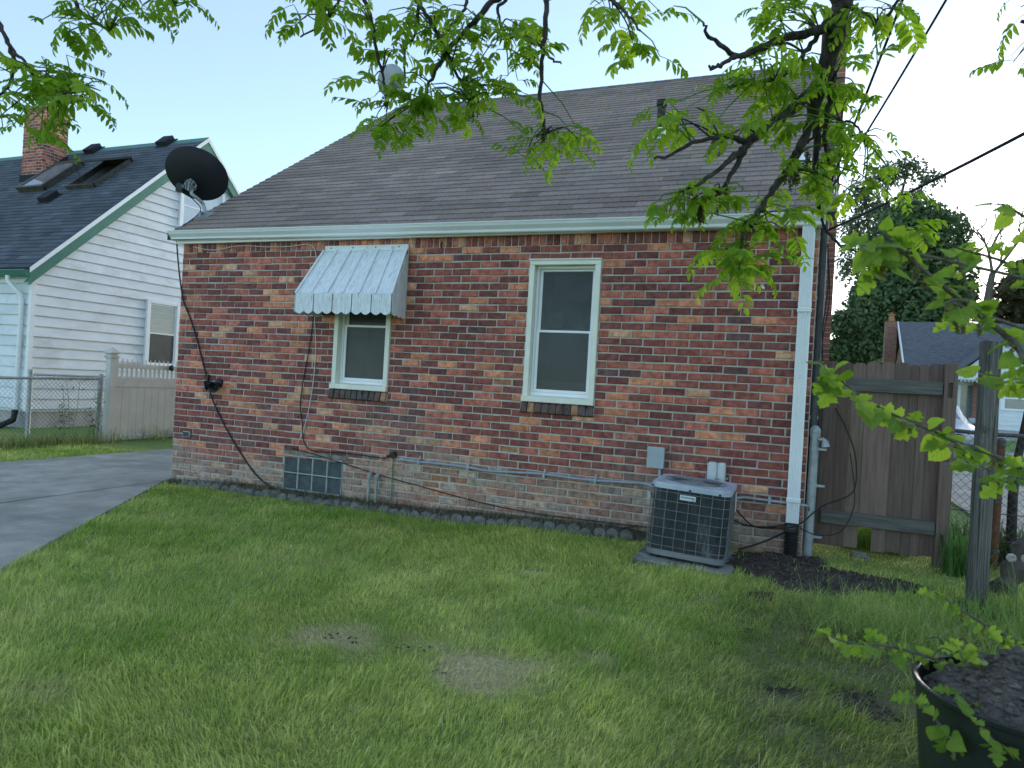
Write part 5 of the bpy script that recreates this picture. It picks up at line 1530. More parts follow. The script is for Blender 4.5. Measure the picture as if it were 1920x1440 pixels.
b = MB(); b.box(xs0, xs0+6, PYb+.02, PYb+2.6, .45, pz0-.31); ext = b.build('porch_wall', M['bg_white'], bh)
for k in range(9):
    z_ = .7+k*.20
    if z_ < 1.75: b = MB(); b.prism([(xs0, PYb+.015, z_), (xs0, PYb-.012, z_), (xs0, PYb+.004, z_+.2), (xs0, PYb+.015, z_+.2)], (6, 0, 0)); b.build('siding_board', M['bg_white'], ext)
b = MB(); b.box(xs0, xs0+6, PYb+.06, PYb+2.6, -.1, .45); b.build('foundation', M['foundation'], bh)
wq0, wq1 = at(1883, 727, Y=PYb), at(1926, 768, Y=PYb)
b = MB()
b.box(wq0[0]-.12, wq0[0]+.05, PYb-.05, PYb+.0, wq1[2]-.1, wq0[2]+.1); b.box(wq1[0]-.05, wq1[0]+.12, PYb-.05, PYb+.0, wq1[2]-.1, wq0[2]+.1)
b.box(wq0[0]+.05, wq1[0]-.05, PYb-.048, PYb+.0, wq0[2], wq0[2]+.1); b.box(wq0[0]+.05, wq1[0]-.05, PYb-.052, PYb+.0, wq1[2]-.1, wq1[2]); b.box(wq0[0]+.05, wq1[0]-.05, PYb-.046, PYb, (wq0[2]+wq1[2])/2-.03, (wq0[2]+wq1[2])/2+.03)
wbg = b.build('window', M['vinyl_white'], bh)
b = MB(); b.box(wq0[0]+.05, wq1[0]-.05, PYb-.03, PYb-.01, wq1[2], wq0[2]); b.build('pane', M['far_glass'], wbg)
dq0, dq1 = at(1801, 722, Y=36.9), at(1827, 800, Y=36.9)
b = MB(); b.box(dq0[0]-.1, dq1[0]+.25, 36.85, 36.98, -.1, dq0[2]+.2); dr_ = b.build('door', M['vinyl_white'], bh)
b = MB(); b.box(dq0[0]+.02, dq1[0]-.05, 36.82, 36.84, .5, dq0[2]); b.build('pane', M['far_glass'], dr_)
pq = at(1836, 760, Y=36)
b = MB(); b.box(pq[0]-.25, pq[0]+.45, 36.0, 36.4, -.1, pz0-.3); b.build('porch_pillar', M['brick_tex'], bh)
b = MB(); b.box(pl_[0]-.2, pk[0]+hwid+.2, PYb+.2, 37.4, -.1, .40); b.build('porch_floor', M['concrete'], bh)

# parked car
car = thing('parked_car', (10.1, 16.2, .03), 'silver car parked nose towards the fence beyond the gate', 'car')
CXc, CY0 = 10.12, 14.0
side = [(0, .42), (-.02, .62), (.06, .80), (.95, .98), (1.75, 1.44), (3.3, 1.47), (4.1, 1.05), (4.5, 1.0), (4.55, .45), (4.4, .30), (.1, .28)]
def car_loft(side, prof, mat, name):
    b = MB(); n = len(side); V = []
    for (xo, s_) in prof: V += [(CXc+xo, CY0+.0+2.27+(q[0]-2.27)*s_[0], .03+(q[1] if q[1] < 1.0 else 1.0+(q[1]-1.0)*s_[1])) for q in side]
    m = len(prof); F = []
    for i in range(m-1):
        for k in range(n):
            k2 = (k+1) % n; F.append((i*n+k, i*n+k2, (i+1)*n+k2, (i+1)*n+k))
    F += [tuple(range(n-1, -1, -1)), tuple((m-1)*n+k for k in range(n))]
    b.add(V, F); return b.build(name, M[mat], car, smooth=True)
car_loft(side, [(-.88, (.93, .0)), (-.84, (.97, .35)), (-.70, (.99, .92)), (-.45, (1, 1)), (.45, (1, 1)), (.70, (.99, .92)), (.84, (.97, .35)), (.88, (.93, .0))], 'car_paint', 'body')
b = MB(); b.add([(CXc-.66, CY0+1.05, 1.055), (CXc+.66, CY0+1.05, 1.055), (CXc+.55, CY0+1.68, 1.435), (CXc-.55, CY0+1.68, 1.435)], [(0, 1, 2, 3)]); 
b.add([(CXc-.66, CY0+1.07, 1.04), (CXc+.66, CY0+1.07, 1.04), (CXc+.55, CY0+1.70, 1.42), (CXc-.55, CY0+1.70, 1.42)], [(3, 2, 1, 0)]); b.build('windscreen', M['sky_pane'], car)
b = MB(); b.bbox(CXc-.52, CXc+.52, CY0-.03, CY0+.06, .55, .74, .02); gr = b.build('grille', M['black_plastic'], car)
for k in range(3): b = MB(); b.box(CXc-.5, CXc+.5, CY0-.045, CY0-.031, .58+k*.055, .60+k*.055); b.build('grille_bar', M['chrome'], gr)
b = MB(); b.bbox(CXc-.82, CXc+.82, CY0-.05, CY0+.08, .33, .50, .03); b.build('bumper', M['black_plastic'], car)
for s in (-1, 1):
    b = MB(); b.bbox(CXc+s*.68-.14, CXc+s*.68+.14, CY0-.03, CY0+.12, .60, .74, .03); b.build('headlight', M['glass_lamp'] if 'glass_lamp' in M else M.setdefault('glass_lamp', pm('headlight_glass', (.5, .52, .54), (.62, .64, .66), 8, .1, spec=.8)), car)
    b = MB(); b.bbox(CXc+s*.97-.10, CXc+s*.97+.10, CY0+1.32, CY0+1.42, 1.0, 1.14, .03); b.box(min(CXc+s*.84, CXc+s*.9), max(CXc+s*.84, CXc+s*.9), CY0+1.35, CY0+1.39, 1.02, 1.05); b.build('mirror', M['car_paint'], car)
    for yy in (.85, 3.65):
        Mx = Matrix.Translation((CXc+s*.80, CY0+yy, .345)) @ Matrix.Rotation(R(90), 4, 'Y')
        b = MB(); b.lathe([(.19, -.10), (.29, -.10), (.31, -.08), (.31, .08), (.29, .10), (.19, .10)], 24, Mx, close=False); wh = b.build('wheel', M['tyre'], car, smooth=True)
        b = MB(); b.lathe([(.001, -.06), (.19, -.06), (.19, .06), (.001, .06)], 20, Mx); b.build('rim', M['chrome'], wh)

# ---- far trees
def leaf_cloud(blobs_, n, size, cols, seed, shell=.55, flat=.8):
    """blobs_: (centre, (rx,ry,rz)); returns verts, faces, colours of small leaf-spray quads spread through the crown"""
    r = np.random.default_rng(seed)
    vol = np.array([q[1][0]*q[1][1]*q[1][2] for q in blobs_])**.8; vol /= vol.sum()
    ids = r.choice(len(blobs_), n, p=vol)
    C_ = np.array([q[0] for q in blobs_])[ids]; Rr = np.array([q[1] for q in blobs_])[ids]
    d = r.normal(size=(n, 3)); d /= np.linalg.norm(d, axis=1)[:, None]
    rad = (shell+(1.04-shell)*r.random(n)**.6)[:, None]
    # clumps: radius modulated by direction noise
    ph = fbm(d[:, 0]*3+ids*7, d[:, 2]*3+d[:, 1]*2, seed)
    P = C_ + d*Rr*rad*(.66+.5*ph)[:, None]
    nrm_ = d*.6+r.normal(size=(n, 3))*.7+np.array([0, 0, .3]); nrm_ /= np.linalg.norm(nrm_, axis=1)[:, None]
    t = np.cross(nrm_, r.normal(size=(n, 3))); t /= np.linalg.norm(t, axis=1)[:, None]
    s_ = np.cross(nrm_, t)
    sz = (size*r.uniform(.6, 1.4, n))[:, None]
    V = np.stack([P-t*sz, P-s_*sz*.55, P+t*sz, P+s_*sz*.55], 1).reshape(-1, 3)
    F = np.arange(4*n).reshape(n, 4)
    k = r.random(n)[:, None]*.6+.4*ph[:, None]
    col = np.array(cols[0])*(1-k)+np.array(cols[1])*k
    col = np.repeat(col, 4, 0)
    return V, F, col
def np_mesh(name, V, loops, starts, col, mat, parent=None, org=(0, 0, 0)):
    me = bpy.data.meshes.new(name)
    V = np.asarray(V, np.float32)-np.asarray(org, np.float32)
    me.vertices.add(len(V)); me.vertices.foreach_set('co', V.ravel())
    me.loops.add(len(loops)); me.loops.foreach_set('vertex_index', np.asarray(loops, np.int32))
    me.polygons.add(len(starts)); me.polygons.foreach_set('loop_start', np.asarray(starts, np.int32))
    me.update(calc_edges=True)
    if col is not None:
        ca = me.color_attributes.new('Col', 'FLOAT_COLOR', 'POINT')
        cc = np.ones((len(V), 4), np.float32); cc[:, :3] = col
        ca.data.foreach_set('color', cc.ravel())
    me.materials.append(mat)
    o = bpy.data.objects.new(name, me); COL.objects.link(o)
    if parent is not None: o.parent = parent
    else: o.location = org
    W0[o.name] = tuple(org)
    return o
def far_tree(name, pxblobs, Y, n, size, cols, seed, label, group=None, shell=.5, trunk=None, depth=.8):
    bl = []
    for (u, v, ru, *q) in pxblobs:
        c_ = at(u, v, Y=Y); s_ = proj(c_)[2]/FPX; rv = q[0] if q else ru
        bl.append((c_, (ru*s_, ru*s_*depth, rv*s_)))
    A = np.array([q[0] for q in bl]); base = (A[:, 0].mean(), Y, 0)
    if trunk: base = (at(*trunk[0], Y=Y)[0], Y, 0)
    t = thing(name, base, label, 'tree', group)
    V, F, col = leaf_cloud(bl, n, size, cols, seed, shell)
    np_mesh('crown', V, F.ravel(), np.arange(len(F))*4, col, M['far_leaf'], t, W0[t.name])
    b = MB(); H = A[:, 2].mean()
    b.tube([(base[0], Y, -.2), (base[0]+.1, Y, H*.4), (base[0]+.2, Y, H)], [.035*H, .026*H, .01*H], 8)
    rr = random.Random(seed)
    for (c_, r_) in bl:
        z0 = H*rr.uniform(.3, .6); p0 = np.array([base[0]+.1, Y, z0])
        b.tube([p0, lerp(p0, c_, .5)+np.array([0, 0, .06*H]), c_+np.array([0, 0, r_[2]*.4])], [.014*H, .009*H, .003*H], 5)
    b.build('trunk', M['bark'], t)
    return t
DG = ((.055, .10, .042), (.15, .225, .09))
far_tree('maple_tree', [(1700,460,80),(1745,520,78),(1660,560,70),(1710,590,110),(1785,560,45),(1630,640,55),(1765,440,52),(1695,425,48),(1735,410,38),(1800,480,30),(1670,650,85)], 54, 42000, .19, DG, 1, 'big dense dark green tree behind the bungalow across the street', depth=.9)
far_tree('elm_tree', [(1705,312,36,24),(1740,335,32,18),(1665,330,42,30),(1620,365,45,40),(1650,400,50,34),(1715,372,34,20),(1600,430,36,50),(1590,500,30,40)], 62, 5200, .17, ((.08, .115, .055), (.18, .22, .11)), 2, 'tall wispy tree with open feathery crown above the dense tree', shell=.1)
far_tree('willow_shrub', [(1592,610,40,34),(1575,660,34,30),(1610,660,34,26)], 40, 3600, .16, ((.05, .085, .03), (.14, .19, .08)), 3, 'pale green loose shrub behind the gate next to the house corner', shell=.3)
far_tree('oak_tree', [(1900,545,38,30),(1930,520,44,40),(1875,590,36,26),(1950,580,60,40)], 56, 4200, .26, ((.06, .065, .03), (.16, .15, .07)), 4, 'olive leafed tree beyond the far roof beside the bare tree', shell=.25)
far_tree('sun_block_tree', [(2050,560,80,80),(2120,520,80,100),(2010,620,60,50)], 48, 9000, .28, DG, 6, 'unseen dense green tree added beyond the olive leafed tree to block the low sun', shell=.4)  # out-of-view crown, added to keep the low sun off the lawn
# bare tree
Yb = 52
bt = thing('bare_tree', (at(1852, 640, Y=Yb)[0], Yb, 0), 'leafless grey tree with forked limbs against the bright sky', 'tree')
z5 = lambda pts: [at(1540+a_/3.892, 250+b_/3.892, Y=Yb) for a_, b_ in pts]
b = MB(); tr0 = z5([(1215, 1290), (1212, 1230), (1232, 1100), (1250, 1020)]); tr0[0][2] = -.2
b.tube(tr0, [.30, .27, .22, .20], 8); b.build('trunk', M['twig'], bt)
rb = random.Random(3)
def twigs(b, P, r0, lvl):
    P = [np.asarray(p, float) for p in P]
    b.tube(smooth_path(P, 3), list(np.linspace(r0, r0*.35, (len(P)-1)*3+1)), 5)
    if lvl == 0: return
    for k in range(6 if lvl == 2 else 4):
        t = rb.uniform(.35, 1); i = min(int(t*(len(P)-1)), len(P)-2); f = t*(len(P)-1)-i
        p0 = lerp(P[i], P[i+1], f); d = (P[i+1]-P[i]); d /= np.linalg.norm(d)
        d = d*.6+np.array([rb.uniform(-.9, .9), rb.uniform(-.6, .6), rb.uniform(-.1, .8)]); d /= np.linalg.norm(d)
        L = rb.uniform(.8, 1.9)*(1 if lvl == 2 else .55)
        p1 = p0+d*L*.5+np.array([rb.uniform(-.15, .15), 0, .05]); p2 = p0+d*L+np.array([rb.uniform(-.25, .25), 0, .15])
        twigs(b, [p0, p1, p2], r0*.42, lvl-1)
for pts, r0 in (([(1250,1030),(1225,880),(1190,790),(1130,700)], .12), ([(1226,870),(1290,740),(1340,660),(1300,600)], .10), ([(1252,1030),(1330,930),(1400,840),(1460,750),(1430,700)], .12), ([(1310,950),(1320,820),(1305,760)], .07), ([(1225,1130),(1150,1060),(1110,1030)], .06), ([(1230,1190),(1290,1150),(1330,1110)], .06)):
    b = MB(); twigs(b, z5(pts), r0, 2); b.build('limb', M['twig'], bt)

# ---- overhead wires
WH = np.array([Xm, .14, 3.10])
def wire(name, p0, q, ext, r, lab):
    p0 = np.asarray(p0); e = p0+(q-p0)*ext; P = []
    for k in range(25):
        t = k/24; P.append(lerp(p0, e, t)+np.array([0, 0, -.10*4*t*(1-t)]))
    b = MB(); b.tube(P, r, 8); return tag(b.build(name, M['wire'], smooth=True), lab, 'wire')
wire('overhead_wire', WH, at(1683, 0, D=4.4), 2.6, .009, 'steep overhead service wire running into the leaves, the one nearer the house')
wire('overhead_wire', WH+np.array([.03, .02, .03]), at(1758, 0, D=4.2), 2.6, .0075, 'thin steep overhead wire farther from the house ridge')
wire('overhead_wire', (Xm+.03, .12, 2.78), at(1920, 218, D=3.6), 2.8, .0095, 'thick dark overhead cable slanting across the bright sky')

# ================================================================== FOREGROUND: BIN, LOG, SMALL PLANTS
BXc, BYc = 7.485, -4.00
gz = float(gh(BXc, BYc))
bn = thing('trash_bin', (BXc, BYc, gz), 'dark green plastic bin filled with soil and roots', 'bin')
b = MB(); b.lathe([(.225, gz), (.235, gz+.02), (.285, gz+.585), (.293, gz+.59), (.295, gz+.602), (.289, gz+.605), (.279, gz+.60), (.262, gz+.40), (.001, gz+.39)], 48, Matrix.Translation((BXc, BYc, 0)))
b.build('tub', M['bin'], bn, smooth=True)
b = MB(); Vv = []; Ff = []; nr2, na2 = 14, 44
for i in range(nr2+1):
    q = i/nr2
    for k in range(na2):
        t = 2*math.pi*k/na2; x_, y_ = .274*q*math.cos(t), .274*q*math.sin(t)
        h_ = .555+.085*(1-q*q)+.085*(float(fbm((x_+5)*9, (y_+5)*9, 60))-.45)*(1-q**6)+.06*math.exp(-((x_-.02)**2+(y_-.12)**2)/.012)
        Vv.append((BXc+x_, BYc+y_, gz+h_))
for i in range(nr2):
    for k in range(na2): k2 = (k+1) % na2; Ff.append((i*na2+k, i*na2+k2, (i+1)*na2+k2, (i+1)*na2+k))
b.add(Vv, Ff); so_ = b.build('soil', M['bin_soil'], bn, smooth=True); so_['kind'] = 'stuff'
b = MB(); rr = random.Random(18)
ICO = [(0, 0, 1), (.9, 0, .3), (.28, .85, .3), (-.72, .53, .3), (-.72, -.53, .3), (.28, -.85, .3), (0, 0, -.5)]
for k in range(420):
    t = rr.uniform(0, 6.28); q = .255*math.sqrt(rr.random()); x_, y_ = q*math.cos(t), q*math.sin(t); qq = q/.274
    h_ = .555+.085*(1-qq*qq)+.085*(float(fbm((x_+5)*9, (y_+5)*9, 60))-.45)*(1-qq**6)+.06*math.exp(-((x_-.02)**2+(y_-.12)**2)/.012)
    s = rr.uniform(.006, .017)*(1 if rr.random() < .88 else 1.8)
    b.add([(BXc+x_+s*p[0]*rr.uniform(.6, 1.4), BYc+y_+s*p[1]*rr.uniform(.6, 1.4), gz+h_+s*p[2]*rr.uniform(.6, 1.1)) for p in ICO], [(0, 1, 2), (0, 2, 3), (0, 3, 4), (0, 4, 5), (0, 5, 1), (6, 2, 1), (6, 3, 2), (6, 4, 3), (6, 5, 4), (6, 1, 5)])
b.build('soil_clods', M['bin_soil'], bn)['kind'] = 'stuff'
b = MB(); rr = random.Random(8)
for k in range(26):
    t = rr.uniform(0, 6.28); q = .24*math.sqrt(rr.random()); p = np.array([BXc+q*math.cos(t), BYc+q*math.sin(t), gz+.655+rr.uniform(-.03, .03)])
    dd = np.array([rr.uniform(-1, 1), rr.uniform(-1, 1), rr.uniform(-.2, .5)])*.07
    b.tube(smooth_path([p, p+dd*.5+np.array([0, 0, .02]), p+dd], 3), [.0022]*6+[.001], 5)
o = b.build('roots', M['deadwood'], bn); o['kind'] = 'stuff'

lg = MB(); rr = random.Random(2)
P = smooth_path([at(1853, 1138, D=4.9), at(1880, 1108, D=4.95), at(1905, 1065, D=5.0), at(1932, 1020, D=5.05), at(1965, 960, D=5.1)], 6)
lg.tube(P, [.075+.020*math.sin(k*1.25)+rr.uniform(-.006, .006) for k in range(len(P))], 10)
tag(lg.build('rotten_log', M['deadwood'], smooth=True), 'dark rotten log with notched edge leaning behind the timber post', 'log')
p0 = at(1897, 1012, Y=.85); p0[2] = -.05
b = MB(); b.tube([p0, at(1899, 930, Y=.85), at(1908, 860, Y=.85), at(1925, 780, Y=.85), at(1950, 650, Y=.85)], [.042, .036, .030, .026, .02], 10)
tag(b.build('sapling_trunk', M['bark'], smooth=True), 'thin bare sapling trunk behind the chain-link fence', 'sapling')
st_ = MB(); q = at(1613, 1047, Z=.06)
st_.bbox(q[0]-.075, q[0]+.075, q[1]-.05, q[1]+.05, .02, .105, .02)
for i in range(len(st_.v)): st_.v[i] = tuple(np.array(st_.v[i])+rng.uniform(-.010, .010, 3))
tag(st_.build('loose_stone', M['concrete_old']), 'loose grey stone lying before the brown gate', 'stone')
for (u, v, ub, vb, lab) in ((1896, 1046, 1906, 1140, 'dandelion clock on a tall bent stem beside the rotten log'), (1924, 1048, 1918, 1140, 'dandelion clock at the edge behind the rotten log')):
    hd = at(u, v, D=4.45); ft = at(ub, vb, D=4.45); ft[2] = float(gh(ft[0], ft[1]))-.01
    dn = thing('dandelion', ft, lab, 'dandelion')
    b = MB(); b.tube(smooth_path([ft, lerp(ft, hd, .5)+np.array([.015, 0, 0]), hd]), .0035, 6); b.build('stem', M['stem'], dn, smooth=True)
    b = MB(); rr = random.Random(u)
    b.lathe([(.001, -.006), (.007, 0), (.001, .006)], 8, Matrix.Translation(Vector(hd)))
    for k in range(110):
        d = Vector((rr.gauss(0, 1), rr.gauss(0, 1), rr.gauss(0, 1))).normalized(); e = d.orthogonal().normalized(); f = d.cross(e)
        tip = Vector(hd)+d*.027; b.add([Vector(hd)+d*.006, tip+e*.006, tip-e*.006], [(0, 1, 2)]); b.add([tip+f*.006, tip+e*.006+d*.001, tip-f*.006, tip-e*.006+d*.001], [(0, 1, 2, 3)])
    b.build('seed_head', M['dandelion'], dn)

# ================================================================== WALNUT TREE (branches overhead)
def walnut_leaf(seed, L, npair, lsize):
    r = random.Random(seed); b = MB()
    droop = r.uniform(.25, .85)
    def rp(t): return np.array([L*t*math.cos(droop*t*.8), 0.03*L*math.sin(t*3+seed), -L*droop*.62*t*t])
    P = [rp(k/8) for k in range(9)]
    b.tube(P, list(np.linspace(.0022, .0009, 9)), 4)
    def leaflet(base, d, nrm, Ls, Wd):
        d = d/np.linalg.norm(d); side = np.cross(nrm, d); side /= np.linalg.norm(side); nn = np.cross(d, side)
        fold = r.uniform(.2, .7); curl = r.uniform(.0, .35)
        prof = [(0, .0), (.12, .45), (.32, .95), (.55, .95), (.78, .60), (.92, .24), (1, 0)]
        mid = []; lf = []; rt_ = []
        for t, w in prof:
            c = base+d*Ls*t-nn*curl*Ls*t*t*.5
            mid.append(c); lf.append(c+side*Wd*w+nn*fold*Wd*w); rt_.append(c-side*Wd*w+nn*fold*Wd*w)
        n = len(prof); V = mid+lf[1:-1]+rt_[1:-1]
        l0, r0 = n-1, n+(n-2)-1
        F = [(0, 1, l0+1), (0, r0+1, 1)]
        for i in range(1, n-2):
            F += [(i, i+1, l0+i+1, l0+i), (i, r0+i, r0+i+1, i+1)]
        F += [(n-2, n-1, l0+n-2), (n-2, r0+n-2, n-1)]
        b.add(V, F)
    for k in range(npair):
        t = .26+.66*k/(npair-1); p = rp(t); tg = rp(min(1, t+.02))-p; tg /= np.linalg.norm(tg)
        sz = lsize*(.55+.6*math.sin(math.pi*min(1, .2+.75*t)))*r.uniform(.85, 1.12)
        for s in (-1, 1):
            d = tg*r.uniform(.3, .7)+np.array([0, s*r.uniform(.65, 1.0), 0])+np.array([0, 0, -r.uniform(.15, .85)])
            nrm = np.array([r.uniform(-.2, .5), -s*r.uniform(.0, .5), .9])
            leaflet(p, d, nrm, sz, sz*r.uniform(.19, .24))
    p = rp(1); tg = rp(1)-rp(.95); leaflet(p, tg+np.array([0, 0, -.3]), np.array([.4, 0, .9]), lsize*.7, lsize*.17)
    me = bpy.data.meshes.new('leaf'); me.from_pydata([tuple(map(float, v)) for v in b.v], [], b.f)
    me.polygons.foreach_set('use_smooth', [True]*len(me.polygons)); me.materials.append(M['walnut_leaf'])
    return me
WL = [walnut_leaf(k, [.17, .21, .25, .19, .23, .15, .27, .20][k], [4, 5, 6, 5, 5, 4, 6, 5][k], [.056, .062, .066, .070, .058, .052, .064, .072][k]) for k in range(8)]
TB = np.array([9.3, -4.6, 0])
wt = thing('walnut_tree', TB, 'walnut tree with drooping fresh green leaves hanging over the garden', 'tree')
b = MB(); ZT_ = 4.25
hub = np.array([8.3, -3.7, 3.95])
b.tube(smooth_path([TB+np.array([0, 0, -.2]), TB+np.array([-.05, .05, 1.5]), TB+np.array([-.25, .25, 3.0]), hub+np.array([.3, -.25, .0])], 6), list(np.linspace(.24, .17, 19)), 16); b.build('trunk', M['bark'], wt, smooth=True)
BR = {}
def br_px(pts, D0, D1):
    n = len(pts); return [at(u, v, D=D0+(D1-D0)*k/(n-1)) for k, (u, v) in enumerate(pts)]
Z8 = lambda L: [(1180+a_/2.572, b_/2.572) for a_, b_ in L]
Z2 = lambda L: [(540+a_/2.595, b_/2.595) for a_, b_ in L]
Z1 = lambda L: [(a_/3.429, b_/3.429) for a_, b_ in L]
branches = []    # (path, r0, r1)
def addb(P, r0, r1, pre=None):
    if pre is not None: P = list(pre)+list(P)
    S = smooth_path(P, 5)
    rb_ = random.Random(len(branches)+100)
    for i in range(1, len(S)-1): S[i] = S[i]+np.array([rb_.uniform(-1, 1), rb_.uniform(-1, 1), rb_.uniform(-1, 1)])*.006
    branches.append((S, r0, r1))
    b = MB(); rs = np.linspace(r0, r1, len(S)); rs = [q*(1+rb_.uniform(-.10, .14)) for q in rs]
    b.tube(S, rs, 10 if r0 > .02 else 7); b.build('branch', M['bark'], wt, smooth=True)
limbA = br_px(Z8([(1075, -160), (1030, 0), (985, 180), (945, 330), (905, 430), (880, 560)]), 3.05, 3.35)
over = [hub, np.array([7.7, -3.25, 3.75])]
addb(limbA, .060, .028, [hub, lerp(hub, limbA[0], .5)+np.array([0, 0, .15])])
addb(br_px(Z8([(925, 390), (830, 490), (730, 570), (640, 640), (570, 690)]), 3.25, 3.1), .026, .018)
addb(br_px(Z8([(570, 690), (500, 662), (420, 662), (300, 690), (200, 745), (120, 765)]), 3.1, 2.95), .014, .005)
addb(br_px(Z8([(572, 690), (510, 750), (440, 810), (330, 890), (240, 925)]), 3.1, 3.0), .016, .005)
addb(br_px(Z8([(570, 695), (535, 760), (500, 830), (430, 930), (350, 980)]), 3.1, 3.1), .015, .005)
addb(br_px(Z8([(882, 550), (840, 680), (765, 810), (690, 920), (640, 1005), (580, 1085), (545, 1150), (540, 1240)]), 3.35, 3.2), .022, .006)
addb(br_px(Z8([(888, 550), (905, 700), (898, 860), (920, 1000), (935, 1085)]), 3.35, 3.5), .020, .006)
addb(br_px(Z8([(985, 340), (975, 450), (955, 560), (940, 680), (965, 790)]), 3.28, 3.4), .018, .006)
addb(br_px(Z8([(972, 130), (840, 160), (720, 195), (620, 240), (525, 270), (440, 215), (385, 175), (358, 110)]), 3.12, 2.9), .021, .005)
addb(br_px(Z8([(520, 272), (450, 312), (415, 320), (392, 338), (386, 315)]), 2.95, 2.9), .010, .005)
addb(br_px(Z8([(1000, 40), (950, 100), (890, 190), (810, 300), (720, 375), (600, 392)]), 3.08, 3.2), .017, .006)
addb(br_px(Z8([(1040, 20), (1120, 60), (1190, 110), (1250, 70), (1300, 0)]), 3.08, 3.0), .014, .006)
addb(br_px(Z8([(960, 560), (1020, 580), (1085, 600), (1120, 650)]), 3.3, 3.3), .009, .004)
addb(br_px(Z8([(860, 690), (900, 640), (960, 590)]), 3.35, 3.3), .008, .004)
addb(br_px(Z8([(936, 1085), (1000, 1170), (1060, 1205), (1130, 1215)]), 3.5, 3.5), .009, .004)
# overhead limb feeding the left clusters
ovl = [hub, at(1420, -210, D=3.15), at(1150, -190, D=3.2), at(900, -170, D=3.25), at(640, -170, D=3.35), at(350, -170, D=3.5), at(60, -150, D=3.6), at(-160, -40, D=3.65)]
addb(ovl, .085, .02)
def att(i): return branches[-0 if False else 0]
OV = branches[-1][0]
def near(P, S): 
    d = [np.linalg.norm(np.asarray(P)-q) for q in S]; return S[int(np.argmin(d))]
for pts, D0, D1, r0, r1 in ((Z2([(360, -60), (375, 0), (410, 120), (440, 280), (465, 400), (492, 470)]), 3.3, 3.4, .013, .005),
        (Z2([(1040, -50), (1000, 0), (900, 110), (820, 200), (750, 290), (700, 380), (665, 490)]), 3.2, 3.35, .018, .006),
        (Z2([(600, -60), (640, 20), (700, 120), (770, 250), (830, 370), (882, 485)]), 3.3, 3.3, .014, .005),
        (Z2([(1262, -60), (1260, 0), (1255, 140), (1240, 260), (1228, 420), (1236, 560), (1262, 650)]), 3.15, 3.1, .016, .006),
        (Z2([(650, -50), (635, 40), (612, 180), (572, 230), (570, 400)]), 3.3, 3.4, .011, .005),
        (Z2([(880, -60), (850, 60), (790, 130), (820, 230)]), 3.3, 3.4, .010, .004),
        (Z2([(1080, -60), (1020, 40), (1040, 130), (1060, 190)]), 3.2, 3.3, .010, .004),
        (Z2([(1560, -60), (1580, 0), (1640, 60), (1715, 150)]), 3.1, 2.9, .012, .004),
        (Z2([(280, -60), (250, 0), (180, 100), (60, 180)]), 3.3, 3.4, .010, .004),
        (Z1([(1100, -80), (1120, 0), (1130, 40)]), 3.4, 3.4, .009, .004),
        (Z1([(420, -80), (480, 0), (530, 90), (620, 140), (700, 200)]), 3.45, 3.3, .013, .004),
        (Z1([(-120, -40), (-60, 60), (0, 170), (60, 290), (140, 380), (222, 492)]), 3.6, 3.3, .016, .006),
        (Z1([(62, 290), (95, 420), (50, 560), (-30, 620)]), 3.4, 3.4, .011, .005),
        (Z1([(222, 492), (330, 560), (480, 600)]), 3.3, 3.2, .007, .003)):
    P = br_px(pts, D0, D1)
    if pts[0][1] < 0: P = [near(P[0], OV)]+P
    addb(P, r0, r1)
addb(br_px(Z2([(1245, 240), (1210, 270), (1180, 295)]), 3.13, 3.05), .008, .003)
addb(br_px(Z2([(1250, 250), (1290, 290), (1330, 312)]), 3.13, 3.1), .008, .003)
# right edge sprays of the same tree
rs_ = [hub, at(2060, -60, D=2.9), at(1990, 30, D=2.75), at(1915, 40, D=2.7)]
addb(rs_, .03, .006)
addb([at(1990, 30, D=2.75), at(1975, 90, D=2.7), at(1925, 130, D=2.65)], .010, .004)
ALLP = [np.array(S) for S, _, _ in branches]
CLUST = [(1290,235,50,30,6),(1260,215,30,20,3),(1490,28,70,30,12),(1450,140,50,45,13),(1415,190,60,30,10),(1480,95,50,30,7),(1640,55,55,45,10),(1600,135,45,45,7),(1590,215,50,40,9),
         (1610,290,55,45,10),(1560,330,50,40,8),(1530,300,40,40,6),(1270,372,35,35,6),(1340,372,55,35,10),(1400,400,45,35,8),(1440,430,40,40,8),(1395,478,50,35,12),(1400,510,30,25,5),(1640,330,45,40,6),(1500,200,50,40,7),(1380,250,50,25,5),
         (1680,470,50,40,5),(690,25,80,30,10),(600,30,45,35,8),(720,120,35,50,8),(760,215,60,35,15),(800,40,60,40,10),(840,100,50,50,9),(910,130,70,60,18),(940,60,55,40,9),(870,205,55,35,12),(975,110,40,50,7),
         (730,255,40,20,4),(1040,262,48,35,10),(1010,285,25,25,3),(1120,28,45,30,6),(1210,70,30,50,6),(1240,20,25,20,2),(170,28,65,35,10),(120,60,40,30,4),(320,10,45,18,6),(55,140,60,28,8),(130,180,55,28,9),(40,220,45,40,8),(90,250,30,25,4),(1905,25,18,18,3),(1910,125,20,22,4)]
rl_ = random.Random(21)
nl = 0
CLUST = [(a_, b_, c_, d_, max(2, round(e_*(.84 if e_ > 5 else .9)))) for a_, b_, c_, d_, e_ in CLUST]
tw = MB()
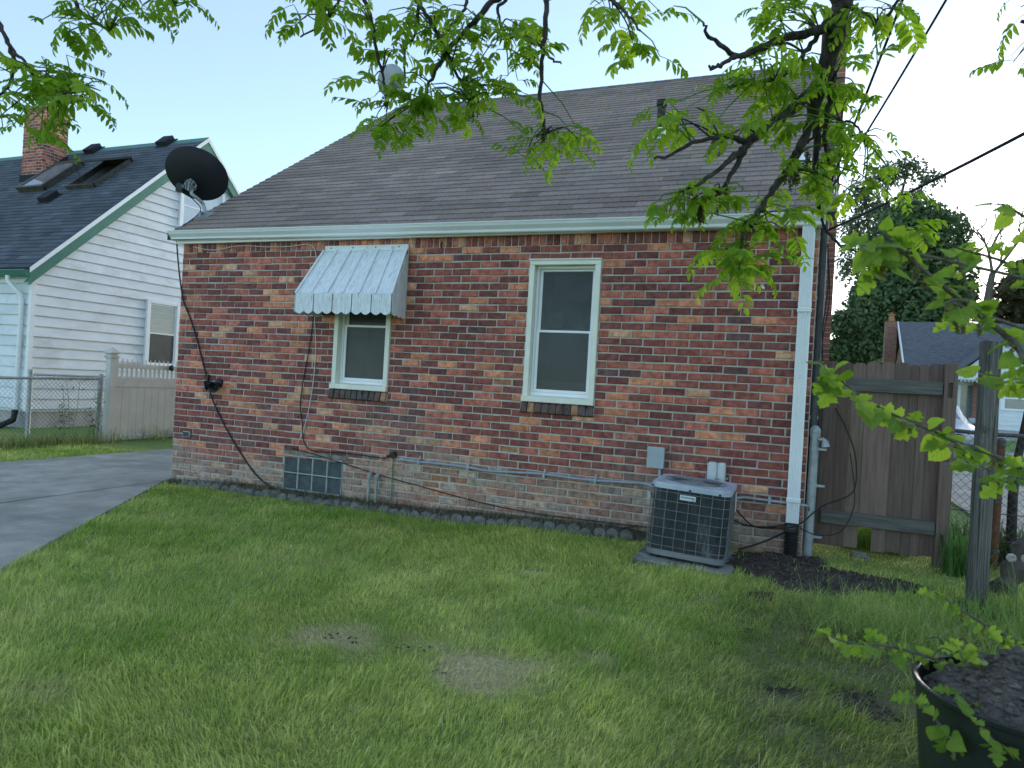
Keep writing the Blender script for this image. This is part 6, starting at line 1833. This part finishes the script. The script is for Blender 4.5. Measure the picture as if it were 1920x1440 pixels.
for (u, v, ru, rv, n) in CLUST:
    c0 = at(u, v, D=3.2)
    # nearest branch point (towards this cluster, in 3-D)
    best = None
    for S in ALLP:
        d = np.linalg.norm(S-c0, axis=1); k = int(np.argmin(d))
        if best is None or d[k] < best[0]: best = (d[k], S[k])
    root = best[1]; Dr = proj(root)[2]
    k = 0
    while k < n:
        tip = at(u+rl_.uniform(-ru, ru)*1.05, v+rl_.uniform(-rv, rv)*.95-8, D=Dr+rl_.uniform(-.22, .22))
        mid = lerp(root, tip, .5)+np.array([rl_.uniform(-.02, .02), rl_.uniform(-.02, .02), .03])
        S = smooth_path([root, mid, tip], 5)
        tw.tube(S, list(np.linspace(.0045, .002, len(S))), 5)
        for j in range(rl_.choice([2, 3, 3])):
            if k >= n: break
            q = S[rl_.randrange(len(S)//2, len(S))] if j else S[-1]
            az = rl_.uniform(0, 360)
            rot = Matrix.Rotation(R(az), 3, 'Z') @ Matrix.Rotation(R(rl_.uniform(-30, 22)), 3, 'Y') @ Matrix.Rotation(R(rl_.uniform(-25, 25)), 3, 'X')
            s = rl_.uniform(.62, 1.0)
            if nl < 299:
                inst('leaf', WL[rl_.randrange(8)], wt, q, rot, (s, s, s)); nl += 1
            k += 1
tw.build('twigs', M['bark'], wt)['kind'] = 'stuff'
# extra leaves past the part limit: one joined part
xm = MB()
for (u, v, ru, rv, n) in CLUST:
    for k in range(max(2, int(n*(1.7 if u < 400 else .9)))):
        c0 = at(u+rl_.uniform(-ru, ru)*1.25, v+rl_.uniform(-rv, rv)*1.15-8, D=3.2+rl_.uniform(-.2, .3))
        best = min(((np.linalg.norm(S-c0, axis=1).min(), S[int(np.argmin(np.linalg.norm(S-c0, axis=1)))]) for S in ALLP), key=lambda q: q[0])
        xm.tube([best[1], lerp(best[1], c0, .6)+np.array([0, 0, .02]), c0], [.004, .003, .002], 4)
        me = WL[rl_.randrange(8)]
        rot = Matrix.Rotation(R(rl_.uniform(0, 360)), 3, 'Z') @ Matrix.Rotation(R(rl_.uniform(-25, 30)), 3, 'Y')
        s = rl_.uniform(.5, .85)
        xm.add([Vector(c0)+rot @ (q.co*s) for q in me.vertices], [tuple(f.vertices) for f in me.polygons])
o = xm.build('leaf', M['walnut_leaf'], wt, smooth=True); o['kind'] = 'stuff'
# catkins
ck = MB(); rr = random.Random(1)
P = [np.array([0, 0, 0]), np.array([.004, .002, -.03]), np.array([.0, .004, -.06]), np.array([.006, 0, -.085])]
ck.tube(P, .0018, 4)
for k in range(46):
    z_ = -rr.uniform(.008, .085); a_ = rr.uniform(0, 6.28); q = rr.uniform(.003, .0085); c_ = np.array([q*math.cos(a_), q*math.sin(a_), z_]); s = .0035
    ck.add([c_+np.array([s, 0, 0]), c_+np.array([-s*.5, s*.87, 0]), c_+np.array([-s*.5, -s*.87, 0]), c_+np.array([0, 0, s]), c_+np.array([0, 0, -s])], [(0, 1, 3), (1, 2, 3), (2, 0, 3), (1, 0, 4), (2, 1, 4), (0, 2, 4)])
cme_ = ck.mesh('catkin'); cme_.materials.append(M['catkin_dark'])
for (u, v, n) in ((1302, 392, 6), (1362, 378, 6), (1515, 325, 9), (1580, 280, 6), (1320, 265, 4), (730, 185, 5), (1015, 245, 4), (920, 160, 5), (880, 200, 5), (800, 210, 5), (1395, 455, 5), (1600, 20, 4)):
    for k in range(n):
        c0 = at(u+rl_.uniform(-18, 18), v+rl_.uniform(-14, 14), D=3.2)
        best = min(((np.linalg.norm(S-c0, axis=1).min(), S[int(np.argmin(np.linalg.norm(S-c0, axis=1)))]) for S in ALLP), key=lambda q: q[0])
        q = lerp(best[1], c0, .25) if best[0] > .03 else best[1]
        inst('catkin', cme_, wt, q, Matrix.Rotation(R(rl_.uniform(0, 360)), 3, 'Z') @ Matrix.Rotation(R(rl_.uniform(-25, 25)), 3, 'X'), (1, 1, rl_.uniform(.7, 1.1)))

# ================================================================== MULBERRY (right)
def mul_leaf(seed, lob):
    r = random.Random(seed); b = MB()
    # outline of half the blade: (along, across); lobed forms get notches
    if lob: half = [(0, .0), (-.06, .18), (.02, .36), (.16, .44), (.24, .30), (.30, .20), (.38, .34), (.52, .46), (.60, .30), (.66, .20), (.78, .24), (.90, .12), (1.02, 0)]
    else: half = [(0, 0), (-.08, .16), (-.04, .34), (.10, .44), (.22, .45), (.34, .43), (.46, .38), (.58, .32), (.70, .25), (.82, .16), (.92, .08), (1.04, 0)]
    hh = [half[0]]
    for (t0, w0), (t1, w1) in zip(half[:-1], half[1:]):
        tm, wm = (t0+t1)/2, (w0+w1)/2; dt, dw = t1-t0, w1-w0; ln = math.hypot(dt, dw)+1e-6
        hh += [(tm+dw/ln*.022-dt*.1, max(.005, wm-dt/ln*.022-dw*.1)), (t1, w1)]
    half = hh
    n = len(half); V = []; F = []
    fold = r.uniform(.12, .4); curl = r.uniform(-.1, .35)
    mid = [(max(0, t), 0.0) for t, w in half]
    for t, w in mid: V.append((t, 0, -curl*t*t*.5))
    for s in (1, -1):
        for i, (t, w) in enumerate(half):
            jt = (r.uniform(-.012, .012) if 0 < i < n-1 else 0); ww = w*r.uniform(.92, 1.06)
            V.append((t+jt, s*ww, fold*ww-curl*t*t*.5-.5*ww*ww*.5))
    for s in (0, 1):
        o_ = n*(1+s)
        for i in range(n-1):
            f = (i, i+1, o_+i+1, o_+i) if s == 0 else (i, o_+i, o_+i+1, i+1)
            F.append(f)
    b.add(V, F); nf = len(b.f); b.tube([(-.34, 0, -.03), (-.15, 0, .01), (0, 0, 0)], .016, 4)
    zf = lambda t, w: fold*abs(w)-curl*t*t*.5-.25*w*w+.004
    b.tube([(0, 0, .004), (.3, 0, zf(.3, 0)), (.6, 0, zf(.6, 0)), (.92, 0, zf(.92, 0))], [.012, .010, .007, .003], 3, caps=False)
    for t0, dt, w in ((.04, .16, .30), (.20, .26, .30), (.42, .24, .22), (.62, .2, .13)):
        for s in (1, -1): b.tube([(t0, 0, zf(t0, 0)), (t0+dt*.6, s*w*.55, zf(t0+dt*.6, w*.55)), (t0+dt, s*w, zf(t0+dt, w))], [.007, .005, .002], 3, caps=False)
    me = bpy.data.meshes.new('leaf'); me.from_pydata(b.v, [], b.f); me.polygons.foreach_set('use_smooth', [True]*len(me.polygons)); me.materials.append(M['mulberry_leaf']); me.materials.append(M['vein'])
    me.polygons.foreach_set('material_index', [0]*nf+[1]*(len(b.f)-nf))
    return me
ML = [mul_leaf(k, k % 5 < 3) for k in range(10)]
MBs = at(2230, 1150, D=2.35); MBs[2] = float(gh(MBs[0], MBs[1]))
mt = thing('mulberry_shrub', MBs, 'mulberry sapling with lobed leaves reaching in from the side', 'shrub')
mtop = np.array([MBs[0]+.05, MBs[1]+.03, 2.0])
stemP = smooth_path([MBs+np.array([0, 0, -.1]), lerp(MBs, mtop, .4)+np.array([.05, 0, 0]), mtop], 6)
b = MB(); b.tube(stemP, list(np.linspace(.032, .014, len(stemP))), 10); b.build('stem', M['twig'], mt, smooth=True)
def nearstem(z): return min(stemP, key=lambda q: abs(q[2]-z))
MBR = [([(2000, 915), (1920, 881), (1877, 859), (1786, 826), (1746, 807), (1694, 786), (1651, 765), (1602, 734), (1562, 700), (1535, 676)], 2.35, 2.2, .0065, .086, 1.25),
       ([(1990, 715), (1900, 640), (1830, 585), (1760, 530), (1690, 470), (1650, 432)], 1.75, 1.6, .0075, .056, 1.2),
       ([(2010, 1330), (1919, 1297), (1820, 1258), (1762, 1239), (1698, 1219), (1643, 1208), (1592, 1205), (1540, 1187)], 2.15, 2.05, .006, .060, 1.1),
       ([(2000, 1250), (1919, 1209), (1854, 1175), (1807, 1147), (1773, 1123), (1742, 1104)], 2.25, 2.2, .006, .062, 1.0),
       ([(1930, 1520), (1830, 1433), (1786, 1389), (1756, 1351), (1735, 1321), (1713, 1304)], 1.85, 1.8, .006, .060, 1.1),
       ([(2000, 450), (1930, 412), (1885, 385), (1866, 384)], 1.9, 1.8, .005, .070, .9),
       ([(2000, 740), (1930, 714), (1880, 706), (1845, 702)], 2.05, 2.0, .005, .080, .8),
       ([(1830, 585), (1825, 560), (1800, 500), (1795, 480)], 1.68, 1.66, .004, .060, 1.0),
       ([(1930, 640), (1870, 612), (1815, 600), (1780, 600)], 1.9, 1.85, .004, .056, 1.0),
       ([(1930, 900), (1890, 905), (1850, 880), (1800, 862)], 2.3, 2.2, .004, .066, 1.1),
       ([(1990, 1390), (1900, 1340), (1840, 1322), (1790, 1300)], 1.9, 1.85, .004, .058, 1.3),
       ([(1985, 1470), (1900, 1420), (1860, 1385), (1830, 1350)], 1.75, 1.72, .004, .055, 1.3),
       ([(1990, 1275), (1900, 1262), (1850, 1240), (1800, 1212)], 2.05, 2.0, .004, .055, 1.3),
       ([(1990, 560), (1900, 500), (1850, 480), (1810, 470), (1770, 455)], 1.95, 1.85, .005, .054, 1.2),
       ([(1690, 470), (1660, 500), (1640, 520)], 1.62, 1.62, .004, .060, 1.3)]
rm = random.Random(14)
ckm = MB(); rr = random.Random(1)
for k in range(60):
    z_ = -rr.uniform(.0, .035); a_ = rr.uniform(0, 6.28); q = rr.uniform(.001, .007); c_ = np.array([q*math.cos(a_), q*math.sin(a_), z_]); s = .0026
    ckm.add([c_+np.array([s, 0, 0]), c_+np.array([-s*.5, s*.87, 0]), c_+np.array([-s*.5, -s*.87, 0]), c_+np.array([0, 0, s]), c_+np.array([0, 0, -s])], [(0, 1, 3), (1, 2, 3), (2, 0, 3), (1, 0, 4), (2, 1, 4), (0, 2, 4)])
ckme = ckm.mesh('catkin'); ckme.materials.append(M['catkin'])
for pts, D0, D1, r0, ls, dens in MBR:
    P = br_px(pts, D0, D1)
    P0 = nearstem(P[0][2]-.1)
    S = smooth_path([P0]+P, 7)
    b = MB(); b.tube(S, list(np.linspace(r0*1.3, r0*.35, len(S))), 7); b.build('branch', M['twig'], mt, smooth=True)
    Ls = np.concatenate([[0], np.cumsum([np.linalg.norm(S[i+1]-S[i]) for i in range(len(S)-1)])])
    d0 = Ls[int(7*1.0)]; pos = max(d0, Ls[-1]-1.6); kx = 0
    while pos < Ls[-1]+.001:
        i = min(np.searchsorted(Ls, pos), len(S)-1); p = S[i]; tg = S[min(i+1, len(S)-1)]-S[max(i-1, 0)]; tg /= np.linalg.norm(tg)
        endk = (Ls[-1]-pos) < .10
        for m_ in range(rm.choice([1, 1, 2]) if not endk else 2):
            sd_ = 1 if kx % 2 else -1
            latd = np.cross(tg, np.array([0, 0, 1.])); latd /= np.linalg.norm(latd)+1e-9
            d = tg*rm.uniform(-.2, .7)+latd*sd_*rm.uniform(.3, 1)+np.array([0, 0, rm.uniform(-.75, .35)])
            d /= np.linalg.norm(d)
            upv = np.array([rm.uniform(-.5, .5), rm.uniform(-1.3, -.1), rm.uniform(.2, .9)]); y_ = np.cross(upv, d); y_ /= np.linalg.norm(y_); z_ = np.cross(d, y_)
            rot = Matrix([[d[q], y_[q], z_[q]] for q in range(3)])
            s = ls*rm.uniform(.5, 1.1)*(.8 if endk else 1)
            inst('leaf', ML[rm.randrange(10)], mt, p+d*s*.34, rot, (s, s, s))
            kx += 1
        if rm.random() < .22: inst('catkin', ckme, mt, p+np.array([0, 0, -.004]), Matrix.Rotation(R(rm.uniform(0, 360)), 3, 'Z') @ Matrix.Rotation(R(rm.uniform(-20, 20)), 3, 'X'), (1, 1, 1))
        pos += rm.uniform(.024, .044)/dens

# weeds: leafy sapling in the chain-link fence
b = MB(); wp = at(150, 812, X=FX+.12); wp[2] = 0
ws = thing('fence_weed', wp, 'spindly leafy weed growing through the chain-link fence', 'weed')
rr = random.Random(6); lv = MB(); lv.col = (.1, .1, .1)
for k in range(7):
    t0 = wp+np.array([rr.uniform(-.05, .05), rr.uniform(-.35, .35), 0]); t1 = t0+np.array([rr.uniform(-.06, .06), rr.uniform(-.2, .2), rr.uniform(.6, 1.12)])
    S = smooth_path([t0, lerp(t0, t1, .5)+np.array([0, rr.uniform(-.05, .05), 0]), t1], 5); b.tube(S, .003, 5)
    for q in range(34):
        p = lerp(t0, t1, rr.uniform(.25, 1))+np.array([rr.uniform(-.05, .05), rr.uniform(-.10, .10), 0]); d = np.array([rr.gauss(0, 1), rr.gauss(0, 1), rr.gauss(0, .6)]); d /= np.linalg.norm(d); e = np.cross(d, [.2, .5, 1]); e /= np.linalg.norm(e)
        s = rr.uniform(.018, .032); g_ = rr.uniform(.7, 1.3); lv.col = (.05*g_, .085*g_, .025*g_); lv.add([p-d*s, p+e*s*.5, p+d*s, p-e*s*.5], [(0, 1, 2, 3)])
b.build('stems', M['stem'], ws); o = lv.build('foliage', M['grass'], ws); o['kind'] = 'stuff'

# ================================================================== GRASS (real blades)
def blades(px, py, pz, h, w, col, lean, az, twist=None):
    n = len(px)
    r = rng.random(n)*2*math.pi
    sx, sy = np.cos(r)*w/2, np.sin(r)*w/2
    lx, ly = np.cos(az)*lean*h, np.sin(az)*lean*h
    up = h*np.sqrt(np.maximum(.05, 1-np.minimum(.95, lean**2)))
    V = np.empty((n, 5, 3), np.float32)
    V[:, 0] = np.stack([px-sx, py-sy, pz], 1); V[:, 1] = np.stack([px+sx, py+sy, pz], 1)
    V[:, 2] = np.stack([px-sx*.8+lx*.32, py-sy*.8+ly*.32, pz+up*.58], 1); V[:, 3] = np.stack([px+sx*.8+lx*.32, py+sy*.8+ly*.32, pz+up*.58], 1)
    V[:, 4] = np.stack([px+lx, py+ly, pz+up], 1)
    base = (np.arange(n)*5)[:, None]
    loops = (base+np.array([0, 1, 3, 2, 2, 3, 4])).ravel()
    starts = ((np.arange(n)*7)[:, None]+np.array([0, 4])).ravel()
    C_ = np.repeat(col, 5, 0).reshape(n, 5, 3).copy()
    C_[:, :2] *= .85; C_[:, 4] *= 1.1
    return V.reshape(-1, 3), loops, starts, C_.reshape(-1, 3)
def frustum(x, y, z, mg=260):
    d = np.stack([x, y, z], 1)-CAM; D = d@CF; u = 960+FPX*(d@CR)/np.maximum(D, .1); v = 720-FPX*(d@CU)/np.maximum(D, .1)
    return (D > 1.2) & (u > -mg) & (u < 1920+mg) & (v < 1440+mg), D
NC = 1500000; MAXD = 12500.
X_, Y_ = rng.uniform(-4.1, 9.3, NC), rng.uniform(-6.0, 1.5, NC)
frac = NC/(13.4*7.5)/MAXD
ok, D_ = frustum(X_, Y_, np.zeros(NC))
lawn = (Y_ < -.33+.05*(fbm(X_*5, Y_*0, 70)-.5)) & (X_ > drive_edge(Y_)-.03-.05*fbm(X_*3, Y_*6, 71)) & (X_ > .1)
right = (X_ > 7.03) & (Y_ >= -.33) & (Y_ < 1.4) & (X_ < 9.2)
right2 = (X_ > 8.0) & (Y_ >= .27)
strip = (X_ < -2.25+.05*fbm(X_*3, Y_*6, 72)) & (X_ > -3.72)
pad = (X_ > 5.76) & (X_ < 6.48) & (Y_ > -1.035) & (Y_ < -.25)
binm = (X_-BXc)**2+(Y_-BYc)**2 < .25**2
postm = (np.abs(X_-q0[0]) < .07) & (np.abs(Y_-q0[1]) < .07)
ok &= (lawn | right | right2 | strip) & ~pad & ~binm & ~postm
dm = dirt_mask(X_, Y_); ry = dry_mask(X_, Y_)
dens = MAXD*np.minimum(1, (3.0/np.maximum(D_, .5))**1.35)
messy = sstep(6.2, 6.9, X_)*sstep(-.9, -1.6, Y_)
tuft = fbm(X_*7, Y_*7, 80)
keep = dens*(1-.975*dm)*(1-.25*ry)*(1-messy*(.25+.6*(tuft < .52)))*np.where(right, .40, 1)
ok &= rng.random(NC)*MAXD/frac*1.0 < keep/frac*1.0
X_, Y_, D_, ry, dm, messy, tuft, strip, right = [q[ok] for q in (X_, Y_, D_, ry, dm, messy, tuft, strip, right)]
n = len(X_)
Z_ = gh(X_, Y_)-.004
f1 = fbm(X_*1.3, Y_*1.3, 81); f2 = fbm(X_*4.5, Y_*4.5, 82); f3 = fbm(X_*11, Y_*11, 87, 3)
h = (.024+.026*f1+.075*np.maximum(0, f2-.42)+.035*np.maximum(0, f3-.5))*rng.uniform(.55, 1.45, n)
h *= (1-.5*ry); h = np.where(right, h*.6, h); h = h*(1+messy*1.1*rng.random(n)**1.5*(tuft > .45))
w = .0034*np.maximum(1, D_/3.8)*rng.uniform(.6, 1.4, n)
az = 6.28*fbm(X_*.9, Y_*.9, 83)*1.6+2.2*fbm(X_*6, Y_*6, 88)+rng.normal(0, .9, n)
lean = np.clip(rng.normal(.56, .22, n)+messy*.12, .02, .95)
zone = np.clip((fbm(X_*.85+4, Y_*.85, 84)-.32)*2.4, 0, 1)
t = np.clip(.45*zone+.75*(fbm(X_*3.1, Y_*3.1, 85)-.25)+.35*(f3-.5)+rng.normal(0, .20, n)+.06, 0, 1)[:, None]
c = np.array([.26, .43, .06])*(1-t)+np.array([.82, .82, .27])*t
yl = np.clip((fbm(X_*1.9, Y_*1.9, 86)-.50)*3.5, 0, 1)[:, None]*rng.random((n, 1))
c = c*(1-.6*yl)+.6*yl*np.array([.60, .56, .24])
dd = np.clip(ry*1.2*rng.uniform(.25, 1.2, n), 0, 1)[:, None]
c = c*(1-dd)+dd*np.array([.82, .70, .42])*rng.uniform(.6, 1.15, (n, 1))
sm_ = (rng.random(n) < .045+.06*messy)[:, None]
c = np.where(sm_, np.array([.62, .57, .36])*rng.uniform(.5, 1.1, (n, 1)), c)
c = c*rng.uniform(.72, 1.22, (n, 1))*(1-.28*messy[:, None])
c = np.where(strip[:, None], c*np.array([.9, .95, .9]), c)
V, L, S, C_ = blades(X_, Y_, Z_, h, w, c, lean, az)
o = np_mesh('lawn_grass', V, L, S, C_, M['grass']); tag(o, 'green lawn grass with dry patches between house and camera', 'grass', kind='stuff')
o['label'] = 'mown green lawn grass with dry patches behind the brick house'

# taller growth: fence foot, flag leaves by the gate post, tufts
def tall(name, x, y, hmin, hmax, cA, cB, lab, lean=.35, wf=1.0):
    n = len(x); _, D = frustum(x, y, np.zeros(n)); t = rng.random(n)[:, None]
    c = np.array(cA)*(1-t)+np.array(cB)*t
    h = rng.uniform(hmin, hmax, n)*(.6+.8*fbm(x*3, y*3, 90))
    V, L, S, C_ = blades(x, y, gh(x, y)-.005, h, .0035*wf*np.maximum(1, D/4.2), c, np.clip(rng.normal(lean, .2, n), 0, .95), rng.uniform(0, 6.28, n))
    o = np_mesh(name, V, L, S, C_, M['grass']); return tag(o, lab, 'grass', kind='stuff')
n = 9000
fx_, fy_ = rng.normal(FX+.02, .17, n), rng.uniform(-1.6, 4.4, n)
kk = rng.random(n) < .10+1.1*np.maximum(0, fbm(fx_*2.5, fy_*2.5, 91)-.38)+.25*(fy_ < 1.9); fx_, fy_ = fx_[kk], fy_[kk]
tall('fence_grass', fx_, fy_, .04, .26, (.12, .20, .04), (.38, .40, .16), 'tall weedy grass along the foot of the left fences')
gpx = gxs[-1]+.15
n = 420
tall('flag_leaves', rng.normal(gpx+.02, .06, n), rng.normal(.12, .06, n), .16, .34, (.07, .19, .04), (.15, .28, .07), 'clump of upright green leaves at the foot of the brown gate post', .22, 2.0)
n = 700
tall('gap_grass', rng.uniform(7.3, 7.8, n), rng.uniform(.6, 1.1, n), .12, .36, (.13, .27, .04), (.24, .38, .07), 'bright grass showing through the gap under the gate', .3, 1.4)
n = 2600
tall('post_grass', rng.normal(8.2, .35, n), rng.normal(-1.3, .45, n), .08, .24, (.12, .25, .045), (.30, .42, .11), 'long dark grass round the timber post and log', .5, 1.0)
n = 1500
a = rng.normal(7.35, .28, n); b_ = rng.normal(-1.75, .16, n)
tall('grass_tuft', a, b_, .10, .30, (.16, .28, .05), (.42, .50, .16), 'flattened tuft of long grass beside the bare dirt', .75, 1.0)
n = 2200
tall('shrub_undergrowth', rng.uniform(8.1, 10.2, n), rng.uniform(.65, 1.4, n), .1, .4, (.03, .07, .02), (.08, .13, .04), 'dark undergrowth behind the rusty chain-link fence', .5, 2.2)
# dead grass and sprigs in the soil bed
n = 5200
x = rng.uniform(.15, 5.85, n); y = rng.uniform(-.27, -.012, n)
kk = rng.random(n) < .25+.75*fbm(x*3, y*3, 95); x, y = x[kk], y[kk]; n = len(x)
t = rng.random(n)[:, None]; c = np.where(t < .62, np.array([.30, .25, .16])*rng.uniform(.5, 1.1, (n, 1)), np.array([.06, .11, .03])*rng.uniform(.7, 1.3, (n, 1)))
V, L, S, C_ = blades(x, y, gh(x, y)+.001, rng.uniform(.03, .10, n), .0042*np.ones(n)*rng.uniform(.7, 1.4, n), c, np.clip(rng.normal(.8, .2, n), .2, .97), rng.uniform(0, 6.28, n))
tag(np_mesh('dead_grass', V, L, S, C_, M['straw']), 'dead grass and straw littering the soil bed under the wall', 'straw', kind='stuff')
# straw and roots over the bare dirt
n = 2600
x = rng.uniform(6.2, 8.1, n); y = rng.uniform(-3.6, .1, n); kk = rng.random(n) < dirt_mask(x, y)*.55; x, y = x[kk], y[kk]; n = len(x)
V, L, S, C_ = blades(x, y, gh(x, y)+.004, rng.uniform(.03, .09, n), .003*np.ones(n), np.array([.26, .22, .15])*rng.uniform(.4, 1.1, (n, 1)), np.clip(rng.normal(.86, .12, n), .4, .97), rng.uniform(0, 6.28, n))
tag(np_mesh('dry_roots', V, L, S, C_, M['straw']), 'dry roots and straw scattered over the bare dirt', 'straw', kind='stuff')
# soil clods
ico = [(0, 0, 1), (.9, 0, .3), (.28, .85, .3), (-.72, .53, .3), (-.72, -.53, .3), (.28, -.85, .3), (0, 0, -.5)]
icf = [(0, 1, 2), (0, 2, 3), (0, 3, 4), (0, 4, 5), (0, 5, 1), (6, 2, 1), (6, 3, 2), (6, 4, 3), (6, 5, 4), (6, 1, 5)]
cl = MB(); rr = random.Random(12); cnt = 0
while cnt < 1500:
    x, y = rr.uniform(6.1, 8.2), rr.uniform(-3.7, .25)
    if rr.random() > float(dirt_mask(np.array(x), np.array(y))): continue
    s = rr.uniform(.006, .020)*(1 if rr.random() < .93 else 1.9); z = float(gh(x, y)); a_ = rr.uniform(0, 6.28)
    cl.add([(x+s*(p[0]*math.cos(a_)-p[1]*math.sin(a_))*rr.uniform(.7, 1.3), y+s*(p[0]*math.sin(a_)+p[1]*math.cos(a_))*rr.uniform(.7, 1.3), z+s*.6*p[2]*rr.uniform(.7, 1.3)) for p in ico], icf); cnt += 1
tag(cl.build('soil_clods', M['soil']), 'loose dark soil clods on the dug patch beside the condenser', 'soil', kind='stuff')
cl = MB()
for (u, v, k) in ((620, 1193, 9), (662, 1199, 5), (758, 1210, 4), (792, 1212, 4), (823, 1255, 4), (520, 1162, 3), (1335, 1205, 5), (1390, 1190, 5)):
    for i in range(k):
        q = at(u+rr.uniform(-14, 14), v+rr.uniform(-5, 5), Z=.02); z = float(gh(q[0], q[1]))+.018; s = rr.uniform(.005, .012)
        cl.add([(q[0]+s*p[0]*rr.uniform(.6, 1.4), q[1]+s*p[1]*rr.uniform(.6, 1.4), z+s*p[2]*.7) for p in ico], icf)
tag(cl.build('dark_litter', M['soil']), 'scattered dark crumbs lying on the dry lawn patches', 'litter', kind='stuff')
